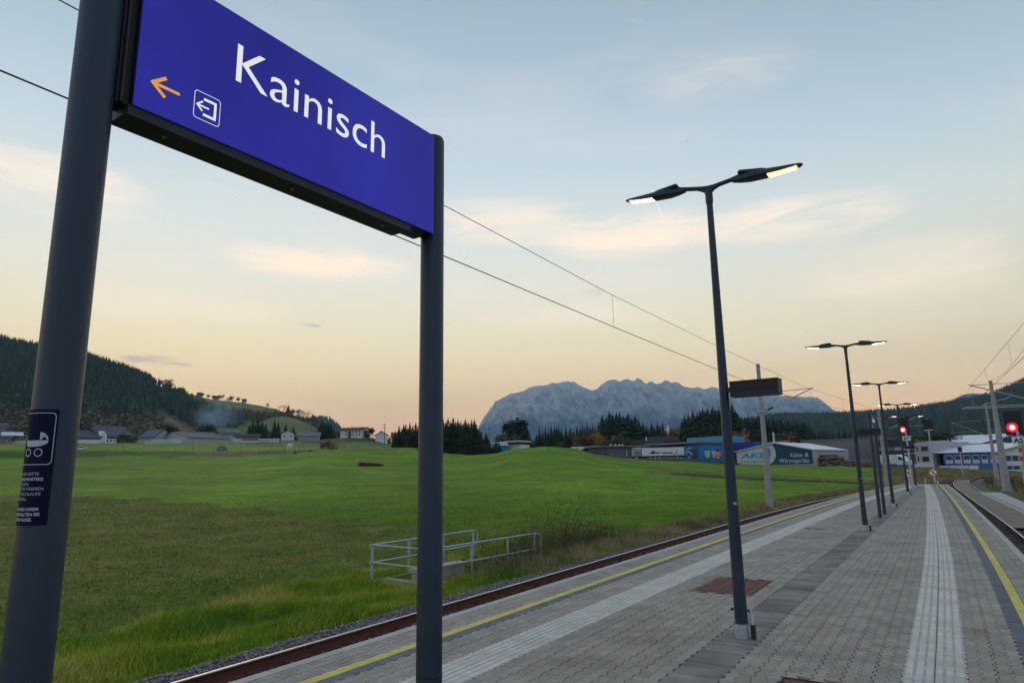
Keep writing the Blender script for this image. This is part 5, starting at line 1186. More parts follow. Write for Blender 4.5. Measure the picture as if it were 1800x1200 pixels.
# ------------------------------------------------------------------ buildings
GLASS = mat('window_glass', (.02, .024, .03), .12, 0, var=.1)
def plaster(name, c, **k): return mat(name, c, k.pop('rough', .85), var=k.pop('var', .12), scale=k.pop('scale', .6), bump=.15, bscale=12, **k)
P_WHITE = plaster('white_plaster', (.66, .66, .62)); P_CREAM = plaster('cream_plaster', (.62, .60, .50)); P_GREY = plaster('grey_plaster', (.30, .29, .275)); P_LGREY = plaster('light_grey_wall', (.42, .41, .39))
P_WOOD = plaster('dark_timber', (.10, .065, .04), scale=2); P_TIMB = plaster('light_timber', (.24, .17, .10), scale=2); P_BLUE = plaster('bright_blue_wall', (.03, .22, .50)); P_DBLUE = plaster('deep_blue_wall', (.015, .06, .24)); P_CYAN = plaster('pale_blue_cladding', (.10, .30, .42))
P_DGREY = plaster('dark_grey_cladding', (.075, .08, .095)); P_HALL = plaster('hall_grey', (.19, .185, .175), var=.06); P_TEAL = plaster('teal_wall', (.012, .062, .115), var=.05); P_PALE = plaster('pale_banner', (.50, .56, .54), var=.05)
R_SLATE = mat('roof_slate', (.085, .085, .11), .75, var=.2, scale=1.2); R_GREY = mat('roof_grey', (.17, .175, .19), .6, .1, var=.15, scale=.8); R_WHITE = mat('roof_white', (.70, .73, .78), .5, .1, var=.12, scale=.5); R_RED = mat('roof_red', (.15, .04, .03), .85, var=.2, scale=1.5); R_DARK = mat('roof_dark', (.035, .035, .04), .8, var=.2, scale=1.5)
SOLAR = mat('solar_panel', (.02, .045, .14), .2, .3, var=.08); TRIMW = mat('white_trim', (.6, .6, .58), .6, var=.05); TRIMB = mat('blue_trim', (.04, .16, .36), .6, var=.1); DARKIN = mat('dark_interior', (.012, .012, .013), .9, var=.2)  # dark_interior: near-black put in for shade of open bays; also chassis colour
class Bld:
    """building whose front runs from picture column xl (distance Dl) to xr (distance Dr); local x along the front, y away from the camera"""
    def __init__(s, name, label, xl, Dl, xr, Dr, yb, cat='building', group=None, sink=.6):
        a, b_ = at_d(xl, yb, Dl), at_d(xr, yb, Dr); a2, b2 = a.copy(), b_.copy(); a2.z = b2.z = 0
        s.W = (b2 - a2).length; s.z0 = a.z; s.rot = math.atan2(b2.y - a2.y, b2.x - a2.x); s.o = Vector((a.x, a.y, a.z)); s.sink = sink
        s.t = thing(name, label, cat, s.o, s.rot, group); s.M = Matrix.Rotation(-s.rot, 3, 'Z')
    def uv(s, px, py, yloc=0.):
        """picture point on the plane local y = yloc -> (x, z)"""
        c = s.M @ (CAM - s.o); d = s.M @ ray(px, py); k = (yloc - c.y) / d.y; q = c + d * k; return q.x, q.z
    def z(s, px, py, yloc=0.): return s.uv(px, py, yloc)[1]
    def x(s, px, yloc=0.): return s.uv(px, 800, yloc)[0]
    def block(s, x0, x1, y0, y1, z0, z1, m, name='wall', parent=None): return MB().b2(x0, x1, y0, y1, z0, z1).build(name, m, parent or s.t)
    def gable(s, x0, x1, y0, y1, ze, zr, m, axis='x', roof=R_GREY, over=.5, zb=None, th=.18, name='wall', roofname='roof'):
        zb = -s.sink if zb is None else zb
        if axis == 'y':
            xm = (x0 + x1) / 2; w = MB().prism([(x0, zb), (x1, zb), (x1, ze), (xm, zr), (x0, ze)], y0, y1, 'y').build(name, m, s.t)
            k = (zr - ze) / (xm - x0); r = MB()
            r.prism([(x0 - over, ze - k * over + .02), (xm, zr + .02), (xm, zr + .02 + th), (x0 - over, ze - k * over + .02 + th)], y0 - over, y1 + over, 'y'); r.build(roofname, roof, s.t)
            r = MB().prism([(xm, zr + .02), (x1 + over, ze - k * over + .02), (x1 + over, ze - k * over + .02 + th), (xm, zr + .02 + th)], y0 - over, y1 + over, 'y').build(roofname, roof, s.t)
        else:
            ym = (y0 + y1) / 2; w = MB().prism([(y0, zb), (y1, zb), (y1, ze), (ym, zr), (y0, ze)], x0, x1, 'x').build(name, m, s.t)
            k = (zr - ze) / (ym - y0)
            MB().prism([(y0 - over, ze - k * over + .02), (ym, zr + .02), (ym, zr + .02 + th), (y0 - over, ze - k * over + .02 + th)], x0 - over, x1 + over, 'x').build(roofname, roof, s.t)
            MB().prism([(ym, zr + .02), (y1 + over, ze - k * over + .02), (y1 + over, ze - k * over + .02 + th), (ym, zr + .02 + th)], x0 - over, x1 + over, 'x').build(roofname, roof, s.t)
        return w
    def window(s, x0, x1, z0, z1, frame=TRIMW, y=0., bars=1, name='window', mull=0, pane=GLASS, parent=None):
        m = MB(); f = min(.12, (x1 - x0) * .12); yb = y - .04
        m.b2(x0, x1, yb, y + .01, z0, z0 + f).b2(x0, x1, yb, y + .01, z1 - f, z1).b2(x0, x0 + f, yb, y + .01, z0 + f, z1 - f).b2(x1 - f, x1, yb, y + .01, z0 + f, z1 - f)
        for k in range(mull): c = x0 + (x1 - x0) * (k + 1) / (mull + 1); m.b2(c - f / 2.5, c + f / 2.5, yb + .005, y + .01, z0 + f, z1 - f)
        w = m.build(name, frame, parent or s.t); MB().b2(x0 + f, x1 - f, y - .012, y + .006, z0 + f, z1 - f).build('pane', pane, w); return w
    def windows(s, xs, zs, w, h, **k):
        for x in xs:
            for z in zs: s.window(x - w / 2, x + w / 2, z, z + h, **k)

# --- the advertising hall
b = Bld('advertising_hall', 'hall with a pale and teal gable advertising cooling units, beside the meadow', 1296, 210, 1431, 200, 817.5)
ze_l, ze_r, za = b.z(1296, 793.5), b.z(1430, 791), b.z(1363, 778.5); W = b.W; xa = b.x(1363); ze = (ze_l + ze_r) / 2; dep = 22
wall = MB().prism([(0, -1), (W, -1), (W, ze), (xa, za), (0, ze)], 0, dep, 'y').build('wall', P_LGREY, b.t)
ov = .45
for nm, x0, z0, x1, z1 in (('roof', -ov, ze - (za - ze) / xa * ov, xa, za), ('roof', xa, za, W + ov, ze - (za - ze) / (W - xa) * ov)):
    MB().prism([(x0, z0 + .03), (x1, z1 + .03), (x1, z1 + .25), (x0, z0 + .25)], -.5, dep + .5, 'y').build(nm, R_WHITE, b.t)
# banner: pale disc-shaped left field, teal right field, each a flat printed sheet proud of the wall
arc = [b.uv(px, py) for px, py in ((1357, 781.5), (1361, 787), (1363.5, 794), (1364, 800), (1362.5, 806), (1358.5, 812), (1352, 817.2))]
MB().add([(x, -.03, z) for x, z in [(.15, .05)] + [(arc[-1][0], .05)] + arc[:-1][::-1] + [(b.uv(1357, 780.5)[0], arc[0][1])] + [(.15, ze - .1)]], [tuple(range(10))]).build('banner', P_PALE, b.t)
MB().add([(x, -.032, z) for x, z in [(W - .15, .05), (W - .15, ze - .1), (xa, za - .15), (arc[0][0], arc[0][1])] + arc[1:-1] + [(arc[-1][0], .05)]], [tuple(range(10))]).build('banner', P_TEAL, b.t)
AKEB = mat('ake_blue', (.03, .30, .50), .6, var=.03); TXTG = mat('text_grey', (.12, .16, .18), .6, var=.03)
def btext(txt, pxl, pxr, pyt, pyb, m, cap=.727, bold=0., shear=0., nm='lettering', depth=-.04, low=True):
    x0, z0 = b.uv(pxl, pyb); x1, _ = b.uv(pxr, pyb); h = abs(b.uv(pxl, pyt)[1] - z0); mm = MB(); flat_text(mm, txt, x0, z0, h / cap, x1 - x0, y=depth, bold=bold, shear=shear); return mm.build(nm, m, b.t)
btext('AKE', 1302, 1348, 796.5, 805, AKEB, bold=.09, shear=.12); btext('www.ideal-ake.at', 1301.5, 1355, 808, 813.2, TXTG, cap=.76, shear=.15)
btext('Kälte- &', 1390, 1421.5, 795, 802.8, P_WHITE, cap=.76); btext('Wärmegeräte', 1370, 1423, 805.3, 813, P_WHITE, cap=.76)
sx, sz = b.uv(1351, 797)
MB().add([(sx + a * .9, -.045, sz + c * .9) for a, c in ((-1.0, 1.4), (.6, 1.6), (.9, .2), (.2, -1.6), (-.5, -2.3), (-.1, -.6), (-.5, .6))], [tuple(range(7))]).build('drop_emblem', AKEB, b.t)
MB().b2(W + .0, W + .06, 12, 15.2, 0, 3.6).build('door', P_LGREY, b.t)
MB().tube([(xa - 1.5, 3, za - .3), (xa - 1.5, 3, za + 3.2)], .28, 10).build('chimney', GALV, b.t, smooth=True)
MB().b2(-.3, W + .3, -.35, -.01, -.9, .0).build('plinth', P_GREY, b.t)
# --- long grey production hall behind
b = Bld('production_hall', 'long plain grey hall behind the advertising hall', 1412, 244, 1553, 238, 818)
zt = (b.z(1415, 773) + b.z(1550, 771.5)) / 2; b.block(0, b.W, 0, 45, -1, zt, P_HALL); b.block(-.2, b.W + .2, -.2, 45.2, zt, zt + .3, R_GREY, 'parapet')
for px0, px1, yt in ((1484, 1492, 791.5),): x0, x1 = b.x(px0), b.x(px1); o = b.block(x0, x1, -.08, 0.01, 0, b.z(1488, yt), P_LGREY, 'door')
# --- dark banded annex with loading dock
b = Bld('loading_building', 'grey building with two dark bands and a loading dock, behind the white van', 1543, 231, 1613, 229, 819)
zt = b.z(1560, 774); b.block(0, b.W, 0, 30, -1, zt, P_HALL)
for y0, y1 in ((774.5, 784.5), (792, 802)): b.block(.0, b.W + .3, -.35, .02, b.z(1560, y1), b.z(1560, y0) + .02, R_DARK, 'dark_band')
b.block(-.2, b.W + .3, -.4, 30, zt, zt + .25, R_DARK, 'parapet'); b.window(b.x(1538 + 13), b.x(1556 + 5), b.z(1550, 815), b.z(1550, 806), frame=R_DARK)
mm = MB(); flat_text(mm, 'IDEAL', b.x(1575), b.z(1576, 791), 1.15, 4.4, y=-.02, bold=.03); mm.build('lettering', TRIMW, b.t)
# --- two-storey office
b = Bld('office_wing', 'light grey two-storey office with dark square windows, left of the white-roofed factory', 1611, 225, 1640.5, 223.5, 815.5)
zl, zr_ = b.z(1613, 779), b.z(1640, 774); W = b.W
MB().prism([(0, -1), (W, -1), (W, zr_), (0, zl)], 0, 30, 'y').build('wall', P_LGREY, b.t)
for r0, r1 in ((784, 792.5), (802, 811)):
    for c0, c1 in ((1620.5, 1632.5),): b.window(b.x(c0), b.x(c1), b.z(1626, r1), b.z(1626, r0), frame=R_DARK, mull=1)
    b.window(b.x(1612.3), b.x(1615), b.z(1613.5, r1), b.z(1613.5, r0), frame=R_DARK)
MB().b2(-.5, W + .3, -1.6, .0, -.9, .0).build('plinth', P_WHITE, b.t)
# --- factory with white roof and blue-framed windows
b = Bld('factory', 'long low factory with a pale roof and blue-framed windows behind the masts', 1640, 226, 1757, 219, 821)
W = b.W; ze = b.z(1700, 795.5); x1 = b.x(1659)
b.block(x1, W, 0, 26, -1.5, ze, P_WHITE); b.block(0, x1, 3.5, 26, -1.5, ze, DARKIN, 'shade_block'); b.block(x1, W, -.05, .01, -1.5, b.z(1700, 814), TRIMB, 'plinth')  # shade of the set-back bay put in as a near-black block
zr2 = ze + (b.z(1700, 770) - ze) * 1.25
# monopitch roof sheets up to a ridge 20 m back
def roofsheet(xa_, xb_, ya, yb_, za_, zb_, m, nm='roof'): MB().add([(xa_, ya, za_), (xb_, ya, za_), (xb_, yb_, zb_), (xa_, yb_, zb_), (xa_, ya, za_ + .2), (xb_, ya, za_ + .2), (xb_, yb_, zb_ + .2), (xa_, yb_, zb_ + .2)], [(0, 3, 2, 1), (4, 5, 6, 7), (0, 1, 5, 4), (1, 2, 6, 5), (2, 3, 7, 6), (3, 0, 4, 7)]).build(nm, m, b.t)
roofsheet(b.x(1612, 6) , W + .5, -1.0, 26, ze + .05, b.z(1700, 782, 26), R_WHITE)
roofsheet(b.x(1612, 27), b.x(1731, 27), 26.2, 52, b.z(1670, 781, 26), b.z(1670, 767, 52) , R_WHITE)
b.block(x1, W + .2, -.12, .02, ze - .55, ze + .04, TRIMB, 'fascia')
n = 6; cols = [1659.5, 1675.5, 1691, 1707, 1722.5, 1738, 1752]
for k in range(n):
    x0, x2 = b.x(cols[k]), b.x(cols[k + 1]); b.block(x0 - .25, x0 + .25, -.14, .02, b.z(1700, 814), ze - .55, TRIMB, 'pillar')
    b.block(x0 + .4, x2 - .4, -.1, .02, b.z(1700, 812.5), b.z(1700, 808.5), P_WHITE, 'panel'); b.window(x0 + .4, x2 - .4, b.z(1700, 807.5), b.z(1700, 800.5), frame=TRIMB, mull=5, y=-.02); b.block(x0 + .4, x2 - .4, -.1, .02, b.z(1700, 800.2), b.z(1700, 797.4), P_WHITE, 'panel')
b.block(W, W + .5, -.2, 3, -1.5, ze + .1, TRIMB, 'corner_pillar')
x0 = b.x(1715, 45); ob = MB().b2(x0, x0 + 9, 40, 46, ze, b.z(1720, 778, 40)).build('roof_light', P_WHITE, b.t)
MB().tube([(b.x(1674, 20), 20, ze + 1), (b.x(1674, 20), 20, ze + 4.2)], .35, 8).build('roof_vent', R_DARK, b.t)
# --- right-hand white building
b = Bld('white_works', 'white two-storey works at the right edge with rows of dark windows', 1758, 210, 1835, 204, 823)
W = b.W; zl, zr_ = b.z(1759, 795), b.z(1800, 780); xr_ = b.x(1800)
MB().prism([(0, -1.5), (W, -1.5), (W, zr_ + (zr_ - zl) * .4), (0, zl)], 0, 24, 'y').build('wall', P_WHITE, b.t)
MB().prism([(-.6, zl - .1), (W + .5, zr_ + (zr_ - zl) * .42), (W + .5, zr_ + (zr_ - zl) * .42 + .3), (-.6, zl + .2)], -.6, 24.5, 'y').build('roof', R_WHITE, b.t)
for r0, r1 in ((800, 810), (818, 825)):
    for k in range(5): x0 = b.x(1766 + 12.5 * k); b.window(x0, x0 + (b.x(1777) - b.x(1766)), b.z(1780, r1), b.z(1780, r0), frame=TRIMB, mull=4)
for k in range(2): x0 = b.x(1793 + 12 * k); b.window(x0, x0 + 2.2, b.z(1796, 797), b.z(1796, 789), frame=TRIMW, mull=3)
# --- blue workshop group
b = Bld('blue_workshop', 'bright blue workshop with a grey roller door and sloping grey roof', 1203, 222, 1236, 216, 806.5)
W = b.W; zt0, zt1 = b.z(1204, 783), b.z(1236, 779)
MB().prism([(0, -1), (W, -1), (W, zt1), (0, zt0)], 0, 22, 'y').build('wall', P_BLUE, b.t)
dm = MB(); x0, x1 = b.x(1215.5), b.x(1227.5); 
dr = b.block(x0, x1, -.06, .01, 0, b.z(1221, 788), P_DGREY, 'door')
for k in range(6): z = (k + .5) * b.z(1221, 788) / 6; MB().b2(x0, x1, -.075, -.06, z - .06, z + .06).build('door_panel', R_DARK, dr)
roofw = b.x(1104); MB().prism([(roofw, b.z(1105, 785.5)), (b.x(1150), b.z(1150, 783)), (W + .9, zt1 + .1), (W + .9, zt1 + .6), (b.x(1150), b.z(1150, 779)), (roofw, b.z(1105, 784.5))], -1.5, 18, 'y').build('roof', R_GREY, b.t)
MB().b2(roofw + 1, 0, 2, 18, -1, b.z(1150, 786)).build('wall', P_GREY, b.t)
MB().b2(b.x(1169), b.x(1223), 10, 22, b.z(1200, 784), b.z(1195, 770.5, 10)).build('roof_house', P_CYAN, b.t)
b = Bld('blue_office', 'deep blue flat building with a lighter blue panel, behind the nearest lamp pole', 1237, 232, 1296, 224, 806)
W = b.W; zt = b.z(1260, 779.5); b.block(0, W * 1.55, 0, 18, -1, zt, P_DBLUE); b.block(b.x(1247), b.x(1257), -.1, .01, b.z(1252, 789), b.z(1252, 780), mat('sign_light_blue', (.10, .45, .75), .5, var=.05), 'sign_panel')
mm = MB(); flat_text(mm, 'E', b.x(1240.5), b.z(1243, 787), 1.5, .9, y=-.03, bold=.03); mm.build('letter', TRIMW, b.t)
b.block(0, W, -3.5, 0, b.z(1260, 793.5, -3.5), b.z(1260, 791, -3.5), R_DARK, 'canopy'); b.block(W * .1, W * .9, -.1, .01, 0, b.z(1260, 795), DARKIN, 'shade_block')  # shade below the canopy put on as a near-black sheet
for k in range(3): MB().tube([(b.x(1262 + 5 * k), 1, zt), (b.x(1262 + 5 * k), 1, zt + 1.4)], .12, 8).build('roof_vent', GALV, b.t)
b.gable(b.x(1291), b.x(1345), 6, 20, b.z(1300, 786), b.z(1300, 777), P_DGREY, 'x', R_GREY, .6)
b = Bld('dark_gabled_house', 'dark-roofed house with a gable dormer above the workshop roof', 1121, 262, 1190, 262, 800)
b.gable(0, b.W, 0, 14, b.z(1150, 783), b.z(1150, 767), P_WOOD, 'x', R_DARK, 1.2); x0 = b.x(1184); MB().prism([(x0 - 3, b.z(1184, 775)), (x0, b.z(1184, 764)), (x0 + 3, b.z(1184, 775))], -1, 6, 'y').build('dormer', P_WOOD, b.t)
b.block(b.x(1136), b.x(1138.5), 4, 5, b.z(1137, 775), b.z(1137, 767), P_WHITE, 'chimney')
# --- low dark shed and flat canopy behind the mound
b = Bld('low_dark_shed', 'low dark grey shed with white roof vents behind the mound', 1034, 214, 1090, 205, 804.5)
W = b.W; zl, zr_ = b.z(1036, 786), b.z(1089, 785); xs = b.x(1066)
MB().prism([(0, -1.5), (xs, -1.5), (xs, zr_), (0, zl)], 0, 12, 'y').build('wall', P_DGREY, b.t)
MB().prism([(xs + .05, -1.5), (W, -1.5), (W, zr_), (xs + .05, zr_)], .15, 12, 'y').build('wall', mat('mid_grey_cladding', (.105, .11, .125), .8, var=.1), b.t)
MB().prism([(-1, zl), (W + 1, zr_), (W + 1, zr_ + .35), (-1, zl + .3)], -1, 13, 'y').build('roof', R_GREY, b.t)
for px in (1065.5, 1073.5, 1080.5, 1086): MB().b2(b.x(px) - .25, b.x(px) + .25, 2, 2.5, zr_, b.z(px, 781.5) + .2).build('roof_vent', TRIMW, b.t)
b = Bld('flat_canopy', 'thin white flat canopy just behind the mound', 1004, 222, 1048, 216, 800)
b.block(0, b.W, 0, 8, b.z(1020, 787.5), b.z(1020, 784.5), TRIMW, 'roof'); b.block(.5, b.W - .5, .6, 7, -1, b.z(1020, 787.5), DARKIN, 'shade_block'); b.block(b.x(1017), b.x(1026), -.1, .0, b.z(1020, 790), b.z(1020, 787.6), TRIMW, 'sign_panel')  # shaded space under the roof filled by a near-black block
for k in (.3, b.W - .5): b.block(k, k + .2, .2, .4, -1, b.z(1020, 787.5), GALV, 'support')
b = Bld('blue_white_pavilion', 'small white building with a bright blue wall, left of the mound', 866, 252, 912, 246, 796)
W = b.W; b.block(0, W * .45, .0, 8, -2, b.z(880, 780), P_CYAN); b.block(W * .45, W, 1.5, 8, -2, b.z(880, 782), P_WHITE)
b.block(b.x(882), b.x(894), -.2, .05, -2, b.z(888, 783), P_BLUE, 'blue_wall'); MB().prism([(-.6, b.z(870, 779)), (W + .4, b.z(905, 776)), (W + .4, b.z(905, 774)), (-.6, b.z(870, 777.5))], -.8, 9, 'y').build('roof', R_WHITE, b.t)
MB().prism([(b.x(880), b.z(880, 783)), (b.x(897), b.z(890, 783)), (b.x(893), b.z(890, 777)), (b.x(882), b.z(880, 777))], -1.0, -.85, 'y').build('awning', R_WHITE, b.t)
b = Bld('brown_roofed_house', 'brown-roofed house half hidden by the pines', 893, 300, 925, 300, 792)
b.gable(0, b.W, 0, 10, b.z(900, 774), b.z(900, 766), P_WOOD, 'x', R_DARK, .8)
b = Bld('grey_roofed_house', 'house with a grey roof right of the spruce row', 842, 300, 858, 300, 790); b.gable(0, b.W, 0, 9, b.z(850, 772), b.z(850, 763), P_TIMB, 'x', R_GREY, .8)

# --- village on the left
def house(name, label, xl, xr, D, yb, ye, yr, wall_m, roof_m, axis='x', depth=10, tw=0., win=None, group=None, over=.7, low=None, fr=TRIMW):
    h = Bld(name, label, xl, D - tw, xr, D + tw, yb, 'house' if 'house' in name else 'building', group, sink=2.5)
    zm = (xl + xr) / 2; h.gable(0, h.W, 0, depth, h.z(zm, ye), h.z(zm, yr), wall_m, axis, roof_m, over)
    if low: h.block(-.05, h.W + .05, -.06, .3, -2.5, h.z(zm, low[0]), low[1], 'lower_wall')
    if win:
        nx, rows, w, hh = win
        h.windows([h.W * (k + .5) / nx for k in range(nx)], [h.z(zm, r) for r in rows], w, hh, frame=fr, y=-.07 if low else -.0)
    return h
h = house('apartment_house', 'white three-storey house with a dark roof standing alone on the hillock', 598, 636.5, 392, 769.5, 755.5, 750.5, P_CREAM, R_DARK, 'x', 11, -3)
W = h.W
for i, px in enumerate((607, 613.5, 619, 625.5, 631)):
    for y0, y1 in ((757.5, 760.2), (762.5, 765.2)):
        if i == 1: continue
        h.window(h.x(px) - .55, h.x(px) + .55, h.z(px, y1), h.z(px, y0), frame=P_WOOD)
h.block(h.x(613.5) - .9, h.x(613.5) + .9, -.08, .02, 0, h.z(613, 758), P_WOOD, 'stair_window'); 
for y0 in (759.5, 764.5): h.block(W, W + 1.1, 2, 6, h.z(630, y0), h.z(630, y0) + .9, P_WOOD, 'balcony')
for px in (611, 628): h.block(h.x(px) - .3, h.x(px) + .3, 5, 5.6, h.z(px, 752), h.z(px, 748.8), P_GREY, 'chimney')
house('village_house', 'small house with a red roof right of the white apartment house', 660, 681, 385, 772, 764, 757.5, P_WHITE, R_RED, 'y', 10, 0, None, 'red-roofed houses behind the meadow')
house('village_house', 'second red-roofed house close to the spruce row', 689, 716, 400, 772, 765, 759.5, P_TIMB, R_RED, 'x', 9, 0, None, 'red-roofed houses behind the meadow')
house('big_barn', 'largest barn with a pale grey gable and long dark roof', 276, 330, 425, 777.5, 770, 759, P_LGREY, R_SLATE, 'y', 26, -12)
h = house('long_shed', 'long open-sided shed adjoining the largest barn', 329, 394, 432, 777, 771.5, 760.5, P_GREY, R_SLATE, 'x', 20, 0); h.block(4, h.W * .6, -.1, .02, 0, h.z(360, 772.5), DARKIN, 'shade_block'); h.block(h.W * .62, h.W, -.12, .02, -1, h.z(380, 773.5), P_WHITE, 'panel')  # shade inside the open side put on as a near-black sheet
MB().b2(2, h.W * .75, 8.5, 11.5, h.z(340, 761.5), h.z(340, 756.8)).build('ridge_vent', R_GREY, h.t)
h = house('solar_house', 'house with solar panels on its blue-grey roof beside the silage bales', 243, 271, 428, 778, 768.5, 754, P_LGREY, R_SLATE, 'x', 13, -4)
k = (h.z(257, 754) - h.z(257, 768.5)) / 6.5; 
for i in range(4):
    for j in range(2): x0 = 1.2 + i * h.W / 4.6; y0 = .6 + j * 2.4; zf = h.z(257, 768.5) + .30 + k * y0; MB().add([(x0, y0, zf), (x0 + h.W / 5, y0, zf), (x0 + h.W / 5, y0 + 2.1, zf + k * 2.1), (x0, y0 + 2.1, zf + k * 2.1)], [(0, 1, 2, 3)]).build('solar_panel', SOLAR, h.t)
h = house('farmhouse', 'farmhouse with a white gable, skylights and a timber upper floor', 172, 204, 420, 778.5, 765.5, 750, P_WOOD, R_SLATE, 'x', 12, 3, (5, (776,), 1.1, 1.2), None, .9, (770.5, P_WHITE)); MB().prism([(0, 0), (3.6, 0), (3.6, h.z(180, 765)), (1.8, h.z(180, 757)), (0, h.z(180, 765))], -1.6, 4, 'y').build('gable_bay', P_WHITE, h.t)
for k_ in (.45, .6, .82): MB().b2(h.W * k_, h.W * k_ + 1, 1.6, 2.2, h.z(190, 762), h.z(190, 760)).build('skylight', TRIMW, h.t)
house('dark_roofed_barn', 'barn with a plain dark roof and low white wall beside the near sign post', 134, 176, 415, 778.5, 768, 755, P_TIMB, R_SLATE, 'x', 14, 0, None, None, .8, (772.5, P_WHITE))
house('long_roofed_barn', 'long blue-grey barn roof behind the farmhouse', 182, 232, 470, 772, 763, 747.5, P_WOOD, R_SLATE, 'x', 18, 6)
h = house('flat_balcony_house', 'flat-roofed timber building with balconies left of the near sign post', 24, 60, 420, 779, 760.5, 758.5, P_TIMB, R_DARK, 'x', 11, 0, (3, (771, 764.5), 1.6, 1.7), None, 1.2, (774, P_WHITE))
h = house('solar_cottage', 'brown cottage with a pale solar roof at the left edge', -14, 19, 415, 780, 768.5, 755, P_TIMB, R_SLATE, 'x', 12, 0, (4, (776,), 1.2, 1.3)); k = (h.z(3, 755) - h.z(3, 768.5)) / 6
MB().add([(3, 1.2, h.z(3, 768.5) + .3 + k * 1.2), (12, 1.2, h.z(3, 768.5) + .3 + k * 1.2), (12, 4.2, h.z(3, 768.5) + .3 + k * 4.2), (3, 4.2, h.z(3, 768.5) + .3 + k * 4.2)], [(0, 1, 2, 3)]).build('solar_panel', R_WHITE, h.t)
house('upper_house', 'dark-roofed house among the trees above the left-edge cottage', -6, 12, 520, 757, 751, 742, P_GREY, R_SLATE, 'x', 11)
h = house('timber_shed', 'open timber shed with a dark flat roof left of the second bale row', 411, 456, 440, 774.5, 766.5, 762, P_TIMB, R_DARK, 'x', 10); 
house('grey_gabled_shed', 'pale grey gabled shed adjoining the timber shed', 392, 414, 436, 775, 768, 762, P_LGREY, R_GREY, 'y', 12)
house('stone_farmhouse', 'small white farmhouse behind bare trees left of the low barn', 494, 517, 455, 771, 762.5, 756, P_WHITE, R_GREY, 'y', 10, 0, (2, (768,), 1.2, 1.3))
house('low_barn', 'low grey barn with a blue-grey roof left of the white apartment house', 524, 562, 430, 770.5, 765.5, 758.8, P_GREY, R_GREY, 'x', 10)
house('village_house', 'grey-roofed house just behind the long shed', 393, 420, 500, 764, 760, 753.5, P_GREY, R_GREY, 'x', 10)
for px, py, w, lb in ((266, 668, 10, 'white house highest on the left hill'), (270, 680, 8, 'white house below the highest one on the left hill'), (293, 683, 12, 'white house near the hill crest, right of the highest one'), (318, 688, 11, 'dark-roofed house on the hill crest'), (351, 695, 9, 'hill-crest house left of the crest trees'), (380, 701, 10, 'grey-roofed farmhouse on the hill crest beside a round tree'), (429, 709, 7, 'small hut on the bare crest of the pasture')):
    D = 1440; p = at_d(px, py, D); z = hill_z(HILL_L, p.x, p.y) ; hh = Bld('hill_house', lb, px - w / 2, D, px + w / 2, D, py, 'house', 'houses on the left hill'); hh.t.location.z = max(z, p.z - 2) ; hh.gable(0, hh.W, 0, 9, 4.2, 8.5, P_WHITE, 'x', R_SLATE, 1.0)

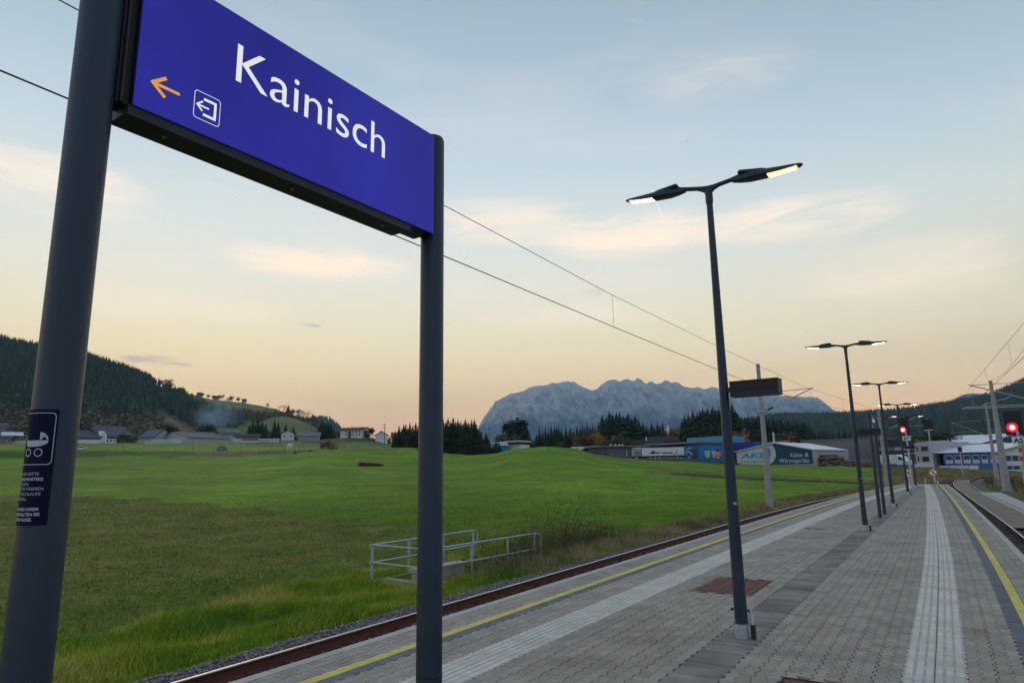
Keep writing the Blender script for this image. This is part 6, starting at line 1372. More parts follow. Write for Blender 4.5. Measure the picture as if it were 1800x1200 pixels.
# ------------------------------------------------------------------ vehicles and yard things
TYRE = mat('tyre', (.015, .015, .015), .8, var=.1); TRUCKW = mat('trailer_white', (.68, .69, .65), .5, var=.08, scale=1); TRUCKB = mat('truck_blue', (.012, .05, .26), .35, var=.05, coat=.4); ORANGEP = mat('orange_machine', (.70, .24, .02), .5, var=.1); VANW = mat('van_white', (.62, .66, .68), .4, var=.04, coat=.3)
def wheels(t, xs, r, w=.3, ys=(0.,), rim=GALV):
    for x in xs:
        for y in ys:
            m = MB().tube([(x, y, r), (x, y + w, r)], r, 18).build('wheel', TYRE, t, smooth=True); MB().tube([(x, y - .012, r), (x, y + .02, r)], r * .55, 14).build('rim', rim, m, smooth=True)
def semi():
    b = Bld('articulated_lorry', 'articulated lorry with a long pale trailer and a dark blue cab', 1129, 208, 1219, 208, 808, 'lorry'); t = b.t; W = b.W
    xt = b.x(1203); zt = b.z(1160, 786); zb = 1.15
    tr = MB().b2(0, xt, 0, 2.55, zb, zt).build('trailer_box', TRUCKW, t); MB().b2(0, xt, -.02, -.001, zt - .15, zt + .02).b2(0, xt, -.02, -.001, zb, zb + .12).build('trailer_rail', GALV, tr)
    MB().b2(.3, xt - .2, .5, 2, .75, zb).build('chassis', DARKIN, t)
    mm = MB(); flat_text(mm, 'plasser', 2.2, b.z(1140, 797.2), .9, 3.1, y=-.03, bold=.03, shear=.2); mm.build('lettering', BLACK, tr)
    mm = MB(); flat_text(mm, 'plasser', xt * .50, b.z(1160, 797.2), .9, 3.1, y=-.03, bold=.03, shear=.2); mm.build('lettering', BLACK, tr)
    MB().tube([(xt * .27, -.03, b.z(1150, 794.5)), (xt * .27, -.015, b.z(1150, 794.5))], .55, 14).build('round_emblem', TRUCKB, tr)
    mm = MB(); flat_text(mm, 'Technik', xt * .31, b.z(1150, 796.5), .9, 2.6, y=-.03); mm.build('lettering', TXTG, tr)
    mm = MB(); flat_text(mm, 'SANFTE ENERGIE', xt * .73, b.z(1150, 799.6), .6, 4.4, y=-.03); mm.add([(xt * .80, -.03, b.z(1150, 797.5)), (xt * .83, -.03, b.z(1150, 790)), (xt * .85, -.03, b.z(1150, 797.5)), (xt * .83, -.03, b.z(1150, 795))], [(0, 1, 2, 3)]); mm.build('lettering', TXTG, tr)
    wheels(t, [xt * .20, xt * .20 + 1.35, xt * .20 + 2.7], .52, .3); wheels(t, [xt - 2.0, W - 1.2], .52, .3)
    c0 = xt + .5; cab = MB().prism([(c0, .6), (W + .05, .6), (W + .05, 1.6), (W - .12, 2.3), (W - .35, zt - .45), (c0 + .5, zt + .12), (c0, zt + .1)], .05, 2.5, 'y').build('cab', TRUCKB, t)
    MB().prism([(W - 1.15, 2.0), (W - .22, 2.0), (W - .42, 2.95), (W - 1.15, 2.95)], .035, .055, 'y').build('side_window', GLASS, cab)
    m = MB(); m.tube([(c0 + .35, .03, 1.6), (c0 + .2, .03, 2.3), (c0 + .5, .03, 2.9), (c0 + 1.1, .03, 3.25), (c0 + 1.7, .03, 3.1)], .10, 6); m.tube([(c0 + .6, .03, 2.5), (c0 + 1.2, .03, 1.9), (c0 + 1.7, .03, 1.3)], .13, 6); m.build('cab_pattern', TRIMW, cab)
    MB().b2(xt - .9, xt + .5, .4, 2.2, .6, 1.0).build('fifth_wheel_frame', DARKIN, t)
semi()
b = Bld('trailer', 'two shorter pale trailers parked left of the articulated lorry', 1103, 209, 1128, 209, 808, 'trailer'); b.t['label'] = 'shorter pale box trailer parked left of the articulated lorry'
t = b.t; xs = b.x(1114); MB().b2(0, b.W, .2, 2.7, 1.1, b.z(1115, 786.5)).build('box', TRUCKW, t); MB().b2(xs, b.W - .1, .0, .19, 1.15, b.z(1115, 788)).build('door', mat('trailer_grey', (.33, .35, .37), .5, var=.08), t); mm = MB(); flat_text(mm, 'plasser', xs + .3, b.z(1120, 797), .8, b.W - xs - .8, y=-.02, bold=.02, shear=.2); mm.build('lettering', BLACK, t); wheels(t, [1.2, 2.5, b.W - 1.2], .5, .3)
MB().b2(.3, b.W - .3, .6, 2, .7, 1.1).build('chassis', DARKIN, t)
def digger():
    b = Bld('orange_tractor', 'orange front-loader machine at the left end of the parked trailers', 1074, 207, 1092, 207, 806.5, 'machine'); t = b.t; W = b.W
    MB().b2(0, W * .5, .2, 2, .9, b.z(1080, 797.5)).b2(.15, W * .45, .1, .2, 1.0, b.z(1080, 799)).build('engine_hood', ORANGEP, t); MB().b2(W * .55, W, .2, 2.2, .7, b.z(1085, 800)).build('body', ORANGEP, t)
    c = MB().b2(W * .68, W * .98, .25, 2.1, b.z(1085, 800), b.z(1085, 791)).build('cab', ORANGEP, t); MB().b2(W * .71, W * .95, .235, .26, b.z(1085, 799), b.z(1085, 792)).build('side_window', GLASS, c)
    MB().tube([(W * .25, .6, b.z(1080, 797)), (W * .25, .6, b.z(1080, 792.5))], .07, 8).build('exhaust', GALV, t, smooth=True); wheels(t, [W * .62], .75, .45, rim=ORANGEP); wheels(t, [W * .12], .55, .4, rim=ORANGEP)
digger()
b = Bld('white_container', 'two white tanks on a flat bed beside the orange machine', 1092, 207, 1103, 207, 806.5, 'tank'); b.t['label'] = 'white tank on a low flat bed between the orange machine and the trailers'
MB().b2(0, b.W, .2, 2.2, .9, b.z(1097, 796.5)).build('lower_tank', VANW, b.t); MB().b2(.4, b.W, .3, 2.1, b.z(1097, 795.8), b.z(1097, 791)).build('upper_tank', VANW, b.t); wheels(b.t, [1.0], .45, .3)
MB().b2(0, b.W, .3, 2.1, .6, .9).build('chassis', DARKIN, b.t)
def van():
    b = Bld('box_van', 'white box van parked in front of the loading building', 1543, 214, 1596.5, 208, 820.5, 'van'); t = b.t; W = b.W; xb = b.x(1574); zt = b.z(1560, 799)
    MB().b2(0, xb, 0, 2.4, .75, zt).build('cargo_box', VANW, t); MB().prism([(xb + .08, .55), (W, .55), (W + .02, 1.35), (W - .9, 1.75), (W - 1.9, 2.75), (W - 3.0, zt - .15), (xb + .08, zt - .05)], .05, 2.3, 'y').build('cab', VANW, t)
    MB().prism([(W - 2.75, 1.8), (W - 1.15, 1.8), (W - 1.95, 2.6), (W - 2.75, 2.75)], .035, .055, 'y').build('side_window', GLASS, t); MB().prism([(W - .3, .9), (W - .02, .9), (W - .02, 1.25), (W - .5, 1.35)], .03, .055, 'y').build('headlight', GLASS, t)
    MB().b2(.2, W - .2, .3, 2, .45, .75).build('chassis', DARKIN, t); wheels(t, [1.8, W - 1.2], .45, .28)
van()
def car():
    b = Bld('parked_car', 'small white car on the embankment road beside the near sign post', 131, 281, 153.2, 281, 790.5, 'car'); t = b.t; W = b.W; s = W / 4.4
    P = [(0, .35), (.05, .75), (.55, .92), (1.25, 1.42), (2.6, 1.5), (3.6, 1.12), (4.3, .9), (4.4, .4)]; MB().prism([(x * s, z * s) for x, z in [(4.4, .3), (0, .3)] + P[1:]], 0, 1.75, 'y').build('body', VANW, t)
    MB().prism([(x * s, z * s) for x, z in ((.85, .95), (1.3, 1.36), (1.95, 1.42), (1.95, .95))], -.02, .0, 'y').build('side_window', GLASS, t); MB().prism([(x * s, z * s) for x, z in ((2.02, .95), (2.02, 1.42), (2.6, 1.42), (3.35, 1.08), (3.4, .95))], -.02, .0, 'y').build('side_window', GLASS, t)
    wheels(t, [.85 * s, 3.5 * s], .34 * s, .2, ys=(-.03,)); t['label'] = 'small white car on the embankment road, right of the near sign post'
car()
for px, Dd, w, lb in ((1262, 206, 11, 'orange machine half hidden behind the nearest lamp pole'),):
    b = Bld('orange_tractor', lb, px - w / 2, Dd, px + w / 2, Dd, 807, 'machine'); W = b.W; MB().prism([(0, .9), (W, .9), (W, 1.9), (W * .7, 2.3), (W * .25, 2.2), (0, 1.5)], 0, 1.8, 'y').build('body', ORANGEP, b.t); wheels(b.t, [.6, W - .6], .5, .4); MB().b2(W * .3, W * .75, .1, 1.7, 2.25, 2.9).build('cab', DARKIN, b.t)
for px0, px1, lb in ((1238, 1250, 'open grey skip at the foot of the deep blue building'), (1251, 1262, 'second grey skip beside the orange machine')):
    b = Bld('skip_container', lb, px0, 212, px1, 212, 806, 'skip'); W = b.W; MB().prism([(.5, .3), (W - .5, .3), (W, 2.6), (0, 2.6)], 0, 2, 'y').build('body', GALV, b.t); MB().b2(-.1, W + .1, -.08, 2.08, 2.5, 2.7).build('rim', DARKSTEEL, b.t)
# silage bales in rows
BALE = mat('silage_wrap', (.50, .60, .50), .35, var=.12, scale=.5, coat=.3); FLEECE = mat('white_fleece', (.62, .66, .60), .6, var=.1)
bale_me = MB().tube([(0, -.6, .62), (0, .6, .62)], .62, 14).data('silage_bale', BALE); bm_fix(bale_me); smooth_by_angle(bale_me)
def bales(row, group, pxs, y_of, D, levels):
    k = 0
    for px in pxs:
        for lv in range(levels(px)):
            p = at_d(px, y_of, D + rnd.uniform(-.6, .6)); z0 = gz(p.x, p.y)
            col_ = int(round((px - pxs[0]) / 4.1)) + 1
            o = link('silage_bale', bale_me, None, (p.x, p.y, z0 + lv * 1.18 - .03), hor_az(px) * -1); o['label'] = f"{('lower', 'upper')[lv]} pale wrapped bale {row}, {ORD[col_ - 1] if col_ <= 20 else 'number %d' % col_} from the left"; o['category'] = 'bale'; o['group'] = group; k += 1
bales('before the largest barn', 'bales stacked in front of the largest barn', np.arange(256, 319, 4.1), 778, 408, lambda px: 1 if px < 268 else 2 if px < 288 else 2)
bales('right of the timber shed', 'bales in the row right of the timber shed', np.arange(411, 492, 4.1), 777, 405, lambda px: 2 if px < 425 or 455 < px < 490 else 1)
# log pile, rubble and a rusty feeder
b = Bld('log_stack', 'stack of cut timber between the advertising hall and the grey hall', 1449, 201, 1520, 207, 818.5, 'timber'); LOG = mat('cut_timber', (.24, .17, .11), .9, var=.3, scale=3, island=.4)
m = MB(); r_ = random.Random(4)
for k in range(260):
    x = r_.uniform(0, b.W); z = r_.uniform(0, 1.0) * (2.4 if x < b.W * .55 else 1.3); m.tube([(x, 0 + r_.uniform(-.3, .6), z), (x + r_.uniform(-.8, .8), 2.5, z + r_.uniform(-.2, .2))], r_.uniform(.10, .22), 7)
tag(m.build('logs', LOG, b.t), None, None, None, 'stuff'); MB().b2(-.2, b.W * .5, 2.7, 3, 0, 3).build('back_fence', P_WOOD, b.t)
b = Bld('log_stack', 'smaller heap of timber left of the second lamp pole base line', 1516, 203, 1538, 206, 819, 'timber'); b.t['label'] = 'smaller heap of timber right of the second lamp pole'
m = MB()
for k in range(110): x = r_.uniform(0, b.W); z = r_.uniform(0, 1.6) * (1 - abs(x / b.W - .5)); m.tube([(x, r_.uniform(-.3, .6), z), (x + r_.uniform(-.8, .8), 2.5, z)], r_.uniform(.10, .22), 7)
tag(m.build('logs', LOG, b.t), None, None, None, 'stuff'); MB().b2(0, b.W, .5, 2, -.2, .12).build('pallet', P_WOOD, b.t)
RUSTY = mat('rusty_brown', (.10, .055, .045), .9, var=.4, scale=3, island=.4)
b = Bld('brush_heap', 'low reddish brown heap of brush lying in the meadow', 627, 147, 668, 146, 819.5, 'heap'); m = MB()
for k in range(420): x = r_.uniform(0, b.W); h_ = 1.0 * (1 - .55 * x / b.W); a = r_.uniform(-1, 1); m.tube([(x, r_.uniform(0, 1.5), r_.uniform(-.2, h_)), (x + math.cos(a) * .7, r_.uniform(0, 1.5), r_.uniform(0, h_))], .03, 4)
tag(m.build('twigs', RUSTY, b.t), None, None, None, 'stuff'); MB().b2(.3, b.W - .4, .3, 1.3, -.3, .35).build('core', RUSTY, b.t)
b = Bld('field_tunnel', 'rounded grey shelter beside the embankment road', 380, 286, 400, 286, 791.5, 'shelter'); m = MB(); m.prism([(b.W / 2 - b.W / 2 * math.cos(R(a)), 1.9 * math.sin(R(a)) ** .8) for a in range(0, 181, 15)], 0, 4, 'y'); m.build('cover', R_GREY, b.t)
# board on posts
b = Bld('field_board', 'white notice board on three posts beside the road', 504, 262, 513.5, 262, 795, 'sign'); W = b.W; z0, z1 = b.z(508, 784.5), b.z(508, 778.8)
MB().b2(0, W, 0, .08, z0, z1).build('board', P_WHITE, b.t)
for x in (.15, W * .5, W - .15): MB().b2(x - .06, x + .06, .08, .2, -.5, z1).build('post', P_WHITE, b.t)
# roadside marker posts
for i, px in enumerate((175, 213.5, 264.5, 300.5, 336.5, 371, 431.5, 450.5, 480, 494, 521, 531, 548.5, 556.5, 590, 613, 634.5, 652, 665.5, 677)):
    p = at_d(px, 790, 279 if px < 560 else 292); z0 = gz(p.x, p.y); o = MB().b2(-.09, .09, -.05, .05, 0, 1.15).b2(-.092, .092, -.052, .052, .8, 1.0, 1).build('road_marker_post', [P_WHITE, BLACK], None, loc=(p.x, p.y, z0 - .1)); tag(o, ORD[i] + ' small white road marker post counted from the left', 'marker post', 'white marker posts along the road')
# poles
def pole(px, yt, yb, D, label, r=.12, arms=0, m=P_WOOD):
    p = at_d(px, yb, D); z0 = gz(p.x, p.y); zt = at_d(px, yt, D).z; t = thing('utility_pole', label, 'pole', (p.x, p.y, z0), -hor_az(px), 'thin poles in the meadow and village')
    MB().tube([(0, 0, -.2), (0, 0, zt - z0)], [r, r * .7], 8).build('pole', m, t, smooth=True)
    for k in range(arms): MB().b2(-.9, .2, -.05, .05, zt - z0 - .6 - k * .9, zt - z0 - .5 - k * .9).build('cross_arm', m, t)
pole(675.5, 743.5, 790, 205, 'tall wooden pole just left of the spruce row', .14, 2, P_TIMB); pole(215, 755, 790, 290, 'thin pole in front of the farmhouse trees', .09); pole(338, 768, 791, 290, 'thin pole in front of the long shed', .08); pole(422, 770, 803, 240, 'thin pale pole left of the notice board', .08, 0, P_TIMB)
pole(860.5, 742, 778, 262, 'thin dark pole against the pale mountain', .10, 0, P_DGREY); pole(857, 781, 797, 225, 'short lamp post in front of the small spruces', .06); pole(656, 757, 772, 370, 'thin pole left of the red-roofed house', .1)
t = thing('antenna_mast', 'white panel antenna on a pole above the dark gabled house', 'antenna', at_d(1175.5, 775, 262)); z = at_d(1175.5, 747, 262).z - t.location.z
MB().tube([(0, 0, -3), (0, 0, z)], .12, 8).build('pole', GALV, t, smooth=True); MB().tube([(0, 0, z - 3.0), (0, 0, z)], .42, 12).build('antenna', P_WHITE, t, smooth=True); MB().b2(-1.2, .2, -.1, .1, z - 1.9, z - 1.2).build('side_antenna', P_WHITE, t); MB().b2(-.6, .6, -.3, .3, z - 4.6, z - 3.6).build('equipment_box', P_DGREY, t)

# low concrete edge slab and fence posts by the right-hand track
m = MB(); q = [on_z(1720, 868, -.62), on_z(1760, 869, -.62), on_z(1830, 900, -.62), on_z(1830, 922, -.62)]
m.add([(p.x, p.y, -.70) for p in q] + [(p.x, p.y, -.45) for p in q], [(4, 5, 6, 7), (0, 1, 5, 4), (1, 2, 6, 5), (2, 3, 7, 6), (3, 0, 4, 7)]); o = m.build('edge_slab', CON_L); tag(o, 'pale concrete slab lying beside the right-hand track', 'slab')
for i, (px, py, hh) in enumerate(((1751, 850, 1.5), (1757, 852, 2.2), (1762, 848, 1.9), (1768, 844, 1.6))):
    p = on_z(px, py, -.7); t = thing('fence_post', ORD[i] + ' thin steel post from the left at the foot of the tall weathered mast', 'post', (p.x, p.y, -.7), 0, 'thin posts beside the tall weathered mast'); MB().tube([(0, 0, 0), (0, 0, hh)], .045, 8).build('post', GALV, t, smooth=True); MB().cyl((0, 0, hh), .055, .04, 8).build('cap', GALV, t)
b = Bld('road_kerb', 'low white concrete barrier blocks in front of the factory', 1650, 206, 1720, 204, 820, 'kerb');  # white kerb of the yard road, laid as low blocks
for k in range(4): b.block(b.W * k / 4 + .1, b.W * (k + 1) / 4 - .1, 0, .4, -.8, .22, P_WHITE, 'block')

# ------------------------------------------------------------------ single trees
ORD = ['first', 'second', 'third', 'fourth', 'fifth', 'sixth', 'seventh', 'eighth', 'ninth', 'tenth', 'eleventh', 'twelfth', 'thirteenth', 'fourteenth', 'fifteenth', 'sixteenth', 'seventeenth', 'eighteenth', 'nineteenth', 'twentieth']
def row(group, phrase, D, yb, items, kind, leaf, wide=1., jitter=6, base=None, cat='tree', bark=None):
    for i, it in enumerate(items):
        x, yt = it[0], it[1]; k2 = it[2] if len(it) > 2 else kind; lf = it[3] if len(it) > 3 else leaf; wd = it[4] if len(it) > 4 else wide
        n_ = ORD[i] if i < 20 else 'number %d' % (i + 1)
        plant_tree(k2, lf, x, yt, yb(x) if callable(yb) else yb, D + rnd.uniform(-jitter, jitter), f'{n_} {phrase}, counted from the left', cat, group, wd, base=base, bark=bark)
row('dark spruce row behind the meadow crest', 'tall spruce of the dark row behind the far sign post', 232, 800, [(694, 757), (700.7, 748), (706, 752), (709, 745.5), (712.5, 745), (716, 750), (720, 743), (725, 748), (730, 742), (736, 744), (742, 740), (748, 743), (755, 739), (761, 742), (768, 738), (774, 741), (779, 736.5), (784, 741), (787.5, 734.5), (792, 741)], 'spruce', NEEDLE, 1.6)
row('dark spruce row right of the far sign post', 'spruce of the dark row between far sign post and mountain', 230, 801, [(796.5, 733.5), (801, 741), (805, 737), (808, 743), (810.5, 740.5), (814, 744), (818, 736), (821, 743), (824, 741.5), (829, 738), (834, 736.5), (838, 745), (842, 752), (846, 757), (783, 748, 'spruce_wide'), (800, 752, 'spruce_wide'), (815, 751, 'spruce_wide'), (830, 752, 'spruce_wide'), (841, 762, 'spruce_wide')], 'spruce', NEEDLE, 1.6)
row('small spruces at the end of the dark row', 'small spruce in front of the blue-walled pavilion', 226, 799, [(855, 759), (872, 774), (878, 778), (866, 782), (898, 785)], 'spruce_wide', NEEDLE, 1.25)
row('three pines before the mountain', 'tall pine standing out against the pale mountain', 285, 792, [(894, 739), (908, 736), (917, 734.5), (926, 745, 'spruce_wide', NEEDLE, 1.3)], 'pine', NEEDLE2, 1.2, bark=BARK)
row('low growth left of the mound', 'low brown tree or bush beside the pavilion', 270, 797, [(882, 757, 'round', LEAF_D), (889, 762, 'round', LEAF_B), (901, 772, 'bush', LEAF_B), (921, 772, 'round', LEAF_D), (932, 770, 'bush', NEEDLE2), (940, 772, 'round', LEAF_D)], 'bush', LEAF_D, .9)
row('spruce group left of the mound top', 'spruce of the group behind the mound top', 262, 800, [(944, 762, 'spruce_wide'), (949, 751), (955, 756), (960, 751), (965, 755), (970, 747.5), (976, 748), (979.5, 750), (983, 748.5), (988, 752), (992, 764, 'spruce_wide'), (996, 750.5), (1000, 758), (1004, 749.5), (1009, 756, 'spruce_wide'), (952, 766, 'spruce_wide'), (966, 766, 'spruce_wide'), (979, 766, 'spruce_wide'), (1003, 768, 'spruce_wide')], 'spruce', NEEDLE, 1.25)
row('distant spruces behind the mound', 'small distant spruce right of the mound top', 340, 800, [(1015.5, 748), (1021.7, 750), (1026, 747), (1029.5, 750), (1034, 746), (1039, 748), (1044, 746), (1048, 749), (1054, 742.5), (1059, 738)], 'spruce', NEEDLE, 1.3)
row('brown trees behind the mound', 'brown autumn tree behind the mound and dark shed', 250, 802, [(984, 772, 'bush', LEAF_G), (1019, 760), (1027, 758), (1037, 756), (1044, 749.5, 'round', LEAF_O), (1052, 758, 'round', LEAF_O, .7), (1058, 762), (1012, 770, 'bush', LEAF_G)], 'round', LEAF_B, .85)
row('tall dark spruces above the dark shed', 'tall dark spruce above the low dark shed', 272, 806, [(1062, 729), (1068, 732), (1074.5, 722), (1080, 727), (1087, 724.5), (1093, 723.5), (1099, 729), (1104, 731), (1108, 725, 'spruce_wide', NEEDLE2), (1114, 733), (1120, 729), (1126, 737), (1133, 743), (1139, 748), (1078, 738, 'spruce_wide'), (1096, 740, 'spruce_wide'), (1112, 742, 'spruce_wide')], 'spruce_wide', NEEDLE, 1.2)
row('olive willows above the dark shed', 'rounded olive tree in front of the tall dark spruces', 236, 806, [(1072, 765), (1084, 759.5), (1094, 759), (1106, 764), (1115, 768)], 'round', LEAF_G, .9)
row('spruces behind the antenna', 'spruce left of or behind the white antenna', 330, 806, [(1144, 752), (1148.7, 741.5), (1153, 748), (1158.7, 741.5), (1163, 747), (1168, 742), (1173, 750)], 'spruce', NEEDLE, 1.35)
row('brown trees behind the workshop', 'bare brown tree between the antenna and the dark wood', 330, 806, [(1179, 752), (1186, 746), (1194, 744), (1200, 748)], 'round', LEAF_B, .9)
row('dark wood behind the workshop', 'dark conifer of the wood behind the blue buildings', 285, 808, [(1203, 738), (1208, 729), (1215, 727), (1219, 731), (1223, 722.5), (1230.7, 724.5), (1236, 720), (1241, 717), (1246, 721), (1250, 718), (1256, 721), (1259, 715.5), (1264, 719), (1270, 716), (1276, 720), (1283, 717), (1288, 714), (1294, 709), (1299, 719), (1304, 728)], 'spruce_wide', NEEDLE, 1.25)
row('dark wood behind the advertising hall', 'dark conifer of the wood behind the advertising hall', 300, 810, [(1309, 731), (1315, 733), (1321, 729), (1328, 731), (1334, 734), (1339, 729), (1345, 733), (1352, 732), (1358, 736), (1365, 733), (1371, 737), (1378, 735), (1385, 739), (1391, 737), (1398, 741), (1404, 738), (1410, 742), (1416, 740), (1422, 742), (1428, 747)], 'spruce_wide', NEEDLE, 1.25)
row('lower trees of the dark wood', 'dark tree low in the wood above the hall roofs', 275, 812, [(1212, 745), (1226, 742), (1240, 741), (1254, 743), (1268, 742), (1282, 744), (1296, 748), (1318, 748), (1332, 747), (1347, 749), (1361, 748), (1376, 752), (1391, 755), (1406, 754), (1419, 756), (1430, 758)], 'spruce_wide', NEEDLE2, 1.1)
row('autumn trees before the dark wood', 'pale orange-brown tree standing before the dark wood', 262, 812, [(1305, 743.5, 'round', LEAF_O, .62), (1372, 764, 'round', LEAF_D, .8), (1393.6, 757, 'sparse', LEAF_O, 1.0)], 'round', LEAF_O, .7)
row('spruces above the grey hall', 'single dark spruce above the long grey hall', 310, 812, [(1436, 753), (1445.5, 752), (1453, 753), (1461, 758), (1468.5, 759.5), (1480, 755.5), (1486, 759), (1491, 752.5), (1499, 758)], 'spruce_wide', NEEDLE, .95)
row('brown trees behind the factory', 'dark brown tree rising behind the office and factory roofs', 275, 812, [(1640, 748), (1652, 744), (1664, 747), (1674, 752), (1606, 752), (1618, 754)], 'round', LEAF_D, .95)
row('trees at the farm', 'dark round tree standing among the farm buildings', 440, 778, [(207, 766, 'bush', LEAF_D), (216, 759, 'round', LEAF_D), (225, 763, 'bush', LEAF_D), (234, 766, 'bush', LEAF_D), (283, 744, 'round', LEAF_D, 1.1), (291, 737.5, 'round', LEAF_D, 1.1), (301, 743, 'round', LEAF_D, 1.1)], 'round', LEAF_D, 1., jitter=1)
row('trees behind the long shed', 'dark tree behind the long shed of the farm', 490, 772, [(355, 744), (362, 738.5), (369, 744), (378, 752, 'round', LEAF_B), (344, 756, 'bush', LEAF_D)], 'round', LEAF_D, 1.05)
row('dark trees left of the low barn', 'dark conifer or bush behind the second bale row', 470, 772, [(437, 745), (442.5, 738), (447, 742), (451.7, 737), (456, 742), (460, 738.5), (466, 743), (471, 752, 'round', LEAF_B), (436, 757, 'round', LEAF_B), (478, 755, 'sparse', LEAF_B), (486, 752, 'round', LEAF_B), (492, 757, 'sparse', LEAF_D), (481.7, 737), (488, 740.5), (501, 743), (515, 748), (507, 755, 'sparse', LEAF_B), (511, 762, 'bush', LEAF_D), (523, 764, 'bush', LEAF_D), (499, 760, 'sparse', LEAF_D)], 'spruce_wide', NEEDLE, 1.0)
row('dark trees left of the white apartment house', 'dark tree just left of the white apartment house', 440, 772, [(565, 737.5), (570, 742), (575, 739.5), (581, 744), (586, 752), (560, 748), (572, 758, 'bush', LEAF_G), (588, 757, 'round', LEAF_B), (595, 757, 'round', LEAF_B), (580, 760, 'bush', LEAF_D)], 'spruce_wide', NEEDLE, 1.25)
row('bushes on the road bank', 'rounded bush where the meadow swell meets the road bank', 250, 799, [(566, 773, 'round', LEAF_B), (577, 769.5, 'round', LEAF_B, 1.0), (584, 773, 'bush', LEAF_B), (545, 786.5, 'bush', LEAF_D), (519, 795, 'bush', LEAF_D, 1.3)], 'bush', LEAF_B, 1.0, jitter=2)
row('trees at the red-roofed houses', 'tree or bush beside the red-roofed houses', 395, 776, [(654, 749.5, 'pine', NEEDLE2, 1.3), (648, 758, 'round', LEAF_D), (683, 762, 'bush', LEAF_D), (617, 766, 'bush', LEAF_D), (633, 767, 'bush', LEAF_D), (612, 758, 'thin_spruce', NEEDLE)], 'round', LEAF_D, 1.)
_hb = lambda x, y: hill_z(HILL_L, x, y) - 1
row('trees on the crest of the left hill', 'tree on the crest of the left hill', 1430, 700, [(266, 662, 'round', LEAF_D), (276.7, 662, 'spruce'), (283, 665), (291, 662, 'round', LEAF_D, 1.1), (299, 669), (307, 680, 'bush'), (314, 679), (326, 686, 'bush'), (337, 689, 'bush'), (346, 692, 'bush'), (355.5, 689), (365, 692), (374, 693), (388, 690.5, 'round', LEAF_D, 1.2), (401, 697, 'bush'), (407.5, 694, 'round', LEAF_D, 1.3), (420, 696.5, 'round', LEAF_D, 1.2), (428, 704, 'bush')], 'round', LEAF_D, 1.25, base=_hb)
row('trees on the shoulder of the left hill', 'tree on the lower crest of the left hill', 1430, 720, [(469.5, 707.5, 'round', LEAF_D, 1.2), (486, 717, 'sparse', LEAF_B), (491, 713.5, 'sparse', LEAF_B, 1.1), (499, 710.5, 'sparse', LEAF_B, 1.2), (506.7, 710.5, 'spruce_wide', NEEDLE, 1.2), (513, 720), (517, 716.5, 'round', LEAF_D, 1.2), (524, 717.5, 'round', LEAF_B, 1.1), (532, 717.5, 'sparse', LEAF_B, 1.2), (541.7, 721.5, 'sparse', LEAF_B, 1.2), (548, 730), (554, 730.5, 'spruce_wide', NEEDLE), (559, 736), (566, 741), (573, 747), (532.5, 733, 'bush', LEAF_D, 1.0)], 'round', LEAF_D, 1.1, base=_hb)

# ------------------------------------------------------------------ grasses, weeds and scrub
def blade_mat(name, ramp, rough=.7):
    m = bpy.data.materials.new(name); m.use_nodes = True; nt = m.node_tree; N = nt.nodes; L = nt.links; b = N['Principled BSDF']; b.inputs['Roughness'].default_value = rough; b.inputs['Specular IOR Level'].default_value = .2
    g = N.new('ShaderNodeNewGeometry'); r = N.new('ShaderNodeValToRGB'); e = r.color_ramp.elements
    nz = N.new('ShaderNodeTexNoise'); nz.inputs['Scale'].default_value = .55; nz.inputs['Detail'].default_value = 4; L.new(g.outputs['Position'], nz.inputs['Vector'])
    a = N.new('ShaderNodeMath'); a.operation = 'MULTIPLY_ADD'; L.new(nz.outputs['Fac'], a.inputs[0]); a.inputs[1].default_value = 2.6; a.inputs[2].default_value = -1.1
    ad = N.new('ShaderNodeMath'); ad.operation = 'MULTIPLY_ADD'; L.new(g.outputs['Random Per Island'], ad.inputs[0]); ad.inputs[1].default_value = .55; L.new(a.outputs[0], ad.inputs[2]); L.new(ad.outputs[0], r.inputs[0])
    for k, (p, c) in enumerate(ramp):
        q = e[k] if k < 2 else e.new(p); q.position = p; q.color = (*c, 1)
    L.new(r.outputs[0], b.inputs['Base Color']); return m
VERGE = blade_mat('verge_grass', [(0., (.08, .19, .012)), (.3, (.17, .30, .015)), (.6, (.31, .37, .022)), (.85, (.48, .43, .06)), (1., (.60, .50, .20))])
STUB = blade_mat('mown_grass', [(0., (.07, .14, .014)), (.4, (.155, .215, .026)), (.7, (.235, .23, .045)), (1., (.38, .32, .10))])
FIELD = blade_mat('field_grass', [(0., (.075, .17, .010)), (.5, (.125, .24, .012)), (.8, (.18, .30, .018)), (1., (.26, .32, .04))])
DRY = blade_mat('dry_grass', [(0., (.09, .11, .03)), (.35, (.20, .17, .065)), (.7, (.33, .26, .12)), (1., (.46, .38, .22))])
STALK = blade_mat('weed_stalks', [(0., (.05, .075, .022)), (.5, (.10, .12, .04)), (.8, (.16, .13, .06)), (1., (.26, .20, .11))])
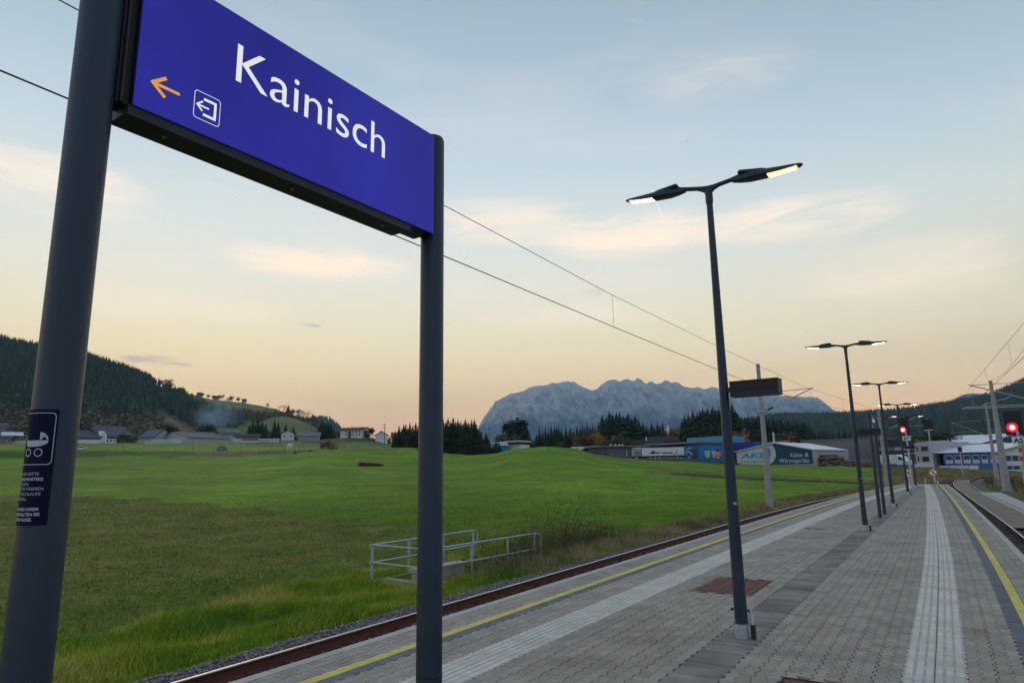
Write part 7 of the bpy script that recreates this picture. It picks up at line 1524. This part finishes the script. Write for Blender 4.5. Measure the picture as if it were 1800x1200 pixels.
def blades(name, P, H, Wd, bend, m, label, lean=None):
    n = len(P); a = rng.uniform(0, 2 * math.pi, n); dx, dy = np.cos(a), np.sin(a)
    bd = bend * H * rng.uniform(.3, 1.4, n); la = rng.uniform(0, 2 * math.pi, n); lx, ly = np.cos(la) * bd, np.sin(la) * bd
    if lean is not None: lx = lx + lean[0] * H; ly = ly + lean[1] * H
    w = Wd / 2
    b0 = P + np.stack([-dx * w, -dy * w, 0 * w], -1); b1 = P + np.stack([dx * w, dy * w, 0 * w], -1)
    m0 = P + np.stack([lx * .35 - dx * w * .7, ly * .35 - dy * w * .7, H * .6], -1); m1 = P + np.stack([lx * .35 + dx * w * .7, ly * .35 + dy * w * .7, H * .6], -1)
    t = P + np.stack([lx, ly, H], -1)
    V = np.stack([b0, b1, m1, m0, t], 1).reshape(-1, 3); i = np.arange(n)[:, None] * 5
    Fq = np.concatenate([i + np.array([[0, 1, 2]]), i + np.array([[0, 2, 3]]), i + np.array([[3, 2, 4]])], 1).reshape(-1, 3)
    o = link(name, numpy_mesh(name, V, Fq, m)); tag(o, label, None, None, 'stuff'); return o
def region(n, x0, x1, y0, y1, fn=None, py=0, mg=20, hmax=.3):
    X = rng.uniform(x0, x1, n); Y = rng.uniform(y0, y1, n); Z = ground(X, Y); P = np.stack([X, Y, Z], -1); px, pyy = project(P); front = (X * F_.x + Y * F_.y) > 2
    k = front & (px > -mg) & (px < 1800 + mg) & (pyy < 1260)
    if fn is not None: k &= fn(X, Y, px, pyy)
    return P[k]
lat = lambda X, Y: trackL(Y) - X        # distance from the left track centre towards the meadow
def wobble(X, Y): return (value_noise(X, Y, 2.2, 3) - .5) * 9
# long verge grass in front, left of the track
P = region(420000, -24, -9.6, 2, 34, lambda X, Y, px, py: (~inpoly(px, py + wobble(X, Y), BROWN_POLY)) & (lat(X, Y) > 1.25 + .55 * rng.random(len(X))) & (lat(X, Y) < 9.5) & (rng.random(len(X)) < np.clip(14 / np.maximum(Y + 4, 1), .25, 1)))
nr = lat(P[:, 0], P[:, 1]) < 2.3; P[nr, 2] = np.maximum(P[nr, 2], -.66)
h = (.06 + .24 * value_noise(P[:, 0], P[:, 1], 1.1, 2) ** 1.7) * rng.uniform(.4, 1.35, len(P)); edge = np.clip((lat(P[:, 0], P[:, 1]) - 1.2) / 1.5, .35, 1)
blades('verge_grass', P, h * edge * 1.15, .011 * rng.uniform(.6, 1.4, len(P)), .75, VERGE, 'long yellow-green grass along the left side of the track')
# mown brown-green strip
P = region(1100000, -75, -12, 2, 60, lambda X, Y, px, py: inpoly(px, py + wobble(X, Y), BROWN_POLY) & (rng.random(len(X)) < np.clip((16 / np.maximum(np.hypot(X, Y), 1)) ** 1.6, .05, 1)))
blades('mown_grass', P, rng.uniform(.02, .085, len(P)) * (1 + .015 * np.hypot(P[:, 0], P[:, 1])), .011 * rng.uniform(.5, 1.6, len(P)) * (1 + .02 * np.hypot(P[:, 0], P[:, 1])), 1.3, STUB, 'short mown brown-green grass in the strip of meadow nearest the track')
# green meadow beyond
P = region(520000, -75, -12, 18, 80, lambda X, Y, px, py: (~inpoly(px, py + wobble(X, Y), BROWN_POLY)) & (lat(X, Y) > 4.5) & (rng.random(len(X)) < np.clip((26 / np.maximum(np.hypot(X, Y), 1)) ** 1.3, .05, 1) * np.clip((80 - np.hypot(X, Y)) / 35, 0, 1)))
blades('meadow_grass', P, rng.uniform(.03, .10, len(P)), .014 * rng.uniform(.5, 1.5, len(P)) * (1 + .012 * np.hypot(P[:, 0], P[:, 1])), .8, FIELD, 'green meadow grass beyond the mown strip')
# dry strip beside the ballast all along the track
P = region(420000, -16, 6, 15, 100, lambda X, Y, px, py: (lat(X, Y) > 1.25 + .7 * rng.random(len(X))) & (lat(X, Y) < 5.2) & (px > 770) & (rng.random(len(X)) < np.clip(30 / np.maximum(Y, 1), .2, 1)) & (value_noise(X, Y, 2.5, 7) > .35 - .2 * (px > 1000)))
h = rng.uniform(.12, .5, len(P)) * (1 - np.clip((lat(P[:, 0], P[:, 1]) - 3.8) / 2.2, 0, .8)) * np.clip((lat(P[:, 0], P[:, 1]) - 1.0) / 1.4, .3, 1); P[:, 2] = np.where(lat(P[:, 0], P[:, 1]) < 2.3, np.maximum(P[:, 2], -.66), P[:, 2]); blades('dry_grass', P, h, .012 * rng.uniform(.6, 1.5, len(P)) * (1 + .012 * P[:, 1]), .45, DRY, 'dry straw-coloured grass between the track and the meadow')
# tall dark weeds right of the culvert railing
X = rng.normal(0, 1, 1500); Y = rng.uniform(0, 1, 1500)
c0, c1 = on_z(850, 1010, -.85), on_z(1085, 945, -.75)
t_ = rng.random(1900) ** .9; px_ = c0.x + (c1.x - c0.x) * t_ + rng.normal(-.5, .7, 1900); py_ = c0.y + (c1.y - c0.y) * t_ + rng.normal(0, .6, 1900)
ok = (trackL(py_) - px_) > 2.3; px_, py_, t_ = px_[ok], py_[ok], t_[ok]
P = np.stack([px_, py_, ground(px_, py_)], -1); hh = (.45 + 1.15 * np.exp(-((t_ - .55) / .30) ** 2)) * rng.uniform(.25, 1.35, len(P)); kk = rng.random(len(P)) < .62; P, hh = P[kk], hh[kk]
blades('tall_weeds', P, hh, rng.uniform(.010, .02, len(P)), .22, STALK, 'thicket of tall dark weeds beside the track right of the railing', lean=(.12, .16))
# seed heads and side leaves on the stalks
sel = rng.integers(0, len(P), 9000); f = rng.uniform(.05, .95, 9000) ** 1.3; Q = P[sel] + np.stack([.12 * hh[sel] * f * .6 + rng.normal(0, .05, 9000), .16 * hh[sel] * f * .6 + rng.normal(0, .05, 9000), hh[sel] * f], -1)
blades('weed_leaves', Q, rng.uniform(.04, .13, 9000), rng.uniform(.012, .03, 9000), 1.2, STALK, 'small leaves and seed heads of the tall weeds')
# scrub on the right-hand side
P = region(60000, 3.0, 26, 24, 150, lambda X, Y, px, py: (X - trackR(Y) > 3.3) & (value_noise(X, Y, 3.1, 4) > .38) & (rng.random(len(X)) < np.clip(45 / Y, .15, 1)))
blades('right_bank_grass', P, rng.uniform(.15, .75, len(P)), .02 * rng.uniform(.6, 1.6, len(P)) * (1 + .01 * P[:, 1]), .5, DRY, 'dry grass on the bank right of the curving track')
P = region(26000, -8, 16, 84, 190, lambda X, Y, px, py: (np.minimum(np.abs(trackL(Y) - X), np.abs(X - trackR(Y))) > 2.6) & (px > 1500)); blades('far_verge_grass', P, rng.uniform(.1, .55, len(P)), .06 * rng.uniform(.6, 1.6, len(P)), .6, DRY, 'yellowish grass beyond the end of the platform')
P = region(9000, -60, -5, 105, 175, lambda X, Y, px, py: (np.abs(py - np.interp(px, [1180, 1300, 1420, 1510, 1580], [831.5, 840, 845, 849, 850])) < 1.5) & (px > 1180)); blades('ditch_grass', P, rng.uniform(.1, .5, len(P)), .08 * rng.uniform(.6, 1.6, len(P)), .6, DRY, 'brown grass along the ditch in the meadow')
P = region(30000, -95, -20, 172, 212, lambda X, Y, px, py: (np.hypot(X, Y) > 184) & (np.hypot(X, Y) < 206) & (px > 1120) & (px < 1300)); blades('yard_scrub', P, rng.uniform(.05, .28, len(P)), .10 * rng.uniform(.6, 1.6, len(P)), .8, STALK, 'brown scrub along the edge of the lorry yard')
row('bushes beside the masts', 'dark bush at the foot of the tall weathered mast', 84, 860, [(1736, 850, 'sparse', LEAF_B, 1.2), (1746, 847, 'sparse', LEAF_B, 1.2), (1780, 842, 'bush', LEAF_D, 1.0), (1792, 840, 'bush', LEAF_B, 1.0), (1806, 836, 'bush', LEAF_D, 1.)], 'bush', LEAF_D, .8, jitter=5, cat='bush')

# ------------------------------------------------------------------ smoke over the farm, and the air
def vol_mat(name, dens, col, noise=False, aniso=0.):
    m = bpy.data.materials.new(name); m.use_nodes = True; nt = m.node_tree; N = nt.nodes; L = nt.links; N.clear(); out = N.new('ShaderNodeOutputMaterial'); v = N.new('ShaderNodeVolumePrincipled')
    v.inputs['Color'].default_value = (*col, 1); v.inputs['Density'].default_value = dens; v.inputs['Anisotropy'].default_value = aniso; L.new(v.outputs[0], out.inputs['Volume'])
    if noise:
        tc = N.new('ShaderNodeTexCoord'); nz = N.new('ShaderNodeTexNoise'); nz.inputs['Scale'].default_value = 1.6; nz.inputs['Detail'].default_value = 5; nz.inputs['Roughness'].default_value = .65; nz.inputs['Distortion'].default_value = .8; L.new(tc.outputs['Object'], nz.inputs['Vector'])
        mr = N.new('ShaderNodeMapRange'); mr.inputs[1].default_value = .36; mr.inputs[2].default_value = .74; L.new(nz.outputs['Fac'], mr.inputs[0])
        ln = N.new('ShaderNodeVectorMath'); ln.operation = 'LENGTH'; L.new(tc.outputs['Object'], ln.inputs[0]); fa = N.new('ShaderNodeMapRange'); fa.inputs[1].default_value = 1.0; fa.inputs[2].default_value = .15; fa.inputs[3].default_value = 0; fa.inputs[4].default_value = 1; L.new(ln.outputs['Value'], fa.inputs[0]); fa.interpolation_type = 'SMOOTHSTEP'; fa.inputs[2].default_value = 0.0
        mu = N.new('ShaderNodeMath'); mu.operation = 'MULTIPLY'; L.new(mr.outputs[0], mu.inputs[0]); L.new(fa.outputs[0], mu.inputs[1]); m2 = N.new('ShaderNodeMath'); m2.operation = 'MULTIPLY'; L.new(mu.outputs[0], m2.inputs[0]); m2.inputs[1].default_value = dens; L.new(m2.outputs[0], v.inputs['Density'])
    return m
def ellipsoid(name, m, c, s, label, tilt=0.):
    import bmesh as B; bm = B.new(); B.ops.create_icosphere(bm, subdivisions=3, radius=1); me = bpy.data.meshes.new(name); bm.to_mesh(me); bm.free(); me.materials.append(m); o = link(name, me, None, c); o.scale = s; o.rotation_euler = (0, tilt, 0); tag(o, label, None, None, 'stuff'); return o
c = at_d(380, 731, 520); ellipsoid('smoke', vol_mat('smoke_volume', .07, (.62, .82, 1.0), True), c, (30, 16, 15), 'bluish smoke drifting up behind the long shed')
HAZE = vol_mat('haze_air', 6.8e-5, (.46, .74, 1.0), aniso=.0)
o = MB().b2(-10500, 7500, -800, 10800, -60, 1450).build('haze', HAZE); tag(o, 'thin blue evening haze over the whole valley', None, None, 'stuff')
